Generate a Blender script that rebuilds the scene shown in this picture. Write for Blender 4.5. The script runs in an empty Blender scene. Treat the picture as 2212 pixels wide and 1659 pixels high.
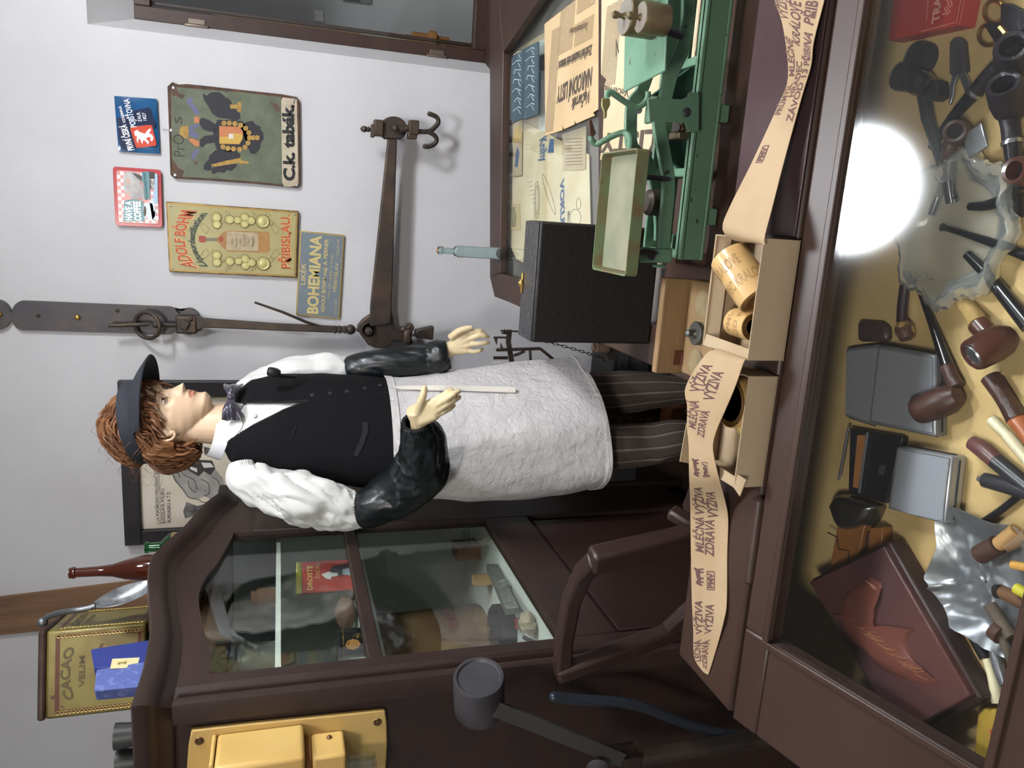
import bpy, bmesh, math, random
from math import sin, cos, pi, radians, sqrt, atan2, tan
from mathutils import Vector as V, Matrix, noise
random.seed(7)
scn = bpy.context.scene; COL = scn.collection
# ---------------------------------------------------------------- camera (portrait photo stored on its side: camera rolled a quarter turn)
PIT, YAW, FPX = radians(16.9), radians(13), 1650.0
EYE = V((0, 0, 1.4))
cF = V((-sin(YAW)*cos(PIT), cos(YAW)*cos(PIT), -sin(PIT))); cR = V((cos(YAW), sin(YAW), 0)); cU = cR.cross(cF)
cd = bpy.data.cameras.new('camera'); cam = bpy.data.objects.new('camera', cd); COL.objects.link(cam)
cd.sensor_width = 36; cd.lens = FPX/2212*36; cd.clip_start = .02; cd.clip_end = 60
cam.matrix_world = Matrix(((-cU.x, cR.x, -cF.x, EYE.x), (-cU.y, cR.y, -cF.y, EYE.y), (-cU.z, cR.z, -cF.z, EYE.z), (0, 0, 0, 1)))
scn.camera = cam
# ---------------------------------------------------------------- world + view
w = bpy.data.worlds.new('world'); scn.world = w; w.use_nodes = True
bg = w.node_tree.nodes['Background']; bg.inputs[0].default_value = (.93, .94, 1, 1); bg.inputs[1].default_value = .40
scn.view_settings.view_transform = 'Standard'; scn.view_settings.look = 'None'; scn.view_settings.gamma = 1
scn.view_settings.use_curve_mapping = False; scn.view_settings.exposure = -.06
def area(name, loc, target, size, power, col, shape='DISK'):
    l = bpy.data.lights.new(name, 'AREA'); l.shape = shape; l.size = size; l.energy = power; l.color = col
    o = bpy.data.objects.new(name, l); COL.objects.link(o); o.location = loc
    o.rotation_euler = (V(target)-V(loc)).to_track_quat('-Z', 'Y').to_euler(); return o
area('ceiling_light_behind_viewer', (-.5, -.9, 2.5), (-.3, 1.6, .9), .45, 34, (1, .95, .88))
area('ceiling_light_side', (1.5, 1.05, 2.5), (0, 1.8, .9), .4, 58, (.94, .97, 1))
LAMP_L = 88
# ---------------------------------------------------------------- helpers
def ray(X, Y): return cF + cR*((829.5-Y)/FPX) + cU*((1106-X)/FPX)
def P(X, Y, ax, val):
    d = ray(X, Y); return EYE + d*((val-EYE[ax])/d[ax])
def D(X, Y, t): return EYE + ray(X, Y)*t
def onp(X, Y, o, n):
    d = ray(X, Y); return EYE + d*((V(o)-EYE).dot(n)/d.dot(n))
def lin(c):
    return tuple(((x/255)/12.92 if x/255 <= .04045 else ((x/255+.055)/1.055)**2.4) for x in c)
MT = {}
def mat(name, col, rough=.5, metal=0, col2=None, nscale=6, nmix=(.4, .62), stretch=None, bump=0, bscale=60, coat=0, sheen=0, emit=0, spec=.5, trans=0, ior=1.45, alpha=1, spots=None, aniso=None):
    if name in MT: return MT[name]
    m = bpy.data.materials.new(name); m.use_nodes = True; MT[name] = m
    nt = m.node_tree; N = nt.nodes; L = nt.links; b = N['Principled BSDF']
    c = (*lin(col), 1); b.inputs['Base Color'].default_value = c; b.inputs['Roughness'].default_value = rough
    b.inputs['Metallic'].default_value = metal; b.inputs['Coat Weight'].default_value = coat; b.inputs['Sheen Weight'].default_value = sheen
    b.inputs['Specular IOR Level'].default_value = spec; b.inputs['Transmission Weight'].default_value = trans; b.inputs['IOR'].default_value = ior
    b.inputs['Alpha'].default_value = alpha
    tc = N.new('ShaderNodeTexCoord'); mp = N.new('ShaderNodeMapping'); L.new(tc.outputs['Object'], mp.inputs[0])
    if stretch: mp.inputs['Scale'].default_value = stretch
    last = None
    if col2:
        n = N.new('ShaderNodeTexNoise'); n.inputs['Scale'].default_value = nscale; n.inputs['Detail'].default_value = 6; L.new(mp.outputs[0], n.inputs['Vector'])
        r = N.new('ShaderNodeValToRGB'); L.new(n.outputs['Fac'], r.inputs[0])
        r.color_ramp.elements[0].position = nmix[0]; r.color_ramp.elements[1].position = nmix[1]
        r.color_ramp.elements[0].color = c; r.color_ramp.elements[1].color = (*lin(col2), 1); last = r.outputs[0]
    if spots:
        n = N.new('ShaderNodeTexNoise'); n.inputs['Scale'].default_value = spots[1]; n.inputs['Detail'].default_value = 3; L.new(mp.outputs[0], n.inputs['Vector'])
        r = N.new('ShaderNodeValToRGB'); L.new(n.outputs['Fac'], r.inputs[0]); r.color_ramp.elements[0].position = spots[2]; r.color_ramp.elements[1].position = spots[2]+.02
        x = N.new('ShaderNodeMix'); x.data_type = 'RGBA'; L.new(r.outputs[0], x.inputs[0])
        if last: L.new(last, x.inputs[6])
        else: x.inputs[6].default_value = c
        x.inputs[7].default_value = (*lin(spots[0]), 1); last = x.outputs[2]
    if last: L.new(last, b.inputs['Base Color'])
    if bump:
        n = N.new('ShaderNodeTexNoise'); n.inputs['Scale'].default_value = bscale; n.inputs['Detail'].default_value = 5; L.new(mp.outputs[0], n.inputs['Vector'])
        bp = N.new('ShaderNodeBump'); bp.inputs['Strength'].default_value = bump; bp.inputs['Distance'].default_value = .002
        L.new(n.outputs['Fac'], bp.inputs['Height']); L.new(bp.outputs[0], b.inputs['Normal'])
    if emit:
        b.inputs['Emission Color'].default_value = c; b.inputs['Emission Strength'].default_value = emit
    return m
def pane_mat(name, tint=(1, 1, 1), ior=1.5, rough=0):
    m = bpy.data.materials.new(name); m.use_nodes = True; nt = m.node_tree; N = nt.nodes; L = nt.links; N.clear()
    o = N.new('ShaderNodeOutputMaterial'); mx = N.new('ShaderNodeMixShader'); t = N.new('ShaderNodeBsdfTransparent'); g = N.new('ShaderNodeBsdfGlossy'); f = N.new('ShaderNodeFresnel')
    t.inputs[0].default_value = (*tint, 1); g.inputs['Roughness'].default_value = rough; ge = N.new('ShaderNodeNewGeometry'); mr = N.new('ShaderNodeMapRange'); L.new(ge.outputs['Backfacing'], mr.inputs['Value']); mr.inputs['To Min'].default_value = ior; mr.inputs['To Max'].default_value = 1/ior
    L.new(mr.outputs[0], f.inputs[0])
    L.new(f.outputs[0], mx.inputs[0]); L.new(t.outputs[0], mx.inputs[1]); L.new(g.outputs[0], mx.inputs[2]); L.new(mx.outputs[0], o.inputs[0]); MT[name] = m; return m
WL = {}
def props(o, label=None, cat=None, group=None, kind=None):
    if label: o['label'] = label
    if cat: o['category'] = cat
    if group: o['group'] = group
    if kind: o['kind'] = kind
def thing(name, label, cat, loc, group=None):
    o = bpy.data.objects.new(name, None); COL.objects.link(o); o.empty_display_size = .02
    o.location = V(loc); WL[o] = V(loc); props(o, label, cat, group); return o
def frame(o, x, y, z=None):
    x = V(x).normalized(); y = V(y); y = (y-x*y.dot(x)).normalized(); z = x.cross(y)
    return Matrix(((x.x, y.x, z.x, o[0]), (x.y, y.y, z.y, o[1]), (x.z, y.z, z.z, o[2]), (0, 0, 0, 1)))
def rotz(o, a): return Matrix.Translation(V(o)) @ Matrix.Rotation(a, 4, 'Z')
class MB:
    def __init__(s, M=None): s.v = []; s.f = []; s.M = M; s.mi = []; s.cm = 0
    def add(s, vs, fs):
        n = len(s.v)
        for p in vs:
            p = V(p); s.v.append(s.M @ p if s.M else p)
        for f in fs: s.f.append([i+n for i in f]); s.mi.append(s.cm)
        return s
    def box(s, c, d, R=None):
        c = V(c); h = V(d)/2; vs = []
        for x in (-1, 1):
            for y in (-1, 1):
                for z in (-1, 1):
                    q = V((x*h.x, y*h.y, z*h.z)); vs.append(c+(R @ q if R else q))
        return s.add(vs, [(0, 1, 3, 2), (4, 6, 7, 5), (0, 4, 5, 1), (2, 3, 7, 6), (0, 2, 6, 4), (1, 5, 7, 3)])
    def bx(s, a, b):
        a = V(a); b = V(b); return s.box((a+b)/2, (abs(b.x-a.x), abs(b.y-a.y), abs(b.z-a.z)))
    def prism(s, poly, vec):
        n = len(poly); vec = V(vec); vs = [V(p) for p in poly]; nn = V((0, 0, 0))
        for i in range(n): nn += (vs[i]-vs[0]).cross(vs[(i+1) % n]-vs[0])
        if nn.dot(vec) > 0: vs.reverse()
        return s.add(vs+[p+vec for p in vs], [list(range(n)), list(range(2*n-1, n-1, -1))]+[(i, i+n, (i+1) % n+n, (i+1) % n) for i in range(n)])
    def bar(s, a, b, wd, th, up=(0, 0, 1)):
        a = V(a); b = V(b); d = (b-a).normalized(); u = V(up); u = (u-d*u.dot(d)).normalized(); x = d.cross(u)
        vs = [p+x*(i*wd/2)+u*(j*th/2) for p in (a, b) for i, j in ((-1, -1), (1, -1), (1, 1), (-1, 1))]
        return s.add(vs, [(0, 3, 2, 1), (4, 5, 6, 7), (0, 1, 5, 4), (1, 2, 6, 5), (2, 3, 7, 6), (3, 0, 4, 7)])
    def strip(s, pts, wd, th, up=(0, 0, 1)):
        """flat bar bent along a polyline: wd across (d x up), th along up"""
        pts = [V(p) for p in pts]; n = len(pts); vs = []
        for i, p in enumerate(pts):
            d = (pts[min(i+1, n-1)]-pts[max(i-1, 0)]).normalized(); u = V(up[i] if isinstance(up, list) else up); u = (u-d*u.dot(d)).normalized(); x = d.cross(u)
            ww = wd[i] if isinstance(wd, (list, tuple)) else wd
            vs += [p-x*ww/2-u*th/2, p+x*ww/2-u*th/2, p+x*ww/2+u*th/2, p-x*ww/2+u*th/2]
        fs = [(0, 3, 2, 1), tuple(4*(n-1)+k for k in (0, 1, 2, 3))]
        for i in range(n-1):
            for k in range(4): fs.append((4*i+k, 4*i+(k+1) % 4, 4*i+4+(k+1) % 4, 4*i+4+k))
        return s.add(vs, fs)
    def tube(s, pts, r, n=12, cap=True, flat=1.0, up=None, loop=False):
        pts = [V(p) for p in pts]; m = len(pts); vs = []; prev = V(up) if up else None
        for i, p in enumerate(pts):
            if loop: d = (pts[(i+1) % m]-pts[i-1]).normalized()
            else: d = (pts[min(i+1, m-1)]-pts[max(i-1, 0)]).normalized()
            if prev is None: prev = V((0, 0, 1)) if abs(d.z) < .9 else V((1, 0, 0))
            x = d.cross(prev)
            if x.length < 1e-6: x = d.orthogonal()
            x.normalize(); u = x.cross(d).normalized(); prev = u
            rr = r[i] if isinstance(r, (list, tuple)) else r
            for k in range(n):
                a = 2*pi*k/n; vs.append(p+x*(cos(a)*rr)+u*(sin(a)*rr*flat))
        fs = []
        for i in range(m if loop else m-1):
            j = (i+1) % m
            for k in range(n): fs.append((n*i+k, n*i+(k+1) % n, n*j+(k+1) % n, n*j+k))
        if cap and not loop: fs += [list(range(n-1, -1, -1)), list(range(n*(m-1), n*m))]
        return s.add(vs, fs)
    def lathe(s, prof, o=(0, 0, 0), ax=(0, 0, 1), n=24, sx=1, sy=1, a0=0, a1=2*pi):
        o = V(o); ax = V(ax).normalized(); x = ax.orthogonal().normalized(); y = ax.cross(x); vs = []; full = abs(a1-a0-2*pi) < 1e-6
        nn = n if full else n+1
        for r, h in prof:
            for k in range(nn):
                a = a0+(a1-a0)*k/n; vs.append(o+ax*h+x*(cos(a)*r*sx)+y*(sin(a)*r*sy))
        fs = []
        for i in range(len(prof)-1):
            for k in range(n):
                k2 = (k+1) % n if full else k+1
                fs.append((nn*i+k, nn*i+k2, nn*(i+1)+k2, nn*(i+1)+k))
        if full:
            if prof[0][0] > 1e-5: fs.append(list(range(nn-1, -1, -1)))
            if prof[-1][0] > 1e-5: fs.append(list(range(nn*(len(prof)-1), nn*len(prof))))
        return s.add(vs, fs)
    def ball(s, c, r, n=16, sc=(1, 1, 1)):
        c = V(c); vs = []; fs = []; m = n//2
        for i in range(m+1):
            t = pi*i/m
            for k in range(n):
                a = 2*pi*k/n; vs.append(c+V((sin(t)*cos(a)*r*sc[0], sin(t)*sin(a)*r*sc[1], cos(t)*r*sc[2])))
        for i in range(m):
            for k in range(n): fs.append((n*i+k, n*(i+1)+k, n*(i+1)+(k+1) % n, n*i+(k+1) % n))
        return s.add(vs, fs)
    def grid(s, fn, nu, nv, th=0, closeu=False):
        """surface fn(u,v) -> point; optional thickness along normal"""
        nn = nu if closeu else nu+1
        pts = [[V(fn(i/nu, j/nv)) for i in range(nn)] for j in range(nv+1)]
        vs = [p for row in pts for p in row]; fs = []
        def q(i, j): return j*nn+i % nn
        for j in range(nv):
            for i in range(nu): fs.append((q(i, j), q(i+1, j), q(i+1, j+1), q(i, j+1)))
        if th:
            nrm = []
            for j in range(nv+1):
                for i in range(nn):
                    a = pts[j][(i+1) % nn if closeu else min(i+1, nn-1)]-pts[j][i-1 if closeu else max(i-1, 0)]; b = pts[min(j+1, nv)][i]-pts[max(j-1, 0)][i]
                    c = a.cross(b); nrm.append(c.normalized() if c.length > 1e-12 else V((0, 0, 1)))
            off = len(vs); fs2 = [tuple(off+k for k in reversed(f)) for f in fs]; vs = [vs[i]+nrm[i]*th/2 for i in range(off)]+[vs[i]-nrm[i]*th/2 for i in range(off)]
            fs += fs2
            for j in (0, nv):
                for i in range(nu):
                    a, b = q(i, j), q(i+1, j); fs.append((b, a, a+off, b+off) if j == 0 else (a, b, b+off, a+off))
            if not closeu:
                for i in (0, nu):
                    for j in range(nv):
                        a, b = q(i, j), q(i, j+1); fs.append((a, b, b+off, a+off) if i == 0 else (b, a, a+off, b+off))
        return s.add(vs, fs)
    def build(s, name, m, parent=None, smooth=None, bev=0, sub=0, seg=2, solid=0, weld=False):
        me = bpy.data.meshes.new(name)
        if not s.v: return None
        lo = V([min(p[i] for p in s.v) for i in range(3)]); hi = V([max(p[i] for p in s.v) for i in range(3)]); c = V(((lo.x+hi.x)/2, (lo.y+hi.y)/2, lo.z))
        me.from_pydata([p-c for p in s.v], [], s.f); me.update()
        if weld:
            bm = bmesh.new(); bm.from_mesh(me); bmesh.ops.remove_doubles(bm, verts=bm.verts, dist=1e-5); bmesh.ops.recalc_face_normals(bm, faces=bm.faces); bm.to_mesh(me); bm.free()
        ms = m if isinstance(m, list) else [m]
        for x in ms: me.materials.append(x)
        if len(ms) > 1 and not weld: me.polygons.foreach_set('material_index', s.mi)
        o = bpy.data.objects.new(name, me); COL.objects.link(o)
        if parent: o.parent = parent; o.location = c-WL[parent]
        else: o.location = c
        WL[o] = c
        if bev:
            b = o.modifiers.new('bevel', 'BEVEL'); b.width = bev; b.segments = seg; b.limit_method = 'ANGLE'; b.angle_limit = radians(35)
        if sub:
            b = o.modifiers.new('sub', 'SUBSURF'); b.levels = sub; b.render_levels = sub
        if smooth is None: smooth = True
        if smooth:
            me.polygons.foreach_set('use_smooth', [True]*len(me.polygons))
            if not sub: me.set_sharp_from_angle(angle=radians(38))
        return o
def obj(o, label, cat, group=None): props(o, label, cat, group); return o
def struct(o): o['kind'] = 'structure'; return o
_tc = {}
def text_mesh(s, bold=0.0, res=3):
    k = (s, bold)
    if k in _tc: return _tc[k]
    cu = bpy.data.curves.new('t', 'FONT'); cu.body = s; cu.offset = bold; cu.resolution_u = res
    o = bpy.data.objects.new('t', cu); COL.objects.link(o); bpy.context.view_layer.update()
    me = bpy.data.meshes.new_from_object(o.evaluated_get(bpy.context.evaluated_depsgraph_get()))
    vs = [v.co.copy() for v in me.vertices]; fs = [tuple(p.vertices) for p in me.polygons]
    bpy.data.objects.remove(o); bpy.data.meshes.remove(me); bpy.data.curves.remove(cu)
    _tc[k] = (vs, fs); return vs, fs
def text(mb, s, M, w, h, bold=.012, shear=0, warp=None, th=.0004, center=False):
    """lettering w wide with cap height h in the local frame M (x along the line, y up, z out)"""
    vs, fs = text_mesh(s, bold)
    if not vs: return
    x0 = min(v.x for v in vs); x1 = max(v.x for v in vs); sx = w/(x1-x0); sy = h/.69
    out = []
    for v in vs:
        x = (v.x-x0)*sx; y = v.y*sy; x += y*shear
        if center: x -= w/2
        if warp: x, y = warp(x, y)
        out.append(M @ V((x, y, th)))
    keep = mb.M; mb.M = None; mb.add(out, fs); mb.M = keep
def flat(mb, M, poly, z=.0005, th=.0004):
    keep = mb.M; mb.M = M; mb.prism([(p[0], p[1], z) for p in poly], (0, 0, -th)); mb.M = keep
def ell(cx, cy, rx, ry, n=24, a=0): return [(cx+cos(t)*rx*cos(a)-sin(t)*ry*sin(a), cy+cos(t)*rx*sin(a)+sin(t)*ry*cos(a)) for t in [2*pi*i/n for i in range(n)]]
def rrect(x0, y0, x1, y1, r, n=5):
    o = []
    for cx, cy, a0 in ((x1-r, y1-r, 0), (x0+r, y1-r, pi/2), (x0+r, y0+r, pi), (x1-r, y0+r, 3*pi/2)):
        for i in range(n+1): a = a0+pi/2*i/n; o.append((cx+cos(a)*r, cy+sin(a)*r))
    return o
def smoothline(pts, k=6):
    """Catmull-Rom through points"""
    pts = [V(p) for p in pts]; out = []
    for i in range(len(pts)-1):
        p0 = pts[max(i-1, 0)]; p1 = pts[i]; p2 = pts[i+1]; p3 = pts[min(i+2, len(pts)-1)]
        for j in range(k):
            t = j/k; out.append(.5*((2*p1)+(p2-p0)*t+(2*p0-5*p1+4*p2-p3)*t*t+(3*p1-p0-3*p2+p3)*t*t*t))
    out.append(pts[-1]); return out
# ---------------------------------------------------------------- shared materials
M_wall = mat('wall_plaster', (196, 195, 196), .92, col2=(189, 187, 188), nscale=2.5, bump=.25, bscale=90)
M_brown = mat('brown_painted_wood', (60, 43, 36), .42, col2=(53, 37, 31), nscale=4, stretch=(1, 1, 4), bump=.12, bscale=30, spots=((146, 104, 60), 23, .765))
M_brown2 = mat('brown_painted_wood_dark', (36, 24, 21), .45, col2=(30, 20, 18), nscale=5, bump=.1, bscale=40)
M_iron = mat('black_wrought_iron', (62, 56, 52), .5, .55, col2=(82, 68, 58), nscale=14, bump=.35, bscale=60)
M_iron2 = mat('grey_cast_iron', (74, 72, 76), .48, .35, col2=(60, 58, 62), nscale=9, bump=.3, bscale=80)
M_green = mat('green_enamel_paint', (90, 122, 99), .38, col2=(98, 131, 107), nscale=9, spots=((58, 62, 56), 75, .70), bump=.12, bscale=60)
M_card = mat('kraft_cardboard', (164, 144, 117), .85, col2=(156, 135, 107), nscale=8, bump=.08, bscale=150)
M_black = mat('black_cloth_cover', (34, 32, 33), .5, bump=.2, bscale=150)
M_glass = pane_mat('clear_glass', (.965, .985, .975))
M_brass = mat('brass', (196, 158, 84), .28, .95)
M_steel = mat('brushed_steel', (176, 178, 186), .3, .85, bump=.05, bscale=200)
M_dusty = pane_mat('dusty_glass', (.96, .975, .97), 1.5, .07)
M_white = mat('white_paint', (226, 226, 220), .6)
M_ink = mat('black_ink', (34, 32, 34), .7)
M_cream = mat('cream_paper', (226, 212, 180), .85, col2=(214, 196, 158), nscale=9)
# ================================================================ ROOM
W = 2.70
def wall(name, boxes, m=M_wall, bev=0):
    b = MB()
    for a, c in boxes: b.bx(a, c)
    return struct(b.build(name, m, bev=bev, smooth=False))
# back wall: left part, strip above and below the window niche; niche mouth has a splayed reveal
wall('wall_back', [((-3.0, W, 0), (.468, W+.16, 2.6)), ((.468, W+.0001, 1.945), (2.6, W+.16, 2.6)), ((.468, W+.0001, 0), (2.6, W+.16, .66))])
b = MB()
b.prism([(.4685, W+.0005, .66), (.4685, W+.0005, 1.945), (.523, W+.128, 1.835), (.523, W+.128, .66)], (-.002, .001, 0))
b.prism([(.4685, W+.0005, 1.9445), (2.6, W+.0005, 1.9445), (2.6, W+.128, 1.835), (.523, W+.128, 1.835)], (0, .001, .002))
struct(b.build('trim_reveal', M_wall, smooth=False))
wall('wall_left', [((-3.1, -2.2, 0), (-3.0, W, 2.6))])
wall('wall_right', [((2.6, -2.2, 0), (2.7, 4.6, 2.6))])
wall('floor', [((-3.1, -2.2, -.1), (2.7, 4.6, 0))], mat('floor_boards', (74, 58, 48), .6, col2=(60, 46, 38), nscale=3, stretch=(6, 1, 1)))
wall('ceiling', [((-3.1, -2.2, 2.6), (2.7, 4.6, 2.7))], mat('ceiling_paint', (222, 222, 222), .95))
wall('wall_beyond_window', [((.3, 4.5, 0), (2.6, 4.6, 2.6))])
# window in the niche
b = MB(); y0, y1 = W+.125, W+.165
xi = .565
b.bx((.522, y0, .70), (xi, y1, 1.838)); b.bx((xi, y0, 1.79), (1.7, y1, 1.838)); b.bx((xi, y0, .70), (1.7, y1, .745)); b.bx((1.66, y0, .745), (1.7, y1, 1.79))
b.bx((.575, y1-.012, .745), (.588, y1+.004, 1.79)); 
wn = struct(b.build('window_1', M_brown, bev=.003))
g = MB().bx((xi, W+.144, .745), (1.66, W+.148, 1.79)).build('window_glass', M_glass, wn, smooth=False)
for z in (1.62, .84):
    hb = MB(); hb.tube([(.524, y0-.004, z), (.524, y0-.004, z+.07)], .006, 10); hb.bx((.518, y0-.003, z+.01), (.545, y0+.001, z+.06)); hb.build('hinge', mat('worn_hinge_steel', (120, 108, 98), .45, .7, bump=.4, bscale=120), wn, bev=.001)
b = MB(); b.bx((.40, W-.005, .655), (1.9, W+.13, .70)); struct(b.build('trim_sill', M_brown, bev=.004))
# wooden post let into the back wall
b = MB()
b.prism([P(0, 1291, 1, W-.012), P(340, 1250, 1, W-.012), V((-1.335, W-.012, 0)), V((-1.49, W-.012, 0)), P(340, 1338, 1, W-.012), P(0, 1372, 1, W-.012), V((-1.492, W-.012, 2.6)), V((-1.352, W-.012, 2.6))], (0, .03, 0))
post = struct(b.build('trim_post', mat('old_bare_timber', (138, 104, 76), .8, col2=(104, 78, 58), nscale=3, stretch=(9, 9, .8), nmix=(.3, .7), bump=.8, bscale=18), smooth=False))
# objects beyond the window
M_orange = mat('varnished_orange_pine', (150, 102, 50), .5, col2=(128, 84, 40), nscale=3, stretch=(4, 4, 1))
b = MB(); yy = 3.05
pp = [P(455, 36, 1, yy), P(463, 27, 1, yy), P(770, 70, 1, yy), P(1022, 103, 1, yy), P(1028, 122, 1, yy), P(1028, 160, 1, yy), P(700, 130, 1, yy), P(455, 80, 1, yy)]
b.prism(pp, (0, .05, 0)); pr_ = V((pp[0].x+.05, yy, 0)); rk = thing('pine_rack', 'tall orange pine rack beyond the window with glazed plaque and turned finial', 'rack', pr_); b.build('board', M_orange, rk, bev=.002)
MB().bx((P(1028, 122, 1, yy).x, yy, 0), (P(1028, 122, 1, yy).x+.5, yy+.05, .62)).build('base_board', M_orange, rk)
b = MB(); ctr = P(910, 92, 1, yy-.06)
pf = [(0, .080), (.010, .078), (.016, .06), (.022, .055), (.022, .04), (.034, .032), (.034, -.02), (.045, -.03), (.045, -.05), (.03, -.06), (.03, -.1), (0, -.1)]
b.lathe([(r, h) for r, h in reversed(pf)], ctr, (0, 0, 1), 20); b.tube([ctr+V((0, 0, -.1)), V((ctr.x, ctr.y, .0))], .02, 10)
b.build('finial', M_orange, rk, bev=.001)
b = MB(); q = [P(778, 64, 1, yy-.01), P(888, 78, 1, yy-.01), P(888, 130, 1, yy-.01), P(778, 118, 1, yy-.01)]; b.prism(q, (0, .009, 0))
b.build('plaque', mat('pale_green_plaque', (170, 176, 164), .25, col2=(150, 158, 120), nscale=9), rk, smooth=False)
b = MB(); q = [P(678, 22, 1, 4.49), P(698, 25, 1, 4.49), P(700, 48, 1, 4.49), P(680, 45, 1, 4.49)]; b.prism(q, (0, -.012, 0))
obj(b.build('light_switch', M_white, bev=.002), 'small white light switch on the far wall beyond the window', 'light switch')
b = MB(); q = [P(740, -8, 1, 4.49), P(800, -2, 1, 4.49), P(802, 8, 1, 4.49), P(742, 1, 1, 4.49)]; b.prism([P(738, -60, 1, 4.48), P(800, -52, 1, 4.48), P(801, 8, 1, 4.48), P(740, 1, 1, 4.48)], (0, -.01, 0))
pf_ = obj(b.build('framed_photograph', mat('dark_photo_print', (120, 118, 116), .5, col2=(50, 48, 48), nscale=14, nmix=(.45, .5)), smooth=False), 'black and white photograph on the far wall beyond the window, cut by the frame edge', 'photograph')
# ceiling lamp (seen mirrored in the glass of the display case)
LP = V((.14, 1.2, 2.5)); LR = .205
lamp = thing('ceiling_lamp', 'round white ceiling lamp mirrored in the display case glass', 'lamp', LP)
MB().lathe([(0, .10), (.05, .10), (.06, .07), (.15, .065), (LR+.01, .045), (LR+.01, .015), (LR, .0), (LR, -.004)][::-1], LP, n=40).build('lamp_housing', M_white, lamp)
MB().lathe([(0, -.03), (LR*.5, -.026), (LR*.85, -.014), (LR-.004, 0)][::1], LP, n=40).build('lamp_diffuser', mat('lamp_diffuser_glow', (244, 249, 255), .5, emit=LAMP_L), lamp)
m_ = MT['lamp_diffuser_glow']; nt = m_.node_tree; N = nt.nodes; L = nt.links; tc = N.new('ShaderNodeTexCoord'); le = N.new('ShaderNodeVectorMath'); le.operation = 'LENGTH'; L.new(tc.outputs['Object'], le.inputs[0]); mr = N.new('ShaderNodeMapRange'); mr.interpolation_type = 'SMOOTHSTEP'
mr.inputs['From Min'].default_value = LR*.25; mr.inputs['From Max'].default_value = LR*1.02; mr.inputs['To Min'].default_value = LAMP_L*1.7; mr.inputs['To Max'].default_value = LAMP_L*.16; L.new(le.outputs['Value'], mr.inputs['Value']); L.new(mr.outputs[0], N['Principled BSDF'].inputs['Emission Strength'])
# ================================================================ NEAR DISPLAY CASE (sloping glass lid)
TL = radians(16); QL = V((-.458, .667, .86)); NL = V((0, -sin(TL), cos(TL)))
ML = frame(QL, (1, 0, 0), (0, cos(TL), sin(TL)))      # lid frame: x right, y up the slope, z out of the glass
case = thing('display_case', 'brown wooden display case with sloping glass lid holding smoking pipes', 'display case', (-.1, .6, 0))
XR = .62; FZ = .72
b = MB()   # carcass
b.bx((-.572, .835, .02), (XR, .85, .845)); b.bx((-.572, .34, .02), (-.555, .835, .70)); b.bx((-.572, .34, .02), (XR, .355, .70)); b.bx((XR-.017, .355, .02), (XR, .835, .70))
b.prism([(-.572, .34, .70), (-.572, .40, .755), (-.572, .70, .835), (-.572, .835, .835), (-.572, .835, .70)], (.017, 0, 0)); b.prism([(XR-.017, .34, .70), (XR-.017, .40, .755), (XR-.017, .70, .835), (XR-.017, .835, .835), (XR-.017, .835, .70)], (.017, 0, 0))
b.bx((-.555, .34, .70), (XR-.017, .356, .745)); b.bx((-.572, .34, 0), (XR, .835, .02))
b.bx((-.555, .356, .69), (XR-.017, .835, .70))
b.build('carcass', M_brown2, case, bev=.003)
MB().bx((-.555, .356, .701), (XR-.017, .834, FZ)).build('lining', mat('worn_ochre_cloth_lining', (204, 176, 122), .9, col2=(178, 148, 98), nscale=7, nmix=(.35, .7), bump=.2, bscale=200), case, smooth=False)
MB().bx((-.582, .712, .842), (XR+.01, .842, .87)).build('rear_board', M_brown, case, bev=.006, seg=3)
b = MB(ML); th = .024
zt = .003  # top of frame above the glass plane
def fb(x0, y0, x1, y1): b.bx((x0, y0, zt-th), (x1, y1, zt))
fb(-.122, .0, -.0, .036); fb(-.122, -.33, 0, 0); fb(0, 0, XR+.458, .036); fb(0, -.33, XR+.458, -.236)
fb(XR+.36, -.236, XR+.458, 0)
lf = b.build('lid_frame', M_brown, case, bev=.003)
b = MB(ML)  # raised inner bead round the glass
b.bx((-.008, -.240, zt), (0, .008, zt+.004)); b.bx((0, 0, zt), (XR+.36, .008, zt+.004)); b.bx((0, -.244, zt), (XR+.36, -.236, zt+.004))
b.build('glazing_bead', M_brown, case, bev=.0015)
b = MB(ML); b.bx((.0, -.236, -.003), (XR+.36, .0, .0)); b.build('glass_pane', M_dusty, case, smooth=False)
b = MB(); h0 = V((-.300, .708, .873)); h1 = V((-.400, .706, .873))
b.tube([h0+V((.003, 0, -.0)), h0, (h0+h1)/2, h1, h1-V((.003, 0, 0))], [.004, .0075, .008, .0075, .004], 14); b.build('hinge_rod', M_brown, case)
# ================================================================ FAR GLAZED DESK under the newspapers (right)
DZ = .80
desk = thing('display_table', 'brown display table with glazed top full of newspapers below the signs', 'display table', (.3, 1.7, 0))
def dk(X, Y, z=DZ): return P(X, Y, 2, z)
A = dk(1058, 628); B_ = dk(1058, 30); C_ = V((-.232, .90, DZ)); E_ = V((.95, .90, DZ)); F_ = V((B_.x+.42, B_.y+.08, DZ)); A1 = dk(1058, 600); A2 = dk(1068, 641)
oc = [A1, A2, V((-.233, 2.02, DZ)), C_, E_, V((.98, 2.45, DZ)), B_]
# opening quads of the two panes
g1 = [dk(1079, 590), dk(1292, 664), dk(1292, -190), dk(1086, 112)]
b = MB()
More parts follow.
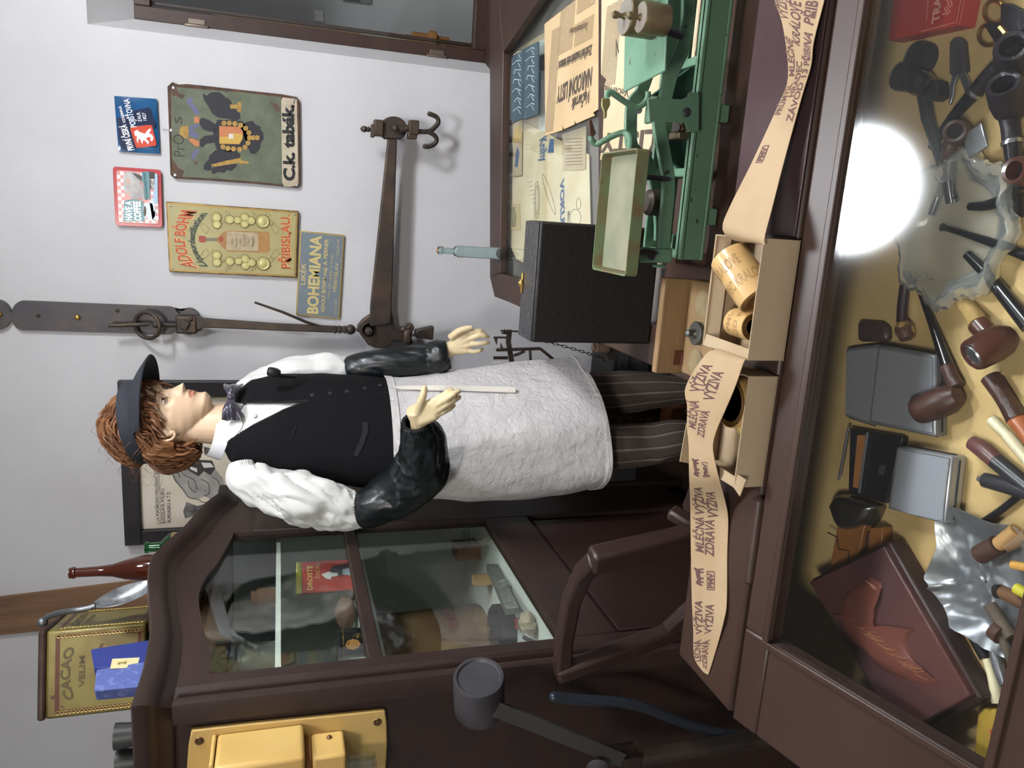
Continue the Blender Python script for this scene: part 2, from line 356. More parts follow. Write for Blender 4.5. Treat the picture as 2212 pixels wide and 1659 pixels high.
# frame top as strips around the openings
zt_ = (0, 0, -.022)
g1l, g1n, g1m, g1r = g1
pan2 = [V((g1n.x+.004, g1n.y-.030, DZ)), V((-.165, 1.13, DZ)), V((.86, 1.13, DZ)), V((.86, g1m.y-.030, DZ))]
b.prism([A1, A2, V((-.233, 2.02, DZ)), C_, V((-.165, .90, DZ)), g1l], zt_)
b.prism([A1, g1l, g1r, V((.86, 2.42, DZ)), V((.98, 2.45, DZ)), B_], zt_)
b.prism([g1n, pan2[0], pan2[3], g1m], zt_)
b.prism([pan2[1], V((-.165, .90, DZ)), V((.98, .90, DZ)), V((.98, 2.45, DZ)), V((.86, 2.42, DZ)), V((.86, 1.13, DZ))], zt_)
b.prism([g1r, g1m, V((.87, g1m.y, DZ)), V((.87, 2.42, DZ))], zt_)
b.build('table_top_frame', M_brown, desk, bev=.0025)
b = MB(); b.prism([p-V((0, 0, .012)) for p in (g1l, g1n, g1m, g1r)], (0, 0, -.003)); b.build('glass_pane', M_glass, desk, smooth=False)
b = MB(); b.prism([p-V((0, 0, .045)) for p in oc], (0, 0, -.012)); b.build('table_bed', mat('grey_green_baize', (120, 112, 108), .9), desk, smooth=False)
b = MB()
b.prism([p-V((0, 0, .022)) for p in oc], (0, 0, -.023))  # rim block
M_ = [p-V((0, 0, .055)) for p in oc]
b2 = MB()
for i in range(len(oc)):
    p, q = oc[i], oc[(i+1) % len(oc)]; ctr = V((.3, 1.6, 0)); n_ = V((-(q-p).y, (q-p).x, 0)).normalized()
    if n_.dot(ctr-p) < 0: n_ = -n_
    b2.prism([p-V((0, 0, .02)), q-V((0, 0, .02)), q-V((0, 0, .16)), p-V((0, 0, .16))], n_*.016)
b2.build('table_apron', M_brown2, desk, bev=.002)
for x, y in ((-.19, 2.1), (.93, 2.35), (-.19, .95), (.93, .95)):
    MB().bx((x-.03, y-.03, 0), (x+.03, y+.03, .66)).build('leg', M_brown2, desk, bev=.004)
# ================================================================ CORNER CABINET (left)
XC = -.91
cab = thing('glazed_cabinet', 'tall dark brown cabinet with arched cornice and glazed door at the left', 'cabinet', (-1.1, 1.85, 0))
def cf(X, Y, x=XC): p = P(X, Y, 0, x); return (p.y, p.z)
top = [cf(442, 1150, -.90), cf(396, 1150+20, -.90), cf(347, 1196, -.90), cf(322, 1233, -.90), cf(319, 1303, -.90), cf(325, 1371, -.90), cf(310, 1457, -.90), cf(292, 1515, -.90)]
top = [cf(470, 1080, -.9), cf(437, 1105, -.9)]+[cf(396, 1152, -.9)]+top[2:]
glt = [cf(503, 1156), cf(469, 1214), cf(442, 1248), cf(429, 1288), cf(439, 1352), cf(454, 1402), cf(454, 1454)]
YN, YF = 1.335, 2.385; ZB = 1.56
tl = [(p.x, p.y) for p in smoothline([(y, z, 0) for y, z in top], 5)]
gl = [(p.x, p.y) for p in smoothline([(y, z, 0) for y, z in glt], 5)]
def cz(y):   # cornice top height along y
    for (a, za), (c, zc) in zip(tl, tl[1:]):
        if min(a, c) <= y <= max(a, c): return za+(zc-za)*(y-a)/(c-a if abs(c-a) > 1e-6 else 1)
    return tl[0][1] if y > tl[0][0] else tl[-1][1]
def gz(y):
    for (a, za), (c, zc) in zip(gl, gl[1:]):
        if min(a, c) <= y <= max(a, c): return za+(zc-za)*(y-a)/(c-a if abs(c-a) > 1e-6 else 1)
    return gl[0][1] if y > gl[0][0] else gl[-1][1]
M_cab = mat('cabinet_brown_paint', (52, 37, 32), .45, col2=(45, 32, 28), nscale=4, stretch=(3, 1, 4), bump=.12, bscale=30, spots=((176, 126, 66), 26, .80))
b = MB()   # carcass: sides, back, bottom, top
b.bx((-1.37, YN, 0), (XC-.03, YN+.02, 1.58)); b.bx((-1.37, YF-.02, 0), (XC-.03, YF, 1.55)); b.bx((-1.37, YN, 0), (XC-.03, YF, .08)); b.bx((-1.37, YN+.02, 1.545), (XC-.03, YF-.02, 1.56))
b.build('carcass', M_cab, cab, bev=.003)
M_inner = mat('cabinet_white_lining', (234, 238, 230), .8, col2=(222, 226, 218), nscale=5)
MB().bx((-1.37, YN+.02, .08), (-1.355, YF-.02, 1.545)).bx((-1.355, YN+.0205, .78), (XC-.04, YN+.026, 1.54)).bx((-1.355, YF-.026, .78), (XC-.04, YF-.0205, 1.54)).build('lining', M_inner, cab, smooth=False)
for nm, z in (('lower_shelf', .795), ('middle_shelf', 1.195)):
    MB().bx((-1.354, YN+.027, z-.014), (XC-.035, YF-.027, z)).build('shelf', M_inner, cab, smooth=False)
MB().bx((-1.354, YN+.027, 1.398), (XC-.05, YF-.027, 1.41)).build('shelf', M_inner, cab, smooth=False)
# cornice swept along the wavy top, full depth behind it
prof = [(0, .052), (.0, -.045), (-.028, -.045), (-.028, -.070), (-.05, -.07), (-.05, .052)]
prof = [(-.045, -.078), (-.012, -.078), (-.010, -.066), (.0, -.058), (.004, -.046), (.012, -.040), (.026, -.030), (.032, -.018), (.032, -.004), (.026, .0), (-.045, .0)]
def sweep(pr, ys, zf, x0):
    m = MB(); n = len(pr); vs = []
    for y in ys:
        for dx, dz in pr: vs.append((x0+dx, y, zf(y)+dz))
    fs = [tuple(range(n)), tuple(range(n*(len(ys)-1)+n-1, n*(len(ys)-1)-1, -1))]
    for i in range(len(ys)-1):
        for k in range(n): fs.append((n*i+k, n*i+n+k, n*i+n+(k+1) % n, n*i+(k+1) % n))
    return m.add(vs, fs)
ys = [YN-.03+(YF+.03-YN+.03)*i/60 for i in range(61)]
zs = cz(YN)
m = MB(); path = [(XC, y, cz(y), 1, 0) for y in [YF+.02-(YF+.02-YN)*i/60 for i in range(60)]]+[(XC, YN, zs, 1, -1), (-1.40, YN, zs, 0, -1)]
n = len(prof)
m.add([(x+dx*a, y+dx*c, z+dz) for x, y, z, a, c in path for dx, dz in prof], [tuple(range(n)), tuple(range(n*len(path)-1, n*len(path)-n-1, -1))]+[(n*i+k, n*i+n+k, n*i+n+(k+1) % n, n*i+(k+1) % n) for i in range(len(path)-1) for k in range(n)])
m.build('cornice', M_cab, cab, weld=True)
# top board following the wave
m = MB()
m.grid(lambda u, v: (XC-.04-v*.43, ys[0]+(ys[-1]-ys[0])*u, cz(ys[0]+(ys[-1]-ys[0])*u)-.012), 40, 1, th=.012); m.build('top_board', M_cab, cab)
# face frame: tympanum between arch and cornice, stiles, rails
yl0, yl1 = 1.43, 2.115
def face(m, y0, z0, y1, z1, x0=XC-.03, x1=XC): m.bx((x0, y0, z0), (x1, y1, z1))
m = MB(); N_ = 40
ya_, yb_ = YN+.004, YF-.003
for i in range(N_+1):
    gq = lambda y: gz(y) if yl0 <= y <= yl1 else 1.46
    if i < N_: a = yl0+(yl1-yl0)*i/N_; c = yl0+(yl1-yl0)*(i+1)/N_; ga, gc = gz(a), gz(c)
    m.prism([(XC-.004, a, ga), (XC-.004, c, gc), (XC-.004, c, cz(c)-.06), (XC-.004, a, cz(a)-.06)], (-.026, 0, 0))
for i in range(8):
    for p0_, p1_ in ((ya_, yl0), (yl1, yb_)):
        a = p0_+(p1_-p0_)*i/8; c = p0_+(p1_-p0_)*(i+1)/8; m.prism([(XC-.0035, a, 1.42), (XC-.0035, c, 1.42), (XC-.0035, c, cz(c)-.06), (XC-.0035, a, cz(a)-.06)], (-.026, 0, 0))
m.build('arched_rail', M_cab, cab, weld=True)
m = MB(); face(m, YN+.005, .08, yl0, 1.54); face(m, yl1, .08, YF-.002, 1.47); 
face(m, yl0, 1.195, yl1, 1.225, XC-.03, XC-.002)
m.prism([(XC, yl0, .800), (XC, yl1, .800), (XC, yl1, .665), (XC, yl0, .665)], (-.03, 0, 0))
face(m, yl0, .08, yl1, .17)
m.build('door_frame', M_cab, cab, bev=.003)
m = MB(); m.bx((XC-.022, yl0, .17), (XC-.014, yl1, .665))
for s in (.0, ):
    m.bx((XC-.014, yl0+.02, .185), (XC-.008, yl1-.02, .65))
m.build('door_panel', mat('door_panel_paint', (48, 31, 27), .4, col2=(42, 27, 23), nscale=4), cab, bev=.006)
# moulded pilaster at the near corner
m = MB(); pr = [(0, -.012), (.010, -.010), (.013, .0), (.010, .010), (.003, .013), (.003, .022), (.012, .026), (.016, .036), (.012, .046), (0, .050), (-.03, .05), (-.03, -.012)]
vs = []
for z in (.0, 1.585):
    for dx, dy in pr: vs.append((XC+dx, YN+.0+dy, z))
n = len(pr); m.add(vs, [tuple(range(n)), tuple(range(2*n-1, n-1, -1))]+[(k, n+k, n+(k+1) % n, (k+1) % n) for k in range(n)]); m.build('corner_moulding', M_cab, cab, weld=True)
m = MB(); m.add([(x, YF-.055+y, z) for z in (0, 1.49) for x, y in ((XC, 0), (XC+.010, .006), (XC+.013, .016), (XC+.01, .028), (XC+.003, .032), (XC+.003, .045), (XC, .05))], [tuple(range(7)), tuple(range(13, 6, -1))]+[(k, 7+k, 7+(k+1) % 7, (k+1) % 7) for k in range(7)]); m.build('far_moulding', M_cab, cab, weld=True)
m = MB()
poly = [(XC-.018, y, z) for y, z in [(yl0-.005, 1.22), (yl1+.005, 1.22)]]+[(XC-.018, y, gz(y)+.004) for y in [yl1+.005-(yl1-yl0+.01)*i/20 for i in range(21)]]
M_cglass = pane_mat('old_wavy_glass', (.93, .96, .94), 1.6)
m.prism(poly, (.003, 0, 0)); m.build('upper_glass', M_cglass, cab, smooth=False)
m = MB(); m.bx((XC-.018, yl0-.005, .797), (XC-.015, yl1+.005, 1.20)); m.build('lower_glass', M_cglass, cab, smooth=False)
# ================================================================ ON THE BACK WALL
def zq(pts, ox, oy, s): return [(ox+x/s, oy+y/s) for x, y in pts]
class Sign:
    """flat artwork on a plane y = const, laid out at its own place on the board"""
    def __init__(s, y, ox, oy, sc, root): s.y, s.ox, s.oy, s.sc, s.root, s.k = y, ox, oy, sc, root, 0
    def p(s, x, y, dy=0): return P(s.ox+x/s.sc, s.oy+y/s.sc, 1, s.y+dy)
    def poly(s, name, m, polys, lift=1):
        b = MB(); s.k += 1
        for q in polys: b.prism([s.p(x, y, -.00035*lift) for x, y in q], (0, .0003*lift, 0))
        return b.build(name, m, s.root, smooth=False)
    def line(s, mb, t, a, c, cap, lift=3, **kw):
        A = s.p(*a, -.0004*lift); B = s.p(*c, -.0004*lift); C2 = s.p(a[0]-cap, a[1], -.0004*lift)
        x = (B-A).normalized(); M = frame(A, x, V((0, -1, 0)).cross(x)); text(mb, t, M, (B-A).length, abs((C2-A).dot(V((M[0][1], M[1][1], M[2][1])))), th=0, **kw)
def circ(x, y, r, n=20): return [(x+cos(2*pi*i/n)*r, y+sin(2*pi*i/n)*r) for i in range(n)]
def board(name, label, cat, S, corners, m, th=.004, bev=.001, group=None, part='board', rr=0):
    pts = [S.p(x, y) for x, y in corners]; b = MB(); b.prism([p for p in pts], (0, th, 0)); return b.build(part, m, S.root, bev=bev)
def mk(name, label, cat, y, ox, oy, sc, anchor):
    r = thing(name, label, cat, P(ox+anchor[0]/sc, oy+anchor[1]/sc, 1, y)); return r, Sign(y, ox, oy, sc, r)
# ---- C.k. tabak sign
r, S = mk('enamel_sign', 'large rusty green enamel sign with a black double eagle above a cream lettered band', 'sign', W-.012, 220, 150, 4.608, (1960, 700))
M_rust = mat('rusted_dark_edge', (62, 46, 38), .8, col2=(88, 62, 46), nscale=30, bump=.4, bscale=90)
M_sgreen = mat('weathered_green_enamel', (98, 104, 84), .55, col2=(82, 88, 70), nscale=18, nmix=(.35, .65), spots=((84, 66, 50), 16, .66), bump=.15, bscale=60)
board('', '', '', S, [(652, 170), (700, 125), (760, 150), (850, 145), (1000, 160), (1400, 205), (1780, 245), (1940, 275), (1965, 310), (1972, 800), (1975, 1150), (1950, 1180), (1500, 1135), (1000, 1100), (730, 1085), (682, 1050), (668, 600)], M_rust, .003)
S.poly('green_field', M_sgreen, [[(690, 190), (740, 175), (900, 190), (1400, 228), (1785, 275), (1795, 1145), (1500, 1115), (1000, 1078), (760, 1070), (705, 1030), (692, 600)]])
S.poly('rust_stain', mat('rust_stain', (92, 66, 50), .8, col2=(80, 66, 52), nscale=30), [[(692, 185), (740, 178), (760, 230), (830, 255), (800, 300), (740, 260), (700, 270)], [(700, 960), (712, 900), (760, 980), (820, 1010), (800, 1072), (760, 1065), (708, 1025)]], 2)
S.poly('label_band', mat('aged_cream_enamel', (186, 176, 154), .6, col2=(168, 156, 134), nscale=20), [[(1786, 310), (1800, 278), (1860, 285), (1940, 295), (1950, 700), (1955, 1150), (1880, 1168), (1815, 1165), (1792, 1120)]])
Mk_ = mat('eagle_black', (38, 36, 42), .6); Mg = mat('heraldic_gold', (170, 136, 66), .6, col2=(146, 112, 52), nscale=60); Mp = mat('ribbon_violet', (92, 92, 122), .6); Mo = mat('shield_orange', (180, 112, 72), .6)
S.poly('eagle', Mk_, [[(1000, 240), (1045, 262), (1082, 230), (1120, 226), (1165, 226), (1200, 245), (1225, 275), (1262, 290), (1290, 320), (1300, 360), (1335, 400), (1375, 440), (1382, 490), (1330, 510), (1240, 490), (1160, 480), (1100, 440), (1060, 370), (1020, 310)],
    [(1070, 858), (1130, 805), (1210, 822), (1260, 803), (1340, 812), (1382, 850), (1370, 890), (1280, 900), (1150, 935), (1090, 960), (1095, 1000), (1060, 1010), (1010, 995), (1020, 940), (1065, 895)],
    [(1120, 965), (1330, 925), (1345, 960), (1290, 1012), (1250, 1000), (1215, 1032), (1160, 1020), (1100, 1046), (1090, 1000)],
    [(1380, 560), (1450, 520), (1500, 510), (1532, 550), (1582, 570), (1580, 600), (1606, 630), (1612, 690), (1585, 730), (1575, 790), (1530, 842), (1480, 838), (1462, 790), (1380, 800)],
    [(970, 500), (1000, 480), (1060, 500), (1140, 550), (1160, 600), (1120, 625), (1050, 615), (1000, 590), (972, 545)], [(975, 700), (1020, 662), (1130, 650), (1165, 680), (1110, 730), (1040, 740), (1000, 780), (975, 760)],
    [(1150, 500), (1300, 505), (1400, 515), (1470, 600), (1480, 680), (1440, 790), (1300, 825), (1150, 815), (1110, 700), (1110, 600)]], 2)
S.poly('order_chain', Mg, [circ(x, y, 26, 10) for x, y in [(1215, 535), (1270, 535), (1325, 540), (1380, 555), (1432, 585), (1462, 630), (1470, 680), (1455, 730), (1425, 775), (1370, 795), (1310, 790), (1255, 785), (1205, 770), (1510, 680), (1545, 680)]], 3)
S.poly('crown', Mg, [[(770, 605), (790, 565), (860, 560), (862, 688), (800, 680), (775, 650)], [(1275, 350), (1350, 350), (1350, 325), (1388, 325), (1388, 420), (1350, 420), (1350, 390), (1280, 390)], [(1080, 950), (1250, 905), (1365, 885), (1380, 868), (1385, 905), (1460, 915), (1460, 940), (1386, 935), (1380, 975), (1370, 930), (1130, 968)]], 3)
S.poly('shield', Mo, [[(1168, 562), (1370, 572), (1405, 620), (1402, 690), (1370, 745), (1170, 740)], [(920, 470), (968, 470), (972, 530), (920, 535)], [(862, 690), (900, 685), (968, 715), (970, 765), (930, 765), (880, 720)]], 4)
S.poly('shield_charge', mat('shield_yellow', (186, 152, 70), .6), [[(1170, 670), (1260, 668), (1262, 690), (1310, 692), (1310, 634), (1402, 640), (1400, 690), (1370, 742), (1172, 738)]], 5)
S.poly('shield_inset', mat('shield_white', (200, 196, 186), .6), [[(1262, 640), (1308, 640), (1308, 690), (1262, 690)]], 6)
S.poly('ribbon', Mp, [[(845, 300), (882, 272), (905, 285), (900, 330), (960, 400), (972, 452), (925, 445), (880, 370), (848, 340)], [(865, 570), (962, 540), (970, 565), (905, 600), (968, 655), (950, 690), (870, 655)], [(890, 880), (905, 820), (958, 782), (968, 815), (925, 880), (898, 912)]], 2)
b = MB(); S.line(b, 'C.k. tabák.', (1918, 1112), (1905, 352), 105, bold=.05); S.line(b, '..', (1918, 372), (1916, 322), 60); b.build('lettering', M_ink, r, smooth=False)
b = MB(); S.line(b, 'PrO', (828, 870), (815, 650), 110, bold=.0); S.line(b, 's', (800, 545), (796, 470), 110, bold=.0); b.build('worn_lettering', mat('worn_letter_black', (62, 60, 52), .7), r, smooth=False)
b = MB()
for x, y in ((713, 180), (730, 1050), (1912, 300), (1940, 1150), (690, 604)): b.lathe([(0, .002), (.004, .0015), (.0045, 0)], S.p(x, y, -.001), (0, -1, 0), 10)
b.tube([S.p(690, 600), S.p(650, 598, .004), S.p(612, 598, .008), S.p(606, 592, .008), S.p(615, 586, .008)], .0009, 6); b.build('nail', M_steel, r)
# ---- liqueur tin sign
r, S = mk('tin_sign', 'tall gold tin sign with embossed bottle, medals and red arched lettering', 'sign', W-.014, 340, 420, 4.608, (1395, 500))
cs = [(85, 70), (1405, 165), (1385, 830), (118, 770)]
board('', '', '', S, cs, mat('dark_gold_tin_rim', (96, 74, 40), .4, .4, col2=(150, 118, 58), nscale=40, bump=.2, bscale=40), .008, .002)
def inset(cs, k):
    cx = sum(p[0] for p in cs)/len(cs); cy = sum(p[1] for p in cs)/len(cs); o = []
    for x, y in cs: o.append((x-k*(1 if x > cx else -1), y-k*(1 if y > cy else -1)))
    return o
S.poly('gold_rim', mat('bright_gold_tin', (158, 132, 80), .4, .35), [inset(cs, 11)], 1)
M_kh = mat('khaki_tin_enamel', (168, 158, 110), .38, col2=(148, 136, 90), nscale=5, nmix=(.35, .7), bump=.1, bscale=50)
S.poly('field', M_kh, [inset(cs, 27)], 2)
def arc(hm, amp, W_, grow=0):
    def f(x, y):
        u = (x/W_-.5)*2; return x, y*(1+grow*u*u)-amp*u*u-y*0
    return f
mo = mat('red_orange_lettering', (176, 76, 44), .5); my = mat('letter_outline_cream', (222, 184, 120), .5); mdg = mat('dark_green_lettering', (46, 62, 52), .5)
px = (S.p(0, 100)-S.p(0, 0)).length/100
bo = MB(); bs = MB()
for bb, dx, lf, bd in ((bs, 6, 6, .055), (bo, 0, 8, .02)):
    S.line(bb, 'ADOLF BÖHM', (278+dx, 728), (262+dx, 158), 100, lift=lf, bold=bd, warp=lambda x, y: (x, y*(1+.55*abs((x/(570*px)-.5)*2)**2)-(118*px)*((x/(570*px)-.5)*2)**2))
    S.line(bb, 'PŘIBISLAU.', (1322+dx*.6, 738), (1318+dx*.6, 205), 86, lift=lf, bold=bd)
bs.build('letter_edge', my, r, smooth=False); bo.build('lettering', mo, r, smooth=False)
b = MB(); S.line(b, 'Liqueurdestillation', (378, 712), (362, 180), 62, lift=6, bold=.03, warp=lambda x, y: (x, y*(1+.3*abs((x/(532*px)-.5)*2)**2)-(122*px)*((x/(532*px)-.5)*2)**2)); b.build('subtitle', mdg, r, smooth=False)
md = mat('embossed_medal', (188, 178, 122), .35, .2)
b = MB(); b3 = MB()
for x, y, q in [(590, 298, 44), (588, 228, 46), (718, 250, 44), (868, 292, 42), (798, 255, 38), (868, 228, 42), (935, 262, 42), (1050, 270, 66), (592, 605, 44), (592, 675, 44), (722, 665, 44), (872, 640, 42), (805, 665, 38), (875, 708, 42), (940, 678, 42), (1055, 690, 66)]:
    c = S.p(x, y, -.001); qq = q*px
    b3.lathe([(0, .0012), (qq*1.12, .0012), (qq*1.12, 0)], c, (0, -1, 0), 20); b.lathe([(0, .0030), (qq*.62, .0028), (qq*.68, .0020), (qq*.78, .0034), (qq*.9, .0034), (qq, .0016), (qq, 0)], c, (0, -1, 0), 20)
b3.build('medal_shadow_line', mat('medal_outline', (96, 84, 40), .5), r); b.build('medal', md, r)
bl = S.poly('bottle_image', mat('bottle_amber_print', (164, 122, 70), .4, col2=(138, 98, 52), nscale=14), [[(590, 435), (610, 425), (640, 385), (700, 360), (1100, 372), (1118, 400), (1120, 560), (1095, 582), (700, 570), (640, 520), (610, 480), (590, 468)]], 3)
S.poly('bottle_neck_image', mat('bottle_neck_print', (110, 108, 86), .4), [[(480, 430), (592, 434), (592, 466), (484, 464)]], 3)
S.poly('bottle_cap_image', mat('bottle_cap_print', (150, 62, 44), .4), [[(410, 420), (425, 410), (470, 414), (482, 425), (484, 470), (470, 478), (425, 476), (412, 466)], circ(636, 444, 24)], 4)
S.poly('bottle_label_image', mat('bottle_label_print', (176, 158, 128), .5, col2=(160, 144, 116), nscale=60), [[(690, 368), (990, 380), (1005, 395), (1005, 550), (992, 565), (700, 556), (686, 545)]], 4)
b = MB()
for i, wd in enumerate((70, 110, 60, 120, 40, 100)): S.line(b, ['Jamaica', 'liqueur', 'extra', 'ADOLF BÖHM', 'fine', 'Přibislau'][i], (750+i*42, 467+wd/2), (750+i*42, 467-wd/2), 20, lift=11, bold=0)
b.build('label_print', mat('faded_print', (104, 92, 76), .7), r, smooth=False)
b = MB()
for sx in (1, -1):
    for x0, y0, a in [(480, 340, 1), (700, 190, .5), (1130, 280, .7), (1180, 340, 1), (960, 190, .4), (650, 270, .35), (1100, 200, .5)]:
        yy = 467+(467-y0)*(-1)*sx if sx == -1 else y0; yy = y0 if sx == 1 else 934-y0
        pts = [S.p(x0+a*60*cos(t*1.1)*(.4+t/7), yy+sx*a*50*sin(t*1.3), -.0012) for t in [k*.35 for k in range(18)]]; b.tube(pts, .0008, 5)
b.build('scrollwork', mat('scroll_line', (140, 130, 86), .5), r)
b = MB()
for x, y in ((130, 115), (150, 740), (1360, 200), (1362, 790)): b.lathe([(0, .002), (.003, .001), (.0035, 0)], S.p(x, y, -.001), (0, -1, 0), 8)
b.build('screw', M_steel, r)
# ---- Bohemiana sign
r, S = mk('grey_tin_sign', 'grey-blue tin sign with gold raised lettering and rim, lowest of the signs', 'sign', W-.010, 340, 420, 4.608, (1830, 800))
cs = [(1420, 360), (1862, 405), (1815, 1245), (1378, 1200)]
board('', '', '', S, cs, mat('gold_rim_tin', (186, 158, 92), .35, .6), .005, .0015)
S.poly('field', mat('grey_blue_enamel', (104, 114, 122), .45, col2=(112, 122, 128), nscale=30), [inset(cs, 13)], 1)
mg = mat('gold_lettering', (206, 188, 128), .4, .4); b = MB()
for t, a, c, cap, bd in [('LIKÉR', (1470, 900), (1480, 690), 46, .01), ('BOHEMIANA', (1595, 1190), (1632, 412), 104, .035), ('ADOLF BÖHM maj. A. PERNER', (1662, 1175), (1702, 445), 36, .02), ('TOV. NA LIKÉRY A OCET', (1714, 1040), (1752, 590), 20, 0), ('PŘIBYSLAV', (1782, 970), (1804, 680), 34, .01), ('ZALOŽ. 1834', (1782, 1200), (1786, 1040), 18, 0), ('ZALOŽ. 1834', (1802, 600), (1812, 440), 18, 0)]:
    S.line(b, t, a, c, cap, bold=bd)
b.build('lettering', mg, r, smooth=False)
# ---- blue insurance sign
r, S = mk('blue_enamel_sign', 'small glossy blue enamel sign with red lion shield and white lettering', 'sign', W-.012, 220, 150, 4.608, (570, 560))
cs = [(120, 262), (545, 292), (575, 840), (165, 815)]
M_bl = mat('blue_enamel', (30, 92, 138), .16, col2=(24, 60, 104), nscale=7, nmix=(.3, .7), coat=.6)
b = MB(); K = [S.p(*c) for c in cs]
b.grid(lambda u, v: (K[0]*(1-u)*(1-v)+K[1]*u*(1-v)+K[2]*u*v+K[3]*(1-u)*v)+V((0, -.006*(1-(2*u-1)**4)*(1-(2*v-1)**4)+.004, 0)), 14, 14, th=.0015); b.build('board', M_bl, r)
S.y = W-.0155
S.poly('dark_banner', mat('navy_enamel', (24, 36, 66), .2, coat=.5), [[(150, 480), (250, 470), (300, 590), (345, 782), (240, 800), (190, 790), (168, 700)], [(305, 412), (470, 378), (490, 400), (500, 450), (535, 540), (530, 582), (500, 586), (480, 548), (330, 560)]], 1)
S.poly('shield', mat('red_enamel', (196, 66, 40), .25, coat=.5), [[(282, 590), (300, 572), (480, 550), (500, 560), (545, 740), (535, 760), (350, 782), (338, 768)]], 2)
S.poly('lion', mat('white_enamel', (228, 228, 232), .3), [[(320, 620), (350, 600), (380, 625), (430, 640), (450, 610), (480, 585), (490, 600), (470, 635), (500, 650), (515, 680), (500, 720), (480, 700), (490, 680), (455, 672), (440, 690), (470, 720), (460, 748), (440, 720), (415, 700), (400, 745), (385, 700), (365, 690), (360, 740), (345, 700), (352, 670), (330, 660)]], 3)
b = MB(); S.line(b, 'PRVNÍ ČESKÁ', (322, 800), (240, 545), 62, bold=.03); S.line(b, 'VZÁJEMNÁ', (238, 532), (192, 362), 26, bold=.02); S.line(b, 'POJIŠŤOVNA', (345, 572), (268, 290), 58, bold=.02); S.line(b, 'ZALR.', (398, 520), (376, 420), 34, bold=.01); S.line(b, '1827', (446, 508), (434, 430), 34, bold=.01)
b.build('lettering', MT['white_enamel'], r, smooth=False)
# ---- coffee sign
r, S = mk('coffee_sign', 'small red and white checked tin sign with a coffee cup, beside the blue one', 'sign', W-.014, 220, 150, 4.608, (595, 1280))
K = [S.p(*c) for c in [(105, 965), (588, 1000), (605, 1575), (135, 1555)]]
def bil(u, v, dy=0): return K[0]*(1-u)*(1-v)+K[1]*u*(1-v)+K[2]*u*v+K[3]*(1-u)*v+V((0, dy, 0))
def rr_board(mb, a, th, dy, rad=.06):
    q = rrect(a, a*.8, 1-a, 1-a*.8, rad); mb.prism([bil(x, y, dy) for x, y in q], (0, th, 0))
b = MB(); rr_board(b, 0, .004, .002); b.build('board', mat('red_enamel_rim', (176, 58, 62), .2, coat=.6), r, bev=.001)
b = MB(); rr_board(b, .07, .003, -.0005); b.build('checked_field', mat('pink_enamel', (214, 150, 144), .22, coat=.6), r, bev=.001)
b = MB()
for i in range(12):
    for j in range(14):
        if (i+j) % 2 and (i in (0, 1, 10, 11) or j in (0, 1, 12, 13) or (8 < j < 10)):
            x = .085+i*.0692; y = .075+j*.061; b.prism([bil(u, v, -.0008) for u, v in ((x, y), (x+.069, y), (x+.069, y+.06), (x, y+.06))], (0, .0003, 0))
b.build('white_check', mat('white_gloss_enamel', (236, 232, 230), .2, coat=.6), r, smooth=False)
S.y = W-.016
S.poly('teal_panel', mat('teal_enamel', (94, 140, 146), .25), [[(220, 1310), (300, 1290), (410, 1310), (425, 1510), (215, 1512)], [(395, 1020), (470, 1015), (480, 1290), (430, 1300)]], 1)
S.poly('portrait', mat('grey_portrait_print', (150, 146, 144), .25, col2=(196, 192, 190), nscale=16), [[(225, 1040), (260, 1015), (330, 1022), (400, 1060), (405, 1110), (380, 1130), (415, 1200), (425, 1300), (390, 1280), (330, 1300), (270, 1260), (225, 1220), (215, 1120)]], 2)
S.poly('portrait_face', mat('face_print', (188, 158, 138), .3), [circ(258, 1110, 28), [(250, 1210), (285, 1215), (285, 1245), (255, 1245)]], 3)
S.poly('portrait_hair', mat('hair_print', (58, 54, 54), .3), [[(300, 1030), (330, 1035), (395, 1060), (402, 1110), (370, 1095), (330, 1060)]], 3)
S.poly('cup', mat('cup_print', (204, 214, 218), .25), [[(420, 1340), (450, 1320), (500, 1335), (530, 1400), (530, 1460), (500, 1505), (470, 1505), (455, 1475), (425, 1470), (410, 1400)], [(470, 1300), (530, 1320), (540, 1480), (505, 1508)]], 2)
S.poly('coffee', mat('coffee_print', (66, 44, 36), .3), [ell(428, 1410, 14, 52)], 4)
S.poly('dark_label', mat('label_print_dark', (40, 40, 44), .3), [[(472, 1018), (524, 1022), (526, 1090), (476, 1090)], [(480, 1100), (524, 1105), (524, 1190), (480, 1190)]], 2)
S.poly('pale_strip', mat('pale_blue_print', (160, 186, 206), .25), [[(530, 1040), (555, 1045), (556, 1330), (510, 1335), (505, 1300)]], 2)
b = MB(); S.line(b, 'HAVE A', (300, 1505), (298, 1312), 66, bold=.04); S.line(b, 'COFFEE', (392, 1508), (380, 1312), 66, bold=.05); S.line(b, 'NEW', (524, 1185), (523, 1100), 34); b.build('lettering', MT['white_gloss_enamel'], r, smooth=False)
b = MB(); S.line(b, 'The break things finder', (462, 1300), (432, 1030), 26, bold=0, shear=.3); b.build('script_lettering', M_ink, r, smooth=False)
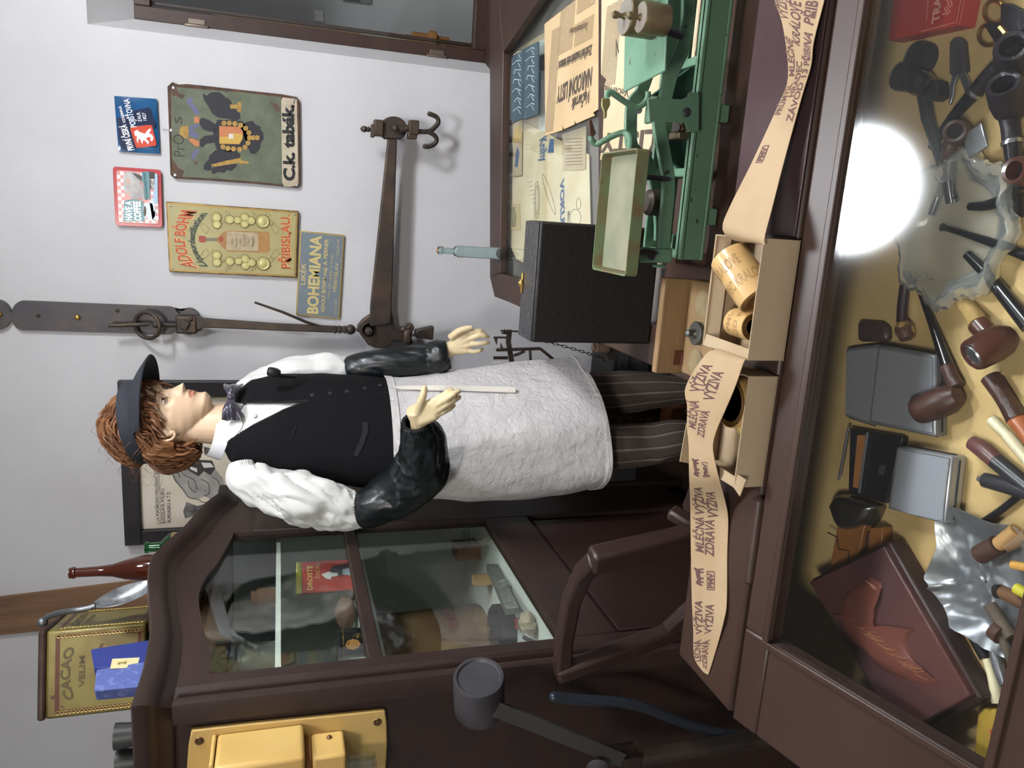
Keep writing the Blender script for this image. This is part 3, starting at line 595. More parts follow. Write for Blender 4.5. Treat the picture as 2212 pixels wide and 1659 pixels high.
# ---- big iron steelyard balance on the wall
r = thing('steelyard_balance', 'huge black wrought iron steelyard balance hung on the white wall', 'balance', P(935, 720, 1, W-.05))
def wv(X, Y, off): return P(X, Y, 1, W-off)
def plate(mb, pts, off, th): mb.prism([wv(x, y, off) for x, y in pts], (0, th, 0))
def arcp(cx, cy, rx, ry, a0, a1, n=10): return [(cx+rx*cos(radians(a0+(a1-a0)*i/n)), cy+ry*sin(radians(a0+(a1-a0)*i/n))) for i in range(n+1)]
b = MB()
plate(b, [(-60, 640), (-10, 645)]+arcp(-6, 679, 30, 31, -75, -15, 6)+arcp(52, 680, 28, 31, 190, 262, 6)+[(360, 662)]+arcp(362, 690, 28, 28, -85, -25, 6)+arcp(408, 693, 26, 28, -160, 20, 12)+[(440, 702), (428, 716)]+arcp(408, 695, 26, 28, 40, 150, 8)+arcp(362, 693, 28, 29, 35, 85, 6)+[(54, 713)]+arcp(52, 684, 28, 30, 90, 160, 6)+arcp(-6, 683, 30, 30, 25, 80, 6)+[(-60, 712)], .012, .010)
b.build('wall_plate', mat('blued_iron_plate', (70, 68, 72), .45, .5, col2=(80, 74, 72), nscale=14, bump=.15, bscale=80), r, bev=.001)
b = MB()
for x, y in ((82, 682), (253, 671)): b.ball(wv(x, y, .014), .006, 10, (1, .6, 1))
b.build('nail', M_iron, r)
MB().ball(wv(167, 686, .015), .0085, 12, (1, .5, 1)).ball(wv(-2, 680, .015), .0085, 12, (1, .5, 1)).build('brass_nail', M_brass, r)
b = MB(); c = wv(318, 703, .05); R_ = .044
b.tube([c+V((cos(a)*R_*.95, sin(a)*R_*.55, sin(a)*R_*.9)) for a in [2*pi*i/32 for i in range(32)]], .0062, 10, loop=True); b.build('ring', M_iron, r)
b = MB(); b.tube([wv(234, 703, .055), wv(260, 703, .052), wv(300, 701, .050), wv(322, 700, .048)], [.006, .0065, .007, .006], 10); b.tube([wv(335, 702, .05), wv(350, 702, .045), wv(385, 702, .04)], .008, 10); b.ball(wv(337, 702, .05), .011, 10); b.build('eye_hook', M_iron, r)
b = MB(); b.box(wv(404, 700, .03), (.058, .05, .064)); b.build('clamp', M_iron, r, bev=.006)
b = MB(); b.box(wv(400, 702, .056), (.028, .02, .02), Matrix.Rotation(.5, 3, 'Y')); b.ball(wv(412, 690, .052), .009, 8); b.build('bolt', M_iron, r, bev=.002)
b = MB(); b.strip([wv(425, 697, .045), wv(440, 697, .048), wv(600, 706, .05), wv(716, 711, .05), wv(752, 712, .05)], [.05, .030, .024, .022, .020], .02, (0, -1, 0)); b.build('hanging_rod', M_iron, r, bev=.003)
b = MB()
for x in (724, 734, 744): b.box(wv(x, 712, .05), (.026, .026, .006))
b.build('collar', M_iron, r, bev=.002)
b = MB(); b.tube([wv(550, 653, .075), wv(610, 674, .07), wv(665, 697, .062), wv(690, 705, .052), wv(712, 709, .05)], [.0035, .0045, .005, .005, .005], 8); b.build('pointer', M_iron, r)
b = MB(); b.ball(wv(757, 712, .05), .018, 14); b.ball(wv(774, 712, .05), .008, 10); b.build('ball_joint', M_iron, r)
b = MB(); plate(b, [(772, 705), (785, 690), (800, 680), (805, 672), (846, 668), (850, 690), (852, 712), (865, 716), (880, 706), (886, 700), (892, 700), (896, 709), (880, 735), (865, 738), (850, 738), (842, 748), (835, 752), (812, 752), (795, 745), (778, 722)], .072, .03); b.build('bracket', M_iron, r, bev=.004)
b = MB(); c = wv(796, 714, .085); b.lathe([(0, .018), (.012, .016), (.014, 0)], c, (0, -1, 0), 12); b.lathe([(.018, 0), (.022, .008), (.026, 0)], wv(796, 712, .073), (0, -1, 0), 20); b.build('pivot_pin', M_iron, r)
b = MB(); b.prism([wv(800, 664, .085), wv(838, 298, .085), wv(858, 298, .085), wv(850, 560, .085), wv(845, 700, .085), wv(800, 706, .085)], (0, .02, 0)); b.build('beam', M_iron, r, bev=.004)
b = MB(); plate(b, arcp(850, 278, 30, 27, -150, 60, 16)+[(862, 300), (836, 300)]+arcp(846, 280, 26, 24, 120, 205, 8), .09, .028); b.build('end_disc', M_iron, r, bev=.004)
b = MB(); b.lathe([(0, .01), (.010, .008), (.011, 0)], wv(853, 276, .1), (0, -1, 0), 10)
b.box(wv(817, 277, .085), (.05, .036, .03)); b.box(wv(805, 283, .085), (.04, .03, .012)); b.box(wv(893, 276, .085), (.045, .036, .032)); b.box(wv(890, 293, .085), (.022, .03, .03))
b.tube([wv(862, 282, .085), wv(882, 276, .085), wv(900, 278, .085)], [.018, .010, .014], 10); b.build('shackle', M_iron, r, bev=.003)
b = MB(); b.lathe([(0, 0), (.007, .004), (.011, .014), (.007, .022), (.010, .026), (.006, .03), (.006, .05)][::1], wv(778, 278, .085), (0, 0, -1), 12); b.build('finial', M_iron, r)
b = MB()
b.tube(smoothline([wv(900, 284, .085), wv(925, 284, .085), wv(938, 276, .082), wv(947, 264, .08), (wv(944, 254, .08)), wv(936, 249, .08), wv(928, 246, .08)], 4), [.008]*12+[.0075]*13, 10)
b.tube(smoothline([wv(915, 284, .085), wv(928, 286, .085), wv(940, 294, .082), wv(943, 304, .08), wv(936, 313, .08), wv(925, 317, .08), wv(918, 316, .08)], 4), .0075, 10); b.ball(wv(928, 246, .08), .0085, 8); b.ball(wv(918, 316, .08), .0085, 8)
b.build('double_hook', M_iron, r)
b = MB(); b.box(wv(879, 726, .085), (.05, .05, .03)); b.ball(wv(871, 712, .085), .014, 10); b.ball(wv(884, 738, .085), .014, 10); b.lathe([(0, .01), (.006, .009), (.007, 0)], wv(893, 723, .11), (0, -1, 0), 8); b.build('lower_joint', M_iron, r, bev=.01)
b = MB(); b.prism([wv(898, 714, .10), wv(938, 705, .10), wv(936, 735, .10), wv(898, 730, .10)], (0, .035, 0)); b.build('foot_cup', M_iron, r, bev=.004)
# ---- framed drawing behind the mannequin
yp = W-.006
r = thing('framed_poster', 'tall black framed drawing with handwritten lines on cream paper behind the mannequin', 'picture', P(1100, 950, 1, yp))
S = Sign(W-.012, 180, 720, 3.456, r)
zt0, zb0, xl0, xr0 = 1.905, .64, -1.183, -.608; fwd = .052
M_pf = mat('black_frame_wood', (40, 37, 39), .45, bump=.1)
b = MB()
for a, c in (((xl0, W-.03, zt0-fwd), (xr0, W-.001, zt0)), ((xl0, W-.03, zb0), (xr0, W-.001, zb0+fwd)), ((xl0, W-.03, zb0+fwd), (xl0+fwd, W-.001, zt0-fwd)), ((xr0-fwd, W-.03, zb0+fwd), (xr0, W-.001, zt0-fwd))): b.bx(a, c)
b.build('frame', M_pf, r, bev=.003)
MB().bx((xl0+fwd-.002, W-.011, zb0+fwd-.002), (xr0-fwd+.002, W-.002, zt0-fwd+.002)).build('paper', mat('aged_cream_paper', (212, 204, 188), .85, col2=(202, 190, 168), nscale=6), r, smooth=False)
b = MB()
for t, a, c, cap in [('J. a A. POHOŘELÉHO VYKLUČOVAČ JETELOVÉHO', (570, 1425), (552, 920), 26), ('JUGOSLAVII, POLSKU,', (612, 1420), (604, 1155), 28), ('RUMUNSKU A T D.', (655, 1410), (650, 1180), 28)]: S.line(b, t, a, c, cap, bold=0, lift=1)
b.prism([S.p(578, 1425, -.0005), S.p(560, 915, -.0005), S.p(562, 915, -.0005), S.p(580, 1425, -.0005)], (0, .0004, 0)); b.build('handwriting', M_ink, r, smooth=False)
g1_ = mat('pencil_grey_light', (168, 164, 158), .9, col2=(126, 122, 118), nscale=22, nmix=(.3, .7)); g2_ = mat('pencil_grey_mid', (118, 116, 112), .9, col2=(70, 68, 66), nscale=30); g3_ = mat('pencil_dark', (58, 56, 56), .9)
S.poly('drawn_cloud', g1_, [[(585, 925), (640, 1010), (680, 1100), (740, 1170), (780, 1225), (850, 1240), (900, 1215), (1000, 1260), (1060, 1180), (1040, 1080), (980, 1010), (860, 1060), (760, 1000), (700, 930)]], 1)
S.poly('drawn_houses', g3_, [[(720, 950), (760, 905), (850, 900), (870, 945), (960, 950), (985, 1010), (950, 1060), (900, 1030), (860, 1068), (780, 1020)]], 2)
S.poly('drawn_walls', mat('paper_white_patch', (206, 202, 196), .9), [[(732, 950), (768, 925), (770, 960), (735, 985)], [(800, 930), (838, 925), (840, 960), (805, 965)], [(880, 965), (950, 968), (975, 1000), (900, 1005)], [(790, 990), (850, 1010), (850, 1040), (800, 1015)]], 3)
S.poly('drawn_shadow', g2_, [[(770, 1260), (850, 1290), (1000, 1250), (1100, 1285), (1060, 1300), (760, 1380), (745, 1330)]], 1)
b = MB()
for q in ([(600, 935), (650, 1015), (690, 1100), (745, 1165), (785, 1222), (850, 1238)], [(700, 930), (740, 985), (770, 1010)], [(700, 1000), (760, 1060), (830, 1100), (850, 1170)], [(880, 1090), (930, 1120), (940, 1190), (900, 1215)], [(960, 1070), (1010, 1110), (1020, 1180)], [(780, 1100), (800, 1160), (840, 1190)], [(860, 1240), (900, 1262), (1000, 1258), (1060, 1290)], [(640, 960), (700, 1020), (720, 1080)]): b.tube(smoothline([S.p(x, y, -.0008) for x, y in q], 5), .0011, 5)
b.build('pencil_outline', g3_, r)
# green bottle label + bottle on top of cabinet come later; wall sockets:
M_sock = mat('ivory_plastic', (206, 200, 186), .4)
def socket(X0, Y0, X1, Y1, label, hx=.5):
    a = P(X1, Y0, 1, W-.012); c = P(X0, Y1, 1, W-.012); cx = (a+c)/2; s_ = (V((a.x, 0, 0))-V((c.x, 0, 0))).length
    r = thing('wall_socket', label, 'socket', (cx.x, W-.01, min(a.z, c.z)), 'white sockets low on the back wall'); hh = abs(a.z-c.z)/2; hw = abs(a.x-c.x)/2
    MB().bx((cx.x-hw, W-.014, cx.z-hh), (cx.x+hw, W-.0005, cx.z+hh)).build('plate', M_sock, r, bev=.003)
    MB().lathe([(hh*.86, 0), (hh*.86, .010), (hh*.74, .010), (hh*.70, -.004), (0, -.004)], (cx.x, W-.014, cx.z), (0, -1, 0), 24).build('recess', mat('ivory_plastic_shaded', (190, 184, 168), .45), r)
    b = MB()
    for dx, dz in ((-.0095, -.0), (.0095, -.0), (0, .012)): b.lathe([(0, .0025), (.0028, .0025), (.0028, 0)], (cx.x+dx, W-.0115, cx.z+dz), (0, -1, 0), 8)
    b.build('contact_hole', M_ink, r)
socket(1062, 783, 1106, 826, 'white wall socket behind the mannequin, right of the waist')
socket(1362, 772, 1396, 806, 'white wall socket low under the display table edge')
# ---- iron stand with bars under the signs
yr = 2.42
def ip(X, Y, dy=0): return P(X, Y, 1, yr+dy)
r = thing('iron_rack', 'dark iron rack of bars and hooks between the mannequin and black box', 'iron rack', (ip(1108, 840).x, yr, 0))
b = MB(); b.strip([ip(1101, 712), ip(1098, 738), ip(1108, 797), ip(1118, 850)], .016, .012, (0, -1, 0)); b.strip([ip(1118, 850), V((ip(1118, 850).x, yr+.02, .35)), V((ip(1118, 850).x, yr+.02, 0))], .016, .012, (0, -1, 0)); b.build('upright', M_iron, r, bev=.002)
for nm, pts, wd in [('top_rod', [(1081, 714), (1120, 716)], .005), ('hook_arm', [(1066, 729), (1096, 729)], .006), ('crossbar', [(1072, 756), (1167, 753)], .010), ('brace', [(1167, 753), (1219, 796), (1260, 830)], .010), ('strut', [(1145, 756), (1147, 800), (1149, 840)], .008), ('short_arm', [(1110, 768), (1122, 764), (1134, 758)], .009), ('slab', [(1066, 773), (1097, 773)], .010)]:
    b = MB(); b.strip([ip(*p, -.01) for p in pts], wd, .009, (0, -1, 0)); b.build(nm, M_iron, r, bev=.0015)
b = MB()
for a, c, q in (((1071, 731), (1073, 745), .006), ((1084, 754), (1082, 741), .006), ((1087, 716), (1096, 722), .01)): b.tube([ip(*a, -.01), ip(*c, -.01)], [q, .001], 8)
b.build('spike', M_iron, r)
b = MB(); b.tube([ip(1162, 735, -.02), ip(1164, 745, -.02)], .003, 6); 
ch = thing('iron_chain', 'thin dark iron chain hanging beside the black box under the table edge', 'chain', ip(1310, 778, -.05))
p0 = ip(1150, 730, -.05); p1 = ip(1308, 776, -.05); n_ = 17
for i in range(n_):
    t0 = i/n_; t1 = (i+1.25)/n_; a = p0.lerp(p1, t0)+V((0, 0, -.012*sin(pi*t0))); c = p0.lerp(p1, t1)+V((0, 0, -.012*sin(pi*min(1, t1)))); d = (c-a).normalized(); sd = V((0, -1, 0)) if i % 2 else d.cross(V((0, -1, 0))).normalized()
    mid = (a+c)/2; L_ = (c-a).length/2; MB().tube([mid+d*(cos(q)*L_)+sd*(sin(q)*.0042) for q in [2*pi*k/14 for k in range(14)]], .0014, 6, loop=True).build('link', M_iron, ch)
MB().tube([p1+V((cos(q)*.007, 0, sin(q)*.007)) for q in [2*pi*k/16 for k in range(16)]], .002, 6, loop=True).build('end_ring', M_iron, ch)
r = thing('wooden_peg', 'small turned wooden peg on an iron bracket beneath the display table edge', 'peg', ip(1320, 752, -.2))
pa = P(1278, 750, 1, 2.25); pb = P(1314, 753, 1, 2.25)
MB().lathe([(0, 0), (.010, .002), (.011, .008), (.006, .012), (.0155, .016), (.017, .046), (.014, (pb-pa).length)], pa, pb-pa, 16).build('peg_head', mat('aged_beech', (112, 92, 70), .6), r)
b = MB(); b.prism([P(1307, 746, 1, 2.25), P(1338, 756, 1, 2.25), P(1324, 778, 1, 2.25), P(1314, 779, 1, 2.25)], (0, .02, 0)); b.build('bracket', M_iron, r, bev=.001)
# ================================================================ THE MANNEQUIN (shop assistant)
man = thing('person', 'shop assistant figure in black waistcoat, white apron, bow tie and dark visor cap', 'person', (-.58, 2.2, 0))
def Q(X, Y, y): return P(X, Y, 1, y)
def proj(p):
    d = V(p)-EYE; t = d.dot(cF); return 1106-FPX*d.dot(cU)/t, 829.5-FPX*d.dot(cR)/t
AF = radians(40); fv = V((cos(AF), -sin(AF), 0)); lv = V((sin(AF), cos(AF), 0))
class Body:
    def __init__(s, secs, yc=2.2, ratio=.66):
        s.L = []
        for X, Yl, Yr in secs:
            a = Q(X, Yl, yc); c = Q(X, Yr, yc); m = (a+c)/2; H = (c-a).length/2; rt = V((.97, .25, 0))
            k = sqrt(lv.dot(rt)**2+(ratio*fv.dot(rt))**2); s.L.append((m.z, m.x, m.y, H/k, H/k*ratio))
        s.L.sort()
    def at(s, z):
        L = s.L
        if z <= L[0][0]: return L[0][1:]
        for i in range(len(L)-1):
            if z <= L[i+1][0]:
                t = (z-L[i][0])/(L[i+1][0]-L[i][0]); t = t*t*(3-2*t)*.4+t*.6; return tuple(L[i][k]+(L[i+1][k]-L[i][k])*t for k in (1, 2, 3, 4))
        return L[-1][1:]
    def pt(s, ang, z, off=0, fold=None):
        cx, cy, a, b = s.at(z); o = off+(fold(ang, z) if fold else 0)
        return V((cx, cy, z))+lv*((a+o)*sin(ang))+fv*((b+o)*cos(ang))
    def hit(s, X, Y, off=0):
        d = ray(X, Y); t = 1.5
        while t < 2.9:
            p = EYE+d*t
            if s.L[0][0]-.05 < p.z < s.L[-1][0]+.03:
                cx, cy, a, b = s.at(p.z); q = p-V((cx, cy, p.z))
                if (q.dot(lv)/(a+off))**2+(q.dot(fv)/(b+off))**2 < 1: return p
            t += .003
        return EYE+d*2.1
tor = Body([(478, 940, 893), (488, 965, 880), (500, 985, 866), (518, 1004, 846), (545, 1014, 828), (600, 1018, 815), (700, 1026, 814), (780, 1036, 818), (850, 1046, 826), (920, 1050, 826)])
apr = Body([(838, 1049, 824), (870, 1053, 826), (920, 1056, 822), (1000, 1060, 808), (1100, 1056, 796), (1180, 1046, 792), (1262, 1034, 790)])
# ---- head ----------------------------------------------------------------
hc = Q(364, 908, 2.2)                          # ear axis
fh = V((.985, -.17, -.10)).normalized(); sh = V((.17, .985, .0)); sh = (sh-fh*sh.dot(fh)).normalized(); uh = fh.cross(sh).normalized()
if uh.z < 0: uh = -uh
HH = .252; h0_ = .43
def it(tab, h):
    for (a, x), (c, y) in zip(tab, tab[1:]):
        if h <= c: t = (h-a)/(c-a); t = t*t*(3-2*t)*.5+t*.5; return x+(y-x)*t
    return tab[-1][1]
TF = [(0, .058), (.03, .080), (.08, .0895), (.13, .086), (.17, .0855), (.22, .090), (.28, .0895), (.35, .0875), (.42, .086), (.48, .088), (.55, .097), (.65, .099), (.78, .089), (.9, .060), (.97, .028), (1, 0)]
TB = [(0, .045), (.05, .02), (.1, .0), (.2, -.03), (.3, -.062), (.45, -.094), (.6, -.104), (.75, -.098), (.9, -.066), (.97, -.03), (1, 0)]
TW = [(0, .014), (.04, .030), (.1, .042), (.2, .054), (.3, .0615), (.4, .068), (.5, .072), (.6, .0755), (.72, .075), (.82, .066), (.91, .046), (.97, .022), (1, 0)]
def headpt(h, a):
    F, B, Wd = it(TF, h), it(TB, h), it(TW, h); c = (F+B)/2; d = (F-B)/2; ca, sa = cos(a), sin(a)
    x = c+d*(abs(ca)**.9)*(1 if ca > 0 else -1); y = Wd*(abs(sa)**.85)*(1 if sa > 0 else -1)
    if ca > 0:
        g = lambda u, s_: math.exp(-(u/s_)**2)
        nz = 0
        if .26 < h < .56:
            k = (h-.305)/.2; amp = .027*max(0, 1-k)**1.1 if k > 0 else .027*max(0, 1+k*5.5)
            nz = max(0, amp)*g(y, .0105+.006*max(0, 1-abs(h-.32)/.06))
        x += nz
        for s_ in (-1, 1):
            x -= .0115*g(y-s_*.032, .0155)*g(h-.475, .045); x += .0035*g(y-s_*.040, .018)*g(h-.36, .07); x += .003*g(y-s_*.030, .02)*g(h-.56, .025)
            x += .007*g(y-s_*.0125, .006)*g(h-.315, .02)
        x += .0062*g(y, .020)*g(h-.243, .0155)+.0066*g(y, .017)*g(h-.196, .016)-.0035*g(y, .022)*g(h-.2185, .006)-.003*g(y, .006)*g(h-.275, .02)
        x += .003*g(y, .016)*g(h-.08, .05)
    return hc+fh*x+sh*y+uh*((h-h0_)*HH)
body = MB(); NA, NH = 96, 110
rows = []
for j in range(NH+1):
    h = j/NH; h = h if h < .98 else .98+(h-.98)
    rows.append([headpt(min(h, .998), 2*pi*i/NA) for i in range(NA)])
vs = [p for r_ in rows for p in r_]; fs = []
for j in range(NH):
    for i in range(NA): fs.append((j*NA+i, j*NA+(i+1) % NA, (j+1)*NA+(i+1) % NA, (j+1)*NA+i))
fs += [tuple(range(NA-1, -1, -1)), tuple(range(NA*NH, NA*NH+NA))]
body.add(vs, fs)
for s_ in (-1, 1):   # ears
    ec = hc+sh*(s_*.070)+uh*.002-fh*.004
    body.tube([ec+fh*(.018*cos(t)-.004*sin(t))+uh*(.030*sin(t)+.002)+sh*(s_*(.010+.006*cos(t+2))) for t in [.2+i*.33 for i in range(17)]], [.004]*17, 8)
    body.ball(ec-uh*.024+fh*.006+sh*s_*.006, .007, 8); body.ball(ec+sh*s_*.002, .014, 10, (1, .6, 1.5))
nb = Q(500, 925, 2.2)
body.tube([hc-fh*.012-uh*.02, hc-fh*.008-uh*.07, nb+V((.012, 0, .02)), nb+V((.0, 0, -.06))], [.050, .050, .058, .075], 24)
# limbs under the clothes
def limb(pts, r): body.tube(pts, r, 14)
shR = Q(545, 1018, 2.06); elR = Q(868, 1078, 1.99); wrR = Q(905, 905, 1.84)
shL = Q(545, 845, 2.34); elL = Q(760, 797, 2.36); wrL = Q(962, 762, 2.30)
limb([Q(530, 1005, 2.08), Q(575, 1050, 2.025), Q(645, 1072, 2.0), Q(710, 1088, 2.0), Q(784, 1102, 1.99), Q(842, 1073, 1.965)], [.018, .034, .038, .036, .032, .030]); limb([Q(842, 1073, 1.965), Q(886, 1044, 1.945), Q(915, 1000, 1.92), Q(912, 950, 1.885), wrR, Q(896, 884, 1.83)], [.030, .030, .028, .026, .024, .024])
limb([shL, shL.lerp(elL, .5), elL], [.034, .036, .032]); limb([elL, elL.lerp(wrL, .5), wrL, Q(974, 755, 2.30)], [.034, .032, .023, .022])
for zt in [tor.L[i] for i in range(len(tor.L)-1)]:
    pass
vv = []; zs_ = [tor.L[0][0]+(tor.L[-1][0]-.01-tor.L[0][0])*i/16 for i in range(17)]; n0 = 28
body.add([tor.pt(2*pi*k/n0, z, -.02) for z in zs_ for k in range(n0)], [tuple(range(n0-1, -1, -1)), tuple(range(16*n0, 17*n0))]+[(n0*i+k, n0*i+(k+1) % n0, n0*i+n0+(k+1) % n0, n0*i+n0+k) for i in range(16) for k in range(n0)])
hipz = tor.L[0][0]; hc2 = V((tor.L[0][1], tor.L[0][2], hipz))
legA = [hc2+lv*.085+V((0, 0, .02)), Q(1250, 852, 2.28), Q(1350, 848, 2.30), Q(1470, 842, 2.31)]; legB = [hc2-lv*.085+V((0, 0, .02)), Q(1290, 968, 2.13), Q(1390, 962, 2.13), Q(1480, 946, 2.14)]
for L_ in (legA, legB): limb(L_, [.065, .05, .045, .034])
# hands: palm + four fingers + thumb, each finger bent at two joints
def hand(wr, fingers, thumb, palm, w_, nrm, fr=.0082):
    """wr wrist, palm list of 4 knuckle points, fingers list of point chains, nrm palm normal"""
    kn = [f[0] for f in fingers]; kc = sum(kn, V((0, 0, 0)))/4
    for k in kn: body.tube([wr.lerp(k, .02), wr.lerp(k, .35), wr.lerp(k, .7), k], [.020, .0185, .0150, .0112], 12)
    body.tube([wr, wr.lerp(kc, .5), wr.lerp(kc, .9)], [.022, .023, .017], 14, flat=.62, up=nrm)
    for i, f in enumerate(fingers):
        r = fr*(1, 1.03, .97, .86)[i]; body.tube(smoothline(f, 4), [r*1.1-(r*.30)*j/(4*(len(f)-1)) for j in range(4*(len(f)-1)+1)], 10); body.ball(f[-1], r*.82, 10)
        for q in f[1:-1]: body.ball(q, r*1.07, 10)
    body.tube(smoothline(thumb, 4), [.0125-.0048*j/(4*(len(thumb)-1)) for j in range(4*(len(thumb)-1)+1)], 10); body.ball(thumb[-1], .0078, 10)
def zz(x, y, d): return Q(740+x/3.456, 660+y/3.456, d)
hand(zz(560, 855, 1.84), [[zz(668, 722, 1.790), zz(735, 682, 1.782), zz(780, 650, 1.782), zz(812, 630, 1.788)], [zz(700, 742, 1.785), zz(778, 696, 1.772), zz(828, 662, 1.772), zz(866, 640, 1.778)], [zz(716, 775, 1.785), zz(785, 735, 1.775), zz(832, 706, 1.776), zz(870, 684, 1.784)], [zz(706, 815, 1.79), zz(762, 790, 1.785), zz(800, 768, 1.788), zz(832, 746, 1.796)]],
     [zz(570, 790, 1.815), zz(585, 720, 1.795), zz(605, 660, 1.79), zz(612, 615, 1.79)], None, .04, V((0, 1, .2)))
hand(zz(800, 320, 2.30), [[zz(925, 215, 2.275), zz(985, 192, 2.262), zz(1025, 190, 2.26), zz(1052, 198, 2.264)], [zz(942, 250, 2.272), zz(1010, 226, 2.255), zz(1056, 226, 2.254), zz(1086, 232, 2.26)], [zz(945, 292, 2.272), zz(1012, 284, 2.256), zz(1058, 280, 2.256), zz(1090, 277, 2.262)], [zz(930, 335, 2.275), zz(985, 345, 2.264), zz(1020, 338, 2.264), zz(1042, 326, 2.27)]],
     [zz(805, 240, 2.285), zz(860, 195, 2.265), zz(915, 172, 2.255), zz(958, 165, 2.25)], None, .04, V((0, 1, 0)))
M_skin = mat('painted_skin', (222, 192, 160), .42, col2=(214, 182, 150), nscale=6); M_lip = mat('painted_lips', (188, 126, 98), .35); M_hand = mat('painted_hand_skin', (212, 192, 152), .45)
bo_ = body.build('body', [M_skin, M_lip, M_hand], man, smooth=False)
rm = bo_.modifiers.new('rm', 'REMESH'); rm.mode = 'VOXEL'; rm.voxel_size = .0026
sm = bo_.modifiers.new('sm', 'SMOOTH'); sm.factor = .5; sm.iterations = 3
bpy.context.view_layer.update(); dg = bpy.context.evaluated_depsgraph_get(); nm_ = bpy.data.meshes.new_from_object(bo_.evaluated_get(dg)); bo_.modifiers.clear(); bo_.data = nm_
nm_.materials.clear(); [nm_.materials.append(m) for m in (M_skin, M_lip, M_hand)]
o_ = WL[bo_]; mi = []
lipc = [headpt(.243, 0), headpt(.200, 0)]
for pl in nm_.polygons:
    c = pl.center+o_; q = c-hc; k = 0
    if q.length > .2: k = 2
    else:
        h = q.dot(uh)/HH+h0_; x = q.dot(fh); y = q.dot(sh)
        if x > .06:
            lim = .0275; t = abs(y)/lim
            if t < 1 and .2185-.040*(1-t**1.6)-.002 < h < .2185+.040*(1-t*t)+.002-(.007*math.exp(-(y/.004)**2)): k = 1
    mi.append(k)
nm_.polygons.foreach_set('material_index', mi); nm_.polygons.foreach_set('use_smooth', [True]*len(mi)); nm_.update()
for s_ in (-1, 1):
    ec = hc+fh*.0685+sh*(s_*.0325)+uh*((.478-h0_)*HH)
    ey = MB().ball(ec, .0128, 20).build('eye', mat('eye_white', (226, 222, 214), .2, coat=.5), man)
    look = (fh+sh*(s_*.12-.22)).normalized()
    MB().lathe([(0, .0134), (.0035, .0131), (.0058, .0122), (.0060, .0108)], ec, look, 16).build('iris', mat('brown_iris', (66, 44, 34), .15), ey)
    MB().lathe([(0, .0137), (.0026, .0134)], ec, look, 12).build('pupil', M_ink, ey)
    b = MB()
    for k, sg in ((1, 1), (-1, -1)):
        b.tube([ec+fh*(.0128*cos(t)*.98)+sh*(.0155*sin(t)*1.0)+uh*(sg*(.0052*cos(t)+.001)) for t in [-1.2+i*.24 for i in range(11)]], .0017, 6)
    b.build('eyelid', mat('eyelid_paint', (166, 128, 104), .4), ey)
b = MB(); b.tube([hc+fh*(.097-abs(t)*.012)+sh*(-.034+t*.018)+uh*((.555-h0_)*HH+.002*cos(t*1.5)) for t in (-1, -.5, 0, .5, 1)], [.001, .002, .0024, .002, .001], 6); b.build('eyebrow', mat('eyebrow_brown', (82, 56, 42), .7), man)
# ---- hair -----------------------------------------------------------------
CB = Q(300, 912, 2.2); CA, CW = .112, .098
CE = (fh+uh*.30).normalized(); CS = (sh-uh*.12); CS = (CS-CE*CS.dot(CE)).normalized(); CU = CE.cross(CS).normalized(); CU = CU if CU.z > 0 else -CU
M_hair = mat('auburn_hair', (146, 98, 62), .5, col2=(94, 60, 40), nscale=22, nmix=(.3, .7), stretch=(1, 1, .3), bump=.6, bscale=160)
hb = MB(); hz = lambda d: noise.noise(d*3.1)
def hairR(d):   # d unit direction in head frame (f, s, u): radius of the hair mass, 0 = none
    f, s, u = d
    r = 1/sqrt((f/.122)**2+(s/.100)**2+(u/.165)**2) if u > 0 else 1/sqrt((f/.122)**2+(s/.098)**2+(u/.10)**2)
    return r
rnd = random.Random(3)
def hp(f, s, u): return hc+fh*f+sh*s+uh*u
HX = .022
def squeeze(p):   # the cap band presses the hair flat
    w_ = hp(p.x, p.y, p.z)-CB; e = w_.dot(CU); k = math.exp(-(e/.020)**2); a = w_.dot(CE); s2 = w_.dot(CS); rr = sqrt((a/CA)**2+(s2/CW)**2)
    if rr > .94: f = 1-(1-.94/rr)*k; w2_ = CE*(a*f)+CS*(s2*f)+CU*e; q = CB+w2_-hc; return (q.dot(fh), q.dot(sh), q.dot(uh))
    return (p.x, p.y, p.z)
hb2 = MB()
def shell(u_, v_):
    a = 2*pi*u_; t = pi*v_; d = V((cos(a)*sin(t), sin(a)*sin(t), cos(t))); r = hairR(d)*(1+.10*noise.noise(d*2.3)+.05*noise.noise(d*6)); p = d*r
    if d.x > .25 and d.z < .52: p = d*min(r, .074)
    elif d.x > .05 and d.z < .15: p = d*min(r, .066)
    if d.z < -.3: p = d*min(r, .088 if d.x < -.35 else .05)
    return hp(*squeeze(V((p.x-HX, p.y, p.z))))
hb2.grid(shell, 72, 48, closeu=True)
def lock(d, L, r0, down):
    d = V(d).normalized(); r = hairR(d)*(.94+.08*rnd.random()); p = d*r; pts = []; tan_ = V((-.75-.25*rnd.random(), rnd.uniform(-.4, .4), -down*(.6+.6*rnd.random()))); tan_ = (tan_-d*tan_.dot(d)).normalized()
    bi = d.cross(tan_); n = 8; ph = rnd.random()*6; amp = .009*rnd.uniform(.4, 1.6); dirp = p.copy()
    for i in range(n):
        t = i/(n-1); q = dirp+bi*(amp*sin(ph+t*5))+d*(amp*.7*cos(ph+t*5)); pts.append(hp(*squeeze(V((q.x-HX, q.y, q.z))))); dirp = dirp+tan_*(L/n); k = hairR(dirp.normalized())
        if dirp.length > k*1.04: dirp = dirp.normalized()*k*1.03
    return pts, [r0*(.55, .9, 1, 1, .9, .75, .5, .15)[i] for i in range(n)]
cnt = 0
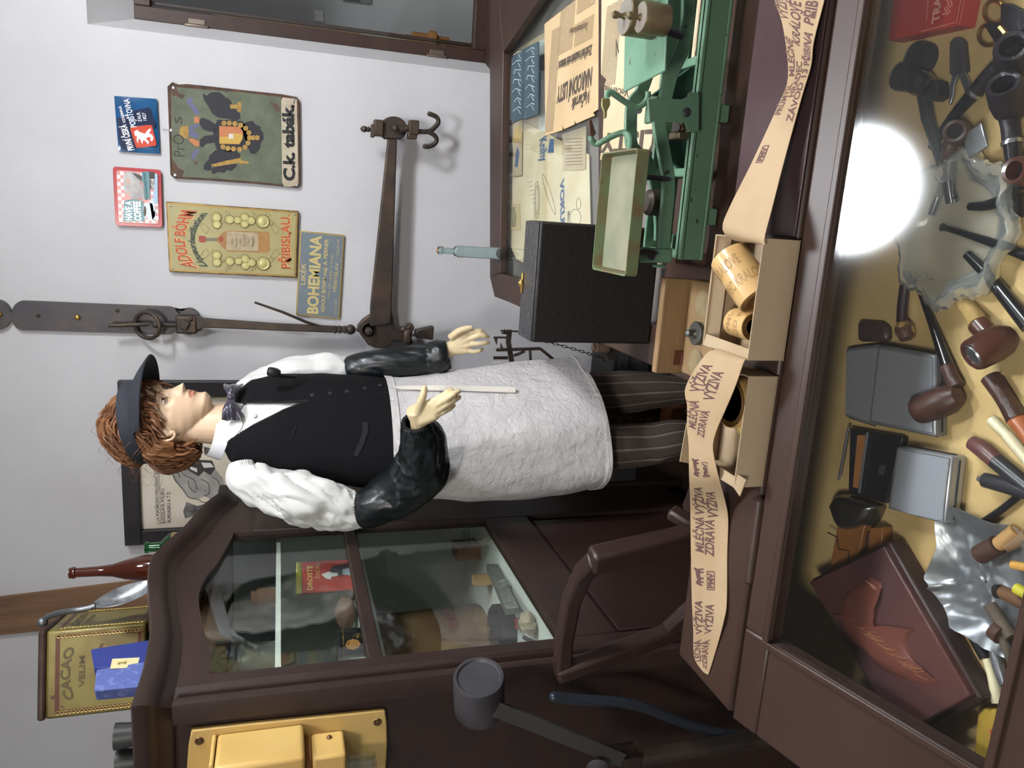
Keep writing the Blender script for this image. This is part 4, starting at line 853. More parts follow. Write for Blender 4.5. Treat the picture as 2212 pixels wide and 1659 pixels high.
while cnt < 980:
    d = V((rnd.gauss(0, 1), rnd.gauss(0, 1), rnd.gauss(.35, 1))).normalized()
    if d.x > .10 and d.z < .42: continue
    if d.z < -.62 or (d.z < .02 and d.x > -.12): continue
    pts, rr = lock(d, rnd.uniform(.05, .10), rnd.uniform(.0016, .0044), .3 if d.z > .5 else 1.1); hb.tube(pts, rr, 6, cap=False); cnt += 1
for i in range(46):   # fringe under the brim
    s = rnd.uniform(-.07, .072); p = V((.092-abs(s)**1.6*1.2, s, .072+rnd.uniform(-.01, .01))); dv = V((rnd.uniform(.0, .25), -.2 if s < 0 else rnd.uniform(-.3, .3), -1)).normalized(); pts = []; ph = rnd.random()*6; n = 7; L = rnd.uniform(.028, .055)*(1 if abs(s) > .03 else .8)
    for j in range(n): t = j/(n-1); q = p+dv*L*t+V((.006*sin(ph+4*t), .007*cos(ph+4*t), 0)); pts.append(hp(q.x, q.y, q.z))
    hb.tube(pts, [.004, .0045, .0042, .004, .0032, .002, .0006], 6, cap=False)
for i in range(90):   # side locks in front of and over the ear, nape tail
    k = rnd.random(); s = -1 if rnd.random() < .7 else 1
    if k < .55: p = V((rnd.uniform(-.03, .052), s*rnd.uniform(.066, .086), rnd.uniform(.04, .07))); dv = V((-.35, s*.05, -1)); L = rnd.uniform(.035, .06)
    else: p = V((rnd.uniform(-.105, -.045), s*rnd.uniform(.0, .072), rnd.uniform(-.03, .02))); dv = V((rnd.uniform(-.1, .55), 0, -1)); L = rnd.uniform(.035, .075)
    dv.normalize(); ph = rnd.random()*6; pts = []; n = 8
    for j in range(n): t = j/(n-1); q = p+dv*L*t+V((.006*sin(ph+5*t), .006*cos(ph+5*t), 0)); pts.append(hp(q.x, q.y, q.z))
    hb.tube(pts, [.003, .0046, .0050, .0048, .004, .003, .002, .0005], 6, cap=False)
for i in range(34):   # fine stray hairs
    d = V((rnd.uniform(-1, .1), rnd.uniform(-1, .4), rnd.uniform(.1, 1))).normalized(); r = hairR(d); p = d*r*.98; pts = []; ph = rnd.random()*6
    for j in range(8): t = j/7; q = p+d*(.022*sin(pi*t*.8))+V((-.05*t, .01*sin(ph+3*t), .012*cos(ph+3*t)-.012*t)); pts.append(hp(q.x-HX, q.y, q.z))
    hb.tube(pts, .0004, 3, cap=False)
hb.v and None
hs = hb2.build('hair', M_hair, man); hb.build('hair_lock', M_hair, hs)
# ---- visor cap ---------------------------------------------------------------
M_cap = mat('charcoal_felt', (44, 47, 54), .8, bump=.15, bscale=250)
ctr = CB; ca_, sa_ = CA, CW
ef, es, eu = CE, CS, CU
def capp(a, up, out=0): return ctr+ef*((ca_+out)*cos(a))+es*((sa_+out)*sin(a))+eu*up
b = MB(); b.grid(lambda u, v: capp(2*pi*u, -.017+.034*v, .004*sin(pi*v)), 64, 5, th=.003, closeu=True); cap_ = b.build('visor_cap', M_cap, man)
def brim(u, v):
    a = radians(-84+168*u); k = cos(a)**.75 if cos(a) > 0 else 0; o = .075*v*k
    return capp(a, -.014, .002)+ef*(o*.93)+es*(o*.25*sin(a))-eu*(o*.58+.014*v*v)
b = MB(); b.grid(brim, 40, 10, th=.0035); b.build('brim', M_cap, cap_)
# ---- shirt, collar, bow tie -------------------------------------------------
M_shirt = mat('white_cotton_shirt', (212, 211, 207), .75, bump=.15, bscale=40, sheen=.2)
def foldf(ang, z): return .0022*noise.noise(V((ang*2, z*9, 3)))
b = MB(); z0, z1 = tor.L[0][0], tor.L[-1][0]-.003
b.grid(lambda u, v: tor.pt(2*pi*u, z0+(z1-z0)*v, -.004, foldf), 80, 60, closeu=True); sh_o = b.build('shirt', M_shirt, man)
b = MB()
cc = Q(477, 928, 2.2)
def collar(u, v):
    a = radians(-172+344*u)                       # 0 = front
    tipk = math.exp(-((abs(a)-.42)/.40)**2)
    up = .006+.042*(1-cos(a))/2; r = .056+.003*(1-cos(a)); dn = up-v*(.036+.034*tipk); rad = r+.006+v*(.014+.016*tipk)
    d = fv*cos(a)+lv*sin(a); return cc+V((-.004, 0, 0))+d*rad+V((0, 0, dn))
b.grid(collar, 60, 8, th=.003); b.build('collar', mat('starched_white_collar', (232, 234, 236), .55), sh_o)
b = MB()
for X, Y in ((549, 897),): p = tor.hit(X, Y, .004); b.lathe([(0, .002), (.0055, .0018), (.006, 0)], p, (EYE-p), 12)
b.build('shirt_button', M_white, sh_o)
bt = Q(497, 897, 2.2)+fv*.080+V((0, 0, -.006)); M_bow = mat('dark_violet_satin', (50, 46, 60), .3, sheen=.3, coat=.15, bump=.1, bscale=30)
tb = man
b = MB()
for s_ in (-1, 1):
    def wing(u, v, s_=s_):
        k = u**.7; hgt = .006+.020*k+.004*sin(pi*k); y = (v-.5)*2
        return bt+lv*(s_*(.008+.052*k))+V((0, 0, 1))*(y*hgt-.004*k)+fv*(.004+.010*sin(pi*min(1, k*1.1))*(1-y*y)+.003*cos(y*7)*k)-fv*(.022*k*k)
    b.grid(wing, 14, 12, th=.004)
bow = b.build('bow_tie', M_bow, man); 
MB().ball(bt+fv*.004, .011, 14, (1, 1, 1.1)).build('bow_tie_knot', M_bow, bow)
# ---- waistcoat (cut away at the V neck) --------------------------------------
M_vest = mat('black_wool_waistcoat', (15, 15, 18), .9, bump=.12, bscale=300, spec=.25)
Vp = [(455, 985), (500, 948), (527, 930), (614, 885), (668, 865), (600, 868), (540, 868), (505, 868), (478, 868), (440, 870), (430, 1000)]
def inpoly(x, y, pg):
    c = False; j = len(pg)-1
    for i in range(len(pg)):
        if (pg[i][1] > y) != (pg[j][1] > y) and x < (pg[j][0]-pg[i][0])*(y-pg[i][1])/(pg[j][1]-pg[i][1])+pg[i][0]: c = not c
        j = i
    return c
b = MB(); NU, NV = 260, 190; zb_ = Q(866, 930, 2.2).z; zt_v = tor.L[-1][0]-.012; g = [[tor.pt(2*pi*i/NU, zb_+(zt_v-zb_)*j/NV, .006+.0012*noise.noise(V((cos(2*pi*i/NU)*2, sin(2*pi*i/NU)*2, j*.05)))) for i in range(NU)] for j in range(NV+1)]
vs = [p for r_ in g for p in r_]; fs = []
for j in range(NV):
    for i in range(NU):
        c = (g[j][i]+g[j+1][(i+1) % NU])/2; a = 2*pi*i/NU
        if cos(a) > -.2:
            X, Y = proj(c)
            if inpoly(X, Y, Vp): continue
            zfr = zb_+.0+.045*max(0, 1-abs((a if a < pi else a-2*pi))/.9); # points of the waistcoat hang lower than the sides
        fs.append((j*NU+i, j*NU+(i+1) % NU, (j+1)*NU+(i+1) % NU, (j+1)*NU+i))
b.add(vs, fs); ve = b.build('waistcoat', M_vest, man, smooth=True); so = ve.modifiers.new('solid', 'SOLIDIFY'); so.thickness = .003; so.offset = 1
for nm_i, (X, Y) in enumerate([(675, 855), (713, 851), (750, 847), (788, 840), (822, 834)]):
    p = tor.hit(X, Y, .008); n_ = (p-V((tor.at(p.z)[0], tor.at(p.z)[1], p.z))).normalized(); MB().lathe([(0, .0042), (.004, .004), (.0068, .0025), (.0075, 0)], p+n_*.001, n_, 14).build('waistcoat_button', mat('black_button', (38, 38, 44), .35), ve)
b = MB(); b.strip([tor.hit(X, Y, .0115) for X, Y in ((788, 912), (790, 930), (782, 955), (768, 985))], .016, .003, (EYE-tor.hit(788, 940))); b.strip([tor.hit(X, Y, .0115) for X, Y in ((628, 950), (636, 930), (640, 920))], .004, .002, (EYE-tor.hit(630, 935))); b.build('pocket_welt', mat('black_wool_welt', (20, 20, 24), .85), ve, bev=.001)
b = MB(); b.tube([tor.hit(X, Y, .0085) for X, Y in ((524, 934), (548, 919), (580, 903), (614, 886), (642, 875), (668, 866))], .0034, 8); b.tube([tor.hit(X, Y, .0085) for X, Y in ((506, 868), (530, 868), (570, 868), (620, 868), (668, 866))], .0034, 8); b.build('neck_edge', MT['black_wool_welt'], ve)
b = MB()  # placket edge of the front
pl_ = [tor.hit(X, Y, .009) for X, Y in ((668, 866), (720, 862), (770, 857), (820, 850), (862, 842))]; b.strip(pl_, .004, .0025, (EYE-pl_[1])); b.build('front_edge', MT['black_wool_welt'], ve)
pen = thing('tobacco_pipe', 'black pipe tucked in the waistcoat breast pocket of the figure', 'pipe', tor.hit(600, 812, .02))
pp0 = Q(612, 812, 2.16); pp1 = Q(588, 806, 2.13)
M_pipeblk = mat('black_pipe_leather', (26, 25, 28), .4, bump=.6, bscale=220)
b = MB(); b.tube([Q(640, 814, 2.17), Q(612, 812, 2.155), Q(602, 810, 2.15)], [.004, .0055, .006], 10); b.build('stem', M_pipeblk, pen)
MB().lathe([(0, -.004), (.009, -.002), (.0125, .006), (.0135, .016), (.0125, .028), (.010, .031), (.009, .02), (0, .016)], Q(603, 807, 2.145), Q(576, 801, 2.14)-Q(603, 807, 2.145), 18).build('bowl', M_pipeblk, pen)
# ---- sleeves ---------------------------------------------------------------------
def sleeve(name, pts, rad, m, wr, seed, parent, n=72, k=12, gather=(0, 0), frill=0):
    c = smoothline(pts, k); N = len(c); rads = [p.x for p in smoothline([V((r, 0, 0)) for r in rad], k)]
    b = MB(); prev = V((0, 1, 0)); rowsx = []
    for i, p in enumerate(c):
        d = (c[min(i+1, N-1)]-c[max(i-1, 0)]).normalized(); x = d.cross(prev).normalized(); u = x.cross(d); prev = u; t = i/(N-1); row = []
        for j in range(n):
            a = 2*pi*j/n; q = V((cos(a), sin(a), 0)); nn = noise.noise(V((cos(a)*1.3+seed, sin(a)*1.3, t*5.5)))*.8+noise.noise(V((cos(a)*2.4+seed*2, sin(a)*2.4+t*3, t*9)))*.55-abs(noise.noise(V((cos(a+t*3)*1.8, sin(a+t*3)*1.8+seed, t*7))))*.7-.9*max(0, .16-abs(noise.noise(V((cos(a+t*4)*2.6+seed, sin(a+t*4)*2.6, t*4.5)))))*2.2
            r = rads[i]*(1+wr*nn*(.35+.65*sin(pi*min(1, max(0, t)))))
            if t < gather[0]: r *= 1+.05*sin(j*44/72*5.5+seed)*(1-t/gather[0])
            if t > 1-gather[1]: r *= 1+.06*sin(j*44/72*6.1+seed)*((t-1+gather[1])/gather[1])
            row.append(p+x*(cos(a)*r)+u*(sin(a)*r))
        rowsx.append(row)
    # tuck the open ends inward
    for idx in (0, -1):
        cen = sum(rowsx[idx], V((0, 0, 0)))/n; inner = [q.lerp(cen, .22) for q in rowsx[idx]]
        if idx == 0: rowsx.insert(0, inner)
        else: rowsx.append(inner)
    vs = [p for r_ in rowsx for p in r_]; b.add(vs, [(n*i+j, n*i+(j+1) % n, n*i+n+(j+1) % n, n*i+n+j) for i in range(len(rowsx)-1) for j in range(n)])
    o = b.build(name, m, parent, smooth=True); s2 = o.modifiers.new('solid', 'SOLIDIFY'); s2.thickness = .0015; return o
M_sat = mat('black_satin_oversleeve', (13, 18, 21), .38, coat=.05, spec=.6, bump=.08, bscale=60)
sleeve('shirt_sleeve', [Q(520, 1000, 2.06), Q(528, 1030, 2.04), Q(575, 1053, 2.02), Q(645, 1074, 2.0), (Q(710, 1090, 2.0)), Q(755, 1102, 1.995), Q(784, 1104, 1.99)], [.028, .050, .060, .066, .066, .056, .044], M_shirt, .27, 1.3, sh_o, gather=(.12, .12))
sleeve('shirt_sleeve', [Q(520, 862, 2.33), Q(530, 848, 2.34), Q(572, 828, 2.35), Q(640, 808, 2.36), Q(700, 800, 2.36), Q(740, 799, 2.36), Q(756, 799, 2.36)], [.022, .036, .048, .054, .052, .044, .036], M_shirt, .22, 7.7, sh_o, gather=(.12, .15))
sleeve('oversleeve', [Q(778, 1100, 1.985), Q(800, 1096, 1.975), Q(842, 1073, 1.965), Q(886, 1044, 1.945), Q(915, 1000, 1.92), Q(912, 955, 1.885), Q(902, 926, 1.86), Q(899, 911, 1.85)], [.046, .056, .064, .070, .074, .062, .046, .038], M_sat, .17, 4.1, man, gather=(.1, .08))
sleeve('oversleeve', [Q(752, 799, 2.35), Q(768, 796, 2.345), Q(820, 790, 2.335), Q(880, 781, 2.325), Q(925, 775, 2.315), Q(950, 770, 2.305), Q(968, 766, 2.30)], [.036, .044, .050, .050, .046, .052, .042], M_sat, .12, 9.2, man, gather=(.1, .12))
# ---- apron ---------------------------------------------------------------------
M_apr = mat('white_apron_cotton', (214, 210, 208), .9, col2=(206, 201, 200), nscale=10)
nt = M_apr.node_tree; N = nt.nodes; L = nt.links; tc = N.new('ShaderNodeTexCoord'); n1 = N.new('ShaderNodeTexNoise'); n1.inputs['Scale'].default_value = 34; n1.inputs['Detail'].default_value = 8; n1.inputs['Roughness'].default_value = .6; n1.inputs['Distortion'].default_value = .7
L.new(tc.outputs['Object'], n1.inputs['Vector']); bp = N.new('ShaderNodeBump'); bp.inputs['Strength'].default_value = .9; bp.inputs['Distance'].default_value = .010; L.new(n1.outputs['Fac'], bp.inputs['Height']); L.new(bp.outputs[0], N['Principled BSDF'].inputs['Normal'])
zh = Q(1303, 975, 2.04).z; zw = Q(846, 930, 2.2).z
def af(ang, z):
    k = max(0, (zw-z)/(zw-zh)); return .006*k*sin(ang*5+z*4)+.009*k*noise.noise(V((ang*1.6, z*3, 5)))+.003*noise.noise(V((ang*5, z*12, 1)))
def apron(u, v):
    a = radians(-128+256*u); z = zw+(zh-zw)*v; 
    z += v*.012*sin(a*2.2+.6); return apr.pt(a, z, .011+.01*v*v, af)
b = MB(); b.grid(apron, 120, 90, th=.002); ap = b.build('apron', M_apr, man)
b = MB(); b.grid(lambda u, v: (apr.pt(radians(-128+256*u), zh+.012*sin(radians(-128+256*u)*2.2+.6)+.001+.014*v, .0135+.01, af)), 120, 3, th=.003); b.build('hem', M_apr, ap)
M_tape = mat('cream_cotton_tape', (224, 218, 206), .8)
b = MB(); tp = [apr.hit(X, Y, .026) for X, Y in ((850, 836), (880, 837), (930, 838), (990, 838), (1050, 840), (1114, 842))]; b.strip(tp, [.004, .010, .015, .016, .0165, .017], .002, (EYE-tp[2])); b.build('apron_string', M_tape, ap)
b = MB(); b.grid(lambda u, v: apr.pt(2*pi*u, zw-.006+.022*v, .015), 80, 2, th=.002, closeu=True); b.build('waistband', M_apr, ap)
# ---- trousers and shoes -----------------------------------------------------------
M_tr = bpy.data.materials.new('striped_grey_wool'); M_tr.use_nodes = True; nt = M_tr.node_tree; N = nt.nodes; L = nt.links; MT['striped_grey_wool'] = M_tr
bs_ = N['Principled BSDF']; bs_.inputs['Roughness'].default_value = .9
uvm = N.new('ShaderNodeUVMap'); uvm.uv_map = 'uv'; sp = N.new('ShaderNodeSeparateXYZ'); L.new(uvm.outputs[0], sp.inputs[0]); mul = N.new('ShaderNodeMath'); mul.operation = 'MULTIPLY'; mul.inputs[1].default_value = 11; L.new(sp.outputs[0], mul.inputs[0]); frc = N.new('ShaderNodeMath'); frc.operation = 'FRACT'; L.new(mul.outputs[0], frc.inputs[0])
rp = N.new('ShaderNodeValToRGB'); rp.color_ramp.interpolation = 'LINEAR'; e = rp.color_ramp.elements; e[0].position = 0; e[0].color = (*lin((98, 86, 78)), 1); e[1].position = 1; e[1].color = (*lin((98, 86, 78)), 1)
for ps, c_ in ((.42, (96, 84, 76)), (.46, (150, 136, 128)), (.58, (150, 136, 128)), (.62, (66, 56, 52)), (.66, (94, 82, 74))): q = e.new(ps); q.color = (*lin(c_), 1)
L.new(frc.outputs[0], rp.inputs[0]); L.new(rp.outputs[0], bs_.inputs['Base Color'])
trs = thing; 
def leg(pts, rad, seed, parent, nm):
    c = smoothline(pts, 9); rr = [p.x for p in smoothline([V((r, 0, 0)) for r in rad], 9)]; n = 48; b = MB(); prev = V((0, 1, 0)); uv = []
    for i, p in enumerate(c):
        d = (c[min(i+1, len(c)-1)]-c[max(i-1, 0)]).normalized(); x = d.cross(prev).normalized(); u = x.cross(d); prev = u; t = i/(len(c)-1)
        for j in range(n):
            a = 2*pi*j/n; r = rr[i]*(1+.10*noise.noise(V((cos(a)*1.2+seed, sin(a)*1.2, t*6)))+.05*noise.noise(V((cos(a)*3, sin(a)*3+seed, t*14)))); b.v.append(p+x*cos(a)*r+u*sin(a)*r); uv.append((j/n, t))
    N_ = len(c); b.f = [(n*i+j, n*i+(j+1) % n, n*i+n+(j+1) % n, n*i+n+j) for i in range(N_-1) for j in range(n)]; b.mi = [0]*len(b.f)
    o = b.build(nm, M_tr, parent); me = o.data; ul = me.uv_layers.new(name='uv')
    for pl in me.polygons:
        us = [uv[me.loops[k].vertex_index][0] for k in pl.loop_indices]; wrap = max(us)-min(us) > .5
        for k in pl.loop_indices:
            q = uv[me.loops[k].vertex_index]; ul.data[k].uv = (q[0]+(1 if wrap and q[0] < .5 else 0), q[1])
    s2 = o.modifiers.new('solid', 'SOLIDIFY'); s2.thickness = .002; return o
tr = leg([hc2+lv*.07+V((0, 0, .0)), Q(1200, 850, 2.26), Q(1262, 850, 2.28), Q(1300, 850, 2.29), Q(1390, 845, 2.30), Q(1474, 842, 2.31)], [.10, .085, .066, .072, .062, .048], 2, man, 'trouser_leg')
leg([hc2-lv*.07, Q(1200, 972, 2.13), Q(1300, 966, 2.125), Q(1390, 962, 2.13), Q(1450, 952, 2.13), Q(1494, 946, 2.14)], [.08, .066, .070, .068, .064, .052], 5, man, 'trouser_leg')
M_shoe = mat('black_shoe_leather', (26, 25, 26), .3)
for L_, nm in ((Q(1478, 842, 2.31), 'a'), (Q(1490, 946, 2.14), 'b')):
    b = MB(); g0 = V((L_.x, L_.y, 0))
    b.tube([V((L_.x, L_.y, L_.z+.03)), g0+V((0, 0, .075))], [.036, .04], 16)
    b.grid(lambda u, v: g0+fv*(-.05+.24*v)+lv*((.040-.012*abs(v-.6)+.0)*cos(2*pi*u)*(1-v**7))+V((0, 0, .004+.036*(1-.45*v)+(.036*(1-.45*v)*(1 if sin(2*pi*u) > 0 else .98))*sin(2*pi*u)*(1 if v < .97 else .4))), 24, 14, closeu=True)
    b.build('shoe', M_shoe, man)
# ================================================================ ON THE GLAZED TABLE
GZ = DZ  # top surface
# small teal glass bottle
bp_ = P(1092, 549, 2, DZ-.011)+V((0, .018, 0)); bh = P(945, 549, 1, bp_.y).z-bp_.z; r_ = .0165
bot = thing('glass_bottle', 'small pale teal glass bottle standing at the far edge of the display table', 'bottle', bp_)
M_teal = mat('teal_bottle_glass', (234, 248, 246), .03, trans=1, ior=1.3)
MB().lathe([(0, 0), (r_*.9, 0), (r_, .003), (r_, bh*.62), (r_*1.05, bh*.63), (r_*1.05, bh*.64), (r_*.98, bh*.66), (r_*1.05, bh*.70), (r_*.8, bh*.745), (r_*.52, bh*.77), (r_*.52, bh*.92), (r_*.70, bh*.93), (r_*.72, bh*.985), (r_*.5, bh), (r_*.40, bh*.98), (r_*.40, bh*.78), (r_*.75, bh*.72), (r_*.86, bh*.6), (r_*.86, .006), (0, .005)], bp_, n=28).build('bottle_glass', M_teal, bot)
MB().lathe([(0, -.004), (.0045, -.004), (.005, .0), (.0035, .003), (0, .0035)], bp_+V((0, 0, bh)), n=10).build('cork', mat('cork', (150, 108, 70), .9), bot)
# papers under and on the glass
def sheet(name, label, cat, pts, z, m, th=.0012, group=None):
    r = thing(name, label, cat, P(*pts[0], 2, z), group); b = MB(); b.prism([P(x, y, 2, z) for x, y in pts], (0, 0, -th)); b.build('sheet', m, r, smooth=False); return r
def zt(mb, t, A, B, cap, z, **k):   # lettering lying on a horizontal surface; A -> B in picture pixels
    a = P(*A, 2, z); c = P(*B, 2, z); x = (c-a).normalized(); M = frame(a, x, V((0, 0, 1)).cross(x)); text(mb, t, M, (c-a).length, cap, th=.0004, **k)
UZ = DZ-.044+.0025
M_news = mat('yellowed_newsprint', (190, 166, 130), .9, col2=(180, 155, 117), nscale=5); M_news2 = mat('pale_newsprint', (198, 180, 150), .9, col2=(188, 169, 136), nscale=6)
lin_ = mat('newsprint_text', (96, 80, 64), .9)
def columns(mb, x0, y0, x1, y1, z, lh=.0026, seed=1, skip=None):
    """rows of word blocks; lines run away from the viewer (+y), page top towards -x"""
    rn = random.Random(seed); x = x0
    while x < x1:
        y = y0
        while y < y1:
            w_ = rn.uniform(.003, .011); e = min(y+w_, y1)
            if not skip or not skip(x, y): mb.prism([(x, y, z), (x, e, z), (x+lh*.42, e, z), (x+lh*.42, y, z)], (0, 0, -.0003))
            y = e+.0016
        x += lh
n1 = sheet('newspaper', 'yellowed folded newspaper with large masthead on the glazed table top', 'newspaper', [(1176, 52), (1294, -40), (1292, 236), (1281, 243), (1284, 250), (1279, 252), (1244, 267), (1241, 259), (1240, 269), (1218, 279), (1215, 270), (1214, 281), (1178, 293)], DZ-.0085, M_news, .0018)
b = MB()
for i, o in enumerate((0, .002)): b.prism([P(1281+i, -40, 2, DZ-.010-o), P(1295, -40, 2, DZ-.010-o), P(1296, 234, 2, DZ-.010-o), P(1283, 238, 2, DZ-.010-o)], (0, 0, -.0012))
b.build('page', mat('browned_page_edge', (176, 128, 72), .9), n1, smooth=False)
z = DZ-.0083; b = MB(); zt(b, 'NÁRODNÍ LISTY', (1280, 146), (1204, 190), .034, z, bold=.04); zt(b, 'Večerník', (1277, 194), (1236, 214), .024, z, shear=.25, bold=.03); zt(b, 'Zostření mezinárodní situace.', (1280, 96), (1207, 134), .019, z, bold=.04)
b.build('masthead', mat('masthead_ink', (78, 68, 58), .9), n1, smooth=False)
b = MB(); c0 = P(1277, 110, 2, z); c1 = P(1186, 285, 2, z)
pA = P(1277, 240, 2, z); pB = P(1186, 285, 2, z)
xs = lambda Y: P(1235, Y, 2, z).x
columns(b, xs(272), P(1202, 200, 2, z).y+.004, xs(40), P(1183, 200, 2, z).y, z, seed=2)
columns(b, xs(105), P(1236, 100, 2, z).y, xs(5), P(1206, 100, 2, z).y, z, seed=3)
columns(b, xs(105), P(1278, 100, 2, z).y, xs(5), P(1240, 100, 2, z).y, z, seed=4, skip=lambda x, y: xs(60) < x < xs(40))
columns(b, xs(136), P(1278, 100, 2, z).y, xs(128), P(1208, 100, 2, z).y, z, seed=5, lh=.0035)
zt(b, 'Čím přivezete Aljaňovku', (1270, 48), (1232, 62), .014, z)
b.build('print', lin_, n1, smooth=False)
for i, pts in enumerate(([(1105, 126), (1129.5, 107), (1129.5, 255), (1105, 266)], [(1131, 105), (1162, 90), (1161, 247), (1131, 258)])):
    r = sheet('booklet', ['dark blue booklet on the glazed table, nearer the wall of the two', 'dark blue booklet with torn corners beside the newspaper masthead'][i], 'booklet', pts, DZ-.0085, mat('slate_blue_cover', (54, 70, 78), .7, col2=(64, 82, 90), nscale=20), .004, 'blue booklets on the glazed table')
    b = MB(); X = sum(p[0] for p in pts)/4; Y0 = pts[2][1]
    for k in range(7):
        yy = Y0-15-k*20; b.tube([P(X-9+3*sin(k*2.1), yy, 2, DZ-.0082), P(X-2+4*cos(k), yy-9, 2, DZ-.0082), P(X+8, yy-7+3*sin(k), 2, DZ-.0082)], .0009, 4)
        b.tube([P(X+2, yy-4, 2, DZ-.0082), P(X+7, yy+6, 2, DZ-.0082)], .0007, 4)
    b.build('cover_script', mat('pale_cover_print', (196, 208, 206), .8), r, smooth=False)
sheet('paper_sheet', 'cream paper sheet under the table glass at the far left corner', 'paper', [(1081, 150), (1110, 110), (1180, 68), (1182, 330), (1120, 350), (1083, 360)], UZ, M_news2)
sheet('paper_sheet', 'bluish printed sheet showing beside the newspaper under the table glass', 'paper', [(1160, 92), (1182, 78), (1182, 320), (1165, 325)], UZ+.002, mat('bluish_paper', (204, 208, 200), .85))
s3 = sheet('paper_sheet', 'large cream advertisement sheet with blue lettering under the table glass', 'paper', [(1128, 262), (1185, 290), (1272, 334), (1276, 500), (1272, 640), (1116, 560), (1084, 492), (1084, 400)], UZ+.0035, M_cream)
z = UZ+.0038; b = MB(); zt(b, 'VOKURKY', (1210, 390), (1212, 545), .026, z, bold=.05); zt(b, 'Knihy', (1166, 302), (1168, 352), .050, z, shear=.2, bold=.03); b.prism([P(1188, 300, 2, z), P(1196, 300, 2, z), P(1196, 330, 2, z), P(1183, 330, 2, z)], (0, 0, -.0003))
b.build('blue_lettering', mat('blue_print', (74, 100, 140), .8), s3, smooth=False)
b = MB()
def oval(cx, cy, rx, ry, w_=.0008, a=0): b.tube([P(cx+rx*cos(t)*cos(a)-ry*sin(t)*sin(a), cy+rx*cos(t)*sin(a)+ry*sin(t)*cos(a), 2, z) for t in [2*pi*i/20 for i in range(20)]], w_, 4, loop=True)
oval(1160, 432, 6, 40); oval(1186, 420, 5, 46, a=-.3); oval(1243, 470, 12, 18); oval(1250, 440, 5, 12); oval(1236, 500, 8, 14); oval(1160, 432, 3, 32)
for k in range(6): b.tube([P(1140+k*2, 395+k*9, 2, z), P(1150+k*2, 392+k*9, 2, z)], .0006, 4)
zt(b, 'Mann', (1226, 458), (1226, 486), .016, z, bold=.02); b.build('line_drawing', mat('grey_line_print', (120, 112, 96), .8), s3, smooth=False)
s4 = sheet('paper_sheet', 'printed label sheet with red and black writing under the table glass', 'paper', [(1214, 290), (1266, 272), (1264, 366), (1216, 368)], UZ+.006, M_news2)
b = MB(); z4 = UZ+.0063
for k in range(9): zt(b, 'Kamelie Ofenpastillen', (1222, 305+k*6), (1260, 303+k*6), .003, z4) if 0 else b.prism([P(1222, 300+k*7, 2, z4), P(1258, 298+k*7, 2, z4), P(1258, 299.5+k*7, 2, z4), P(1222, 301.5+k*7, 2, z4)], (0, 0, -.0003))
b.build('print', lin_, s4, smooth=False)
s5 = sheet('printed_card', 'card with a grey bottle drawing under the far edge of the table glass', 'card', [(1090, 270), (1110, 262), (1112, 380), (1092, 384)], UZ+.006, M_news2)
b = MB(); b.prism([P(x, y, 2, UZ+.0063) for x, y in ((1096, 268), (1103, 267), (1104, 300), (1108, 320), (1107, 372), (1096, 376), (1094, 318), (1097, 300))], (0, 0, -.0003)); b.build('bottle_drawing', mat('bottle_ink_grey', (84, 96, 96), .8), s5, smooth=False)
s6 = sheet('printed_card', 'card with yellow and blue picture beside the bottle drawing card', 'card', [(1108, 272), (1128, 258), (1127, 378), (1110, 382)], UZ+.0075, M_news2)
b = MB(); b.prism([P(x, y, 2, UZ+.0078) for x, y in ((1110, 276), (1126, 268), (1126, 300), (1110, 308))], (0, 0, -.0003)); b.build('yellow_block', mat('faded_yellow_print', (206, 172, 96), .8), s6, smooth=False)
b = MB(); b.prism([P(x, y, 2, UZ+.0078) for x, y in ((1114, 330), (1118, 316), (1122, 330), (1118, 362), (1112, 360))], (0, 0, -.0003)); b.build('blue_print_shape', MT['blue_print'], s6, smooth=False)
s7 = sheet('printed_card', 'small card with a drawing of bound asparagus stalks near the table corner', 'card', [(1090, 440), (1122, 440), (1124, 498), (1092, 496)], UZ+.0055, mat('tan_card', (204, 184, 140), .85))
b = MB()
for k in range(6): b.tube([P(1098+3*k*.9, 448, 2, UZ+.0058), P(1095+4.4*k*.9, 468, 2, UZ+.0058), P(1099+3*k*.9, 490, 2, UZ+.0058)], .002, 5)
b.build('drawing', mat('grey_green_print', (120, 120, 92), .8), s7, smooth=False)
b = MB(); zt(b, 'Puzz', (1098, 394), (1098, 428), .03, UZ+.0043, bold=.01); b.build('printed_word', M_ink, s3, smooth=False)
# second pane, under the scale
n2 = sheet('newspaper', 'second yellowed newspaper lying beneath the green scale', 'newspaper', [(1300, -90), (1298, 160), (1303, 165), (1310, 172), (1306, 180), (1302, 300), (1296, 345), (1330, 352), (1394, 340), (1412, 300), (1424, 260), (1506, 160), (1530, -90)], DZ+.0022, M_news2, .002)
z = DZ+.0025; b = MB(); zt(b, 'LISTY', (1420, 280), (1300, 290), .034, z, bold=.03); zt(b, 'Večerník', (1360, 195), (1306, 185), .012, z); zt(b, 'V', (1335, 80), (1328, 90), .03, z, bold=.03)
b.build('masthead', MT['masthead_ink'], n2, smooth=False); b = MB(); columns(b, P(1330, 180, 2, z).x, P(1336, 100, 2, z).y, P(1330, 5, 2, z).x, P(1304, 100, 2, z).y, z, seed=9); b.build('print', lin_, n2, smooth=False)
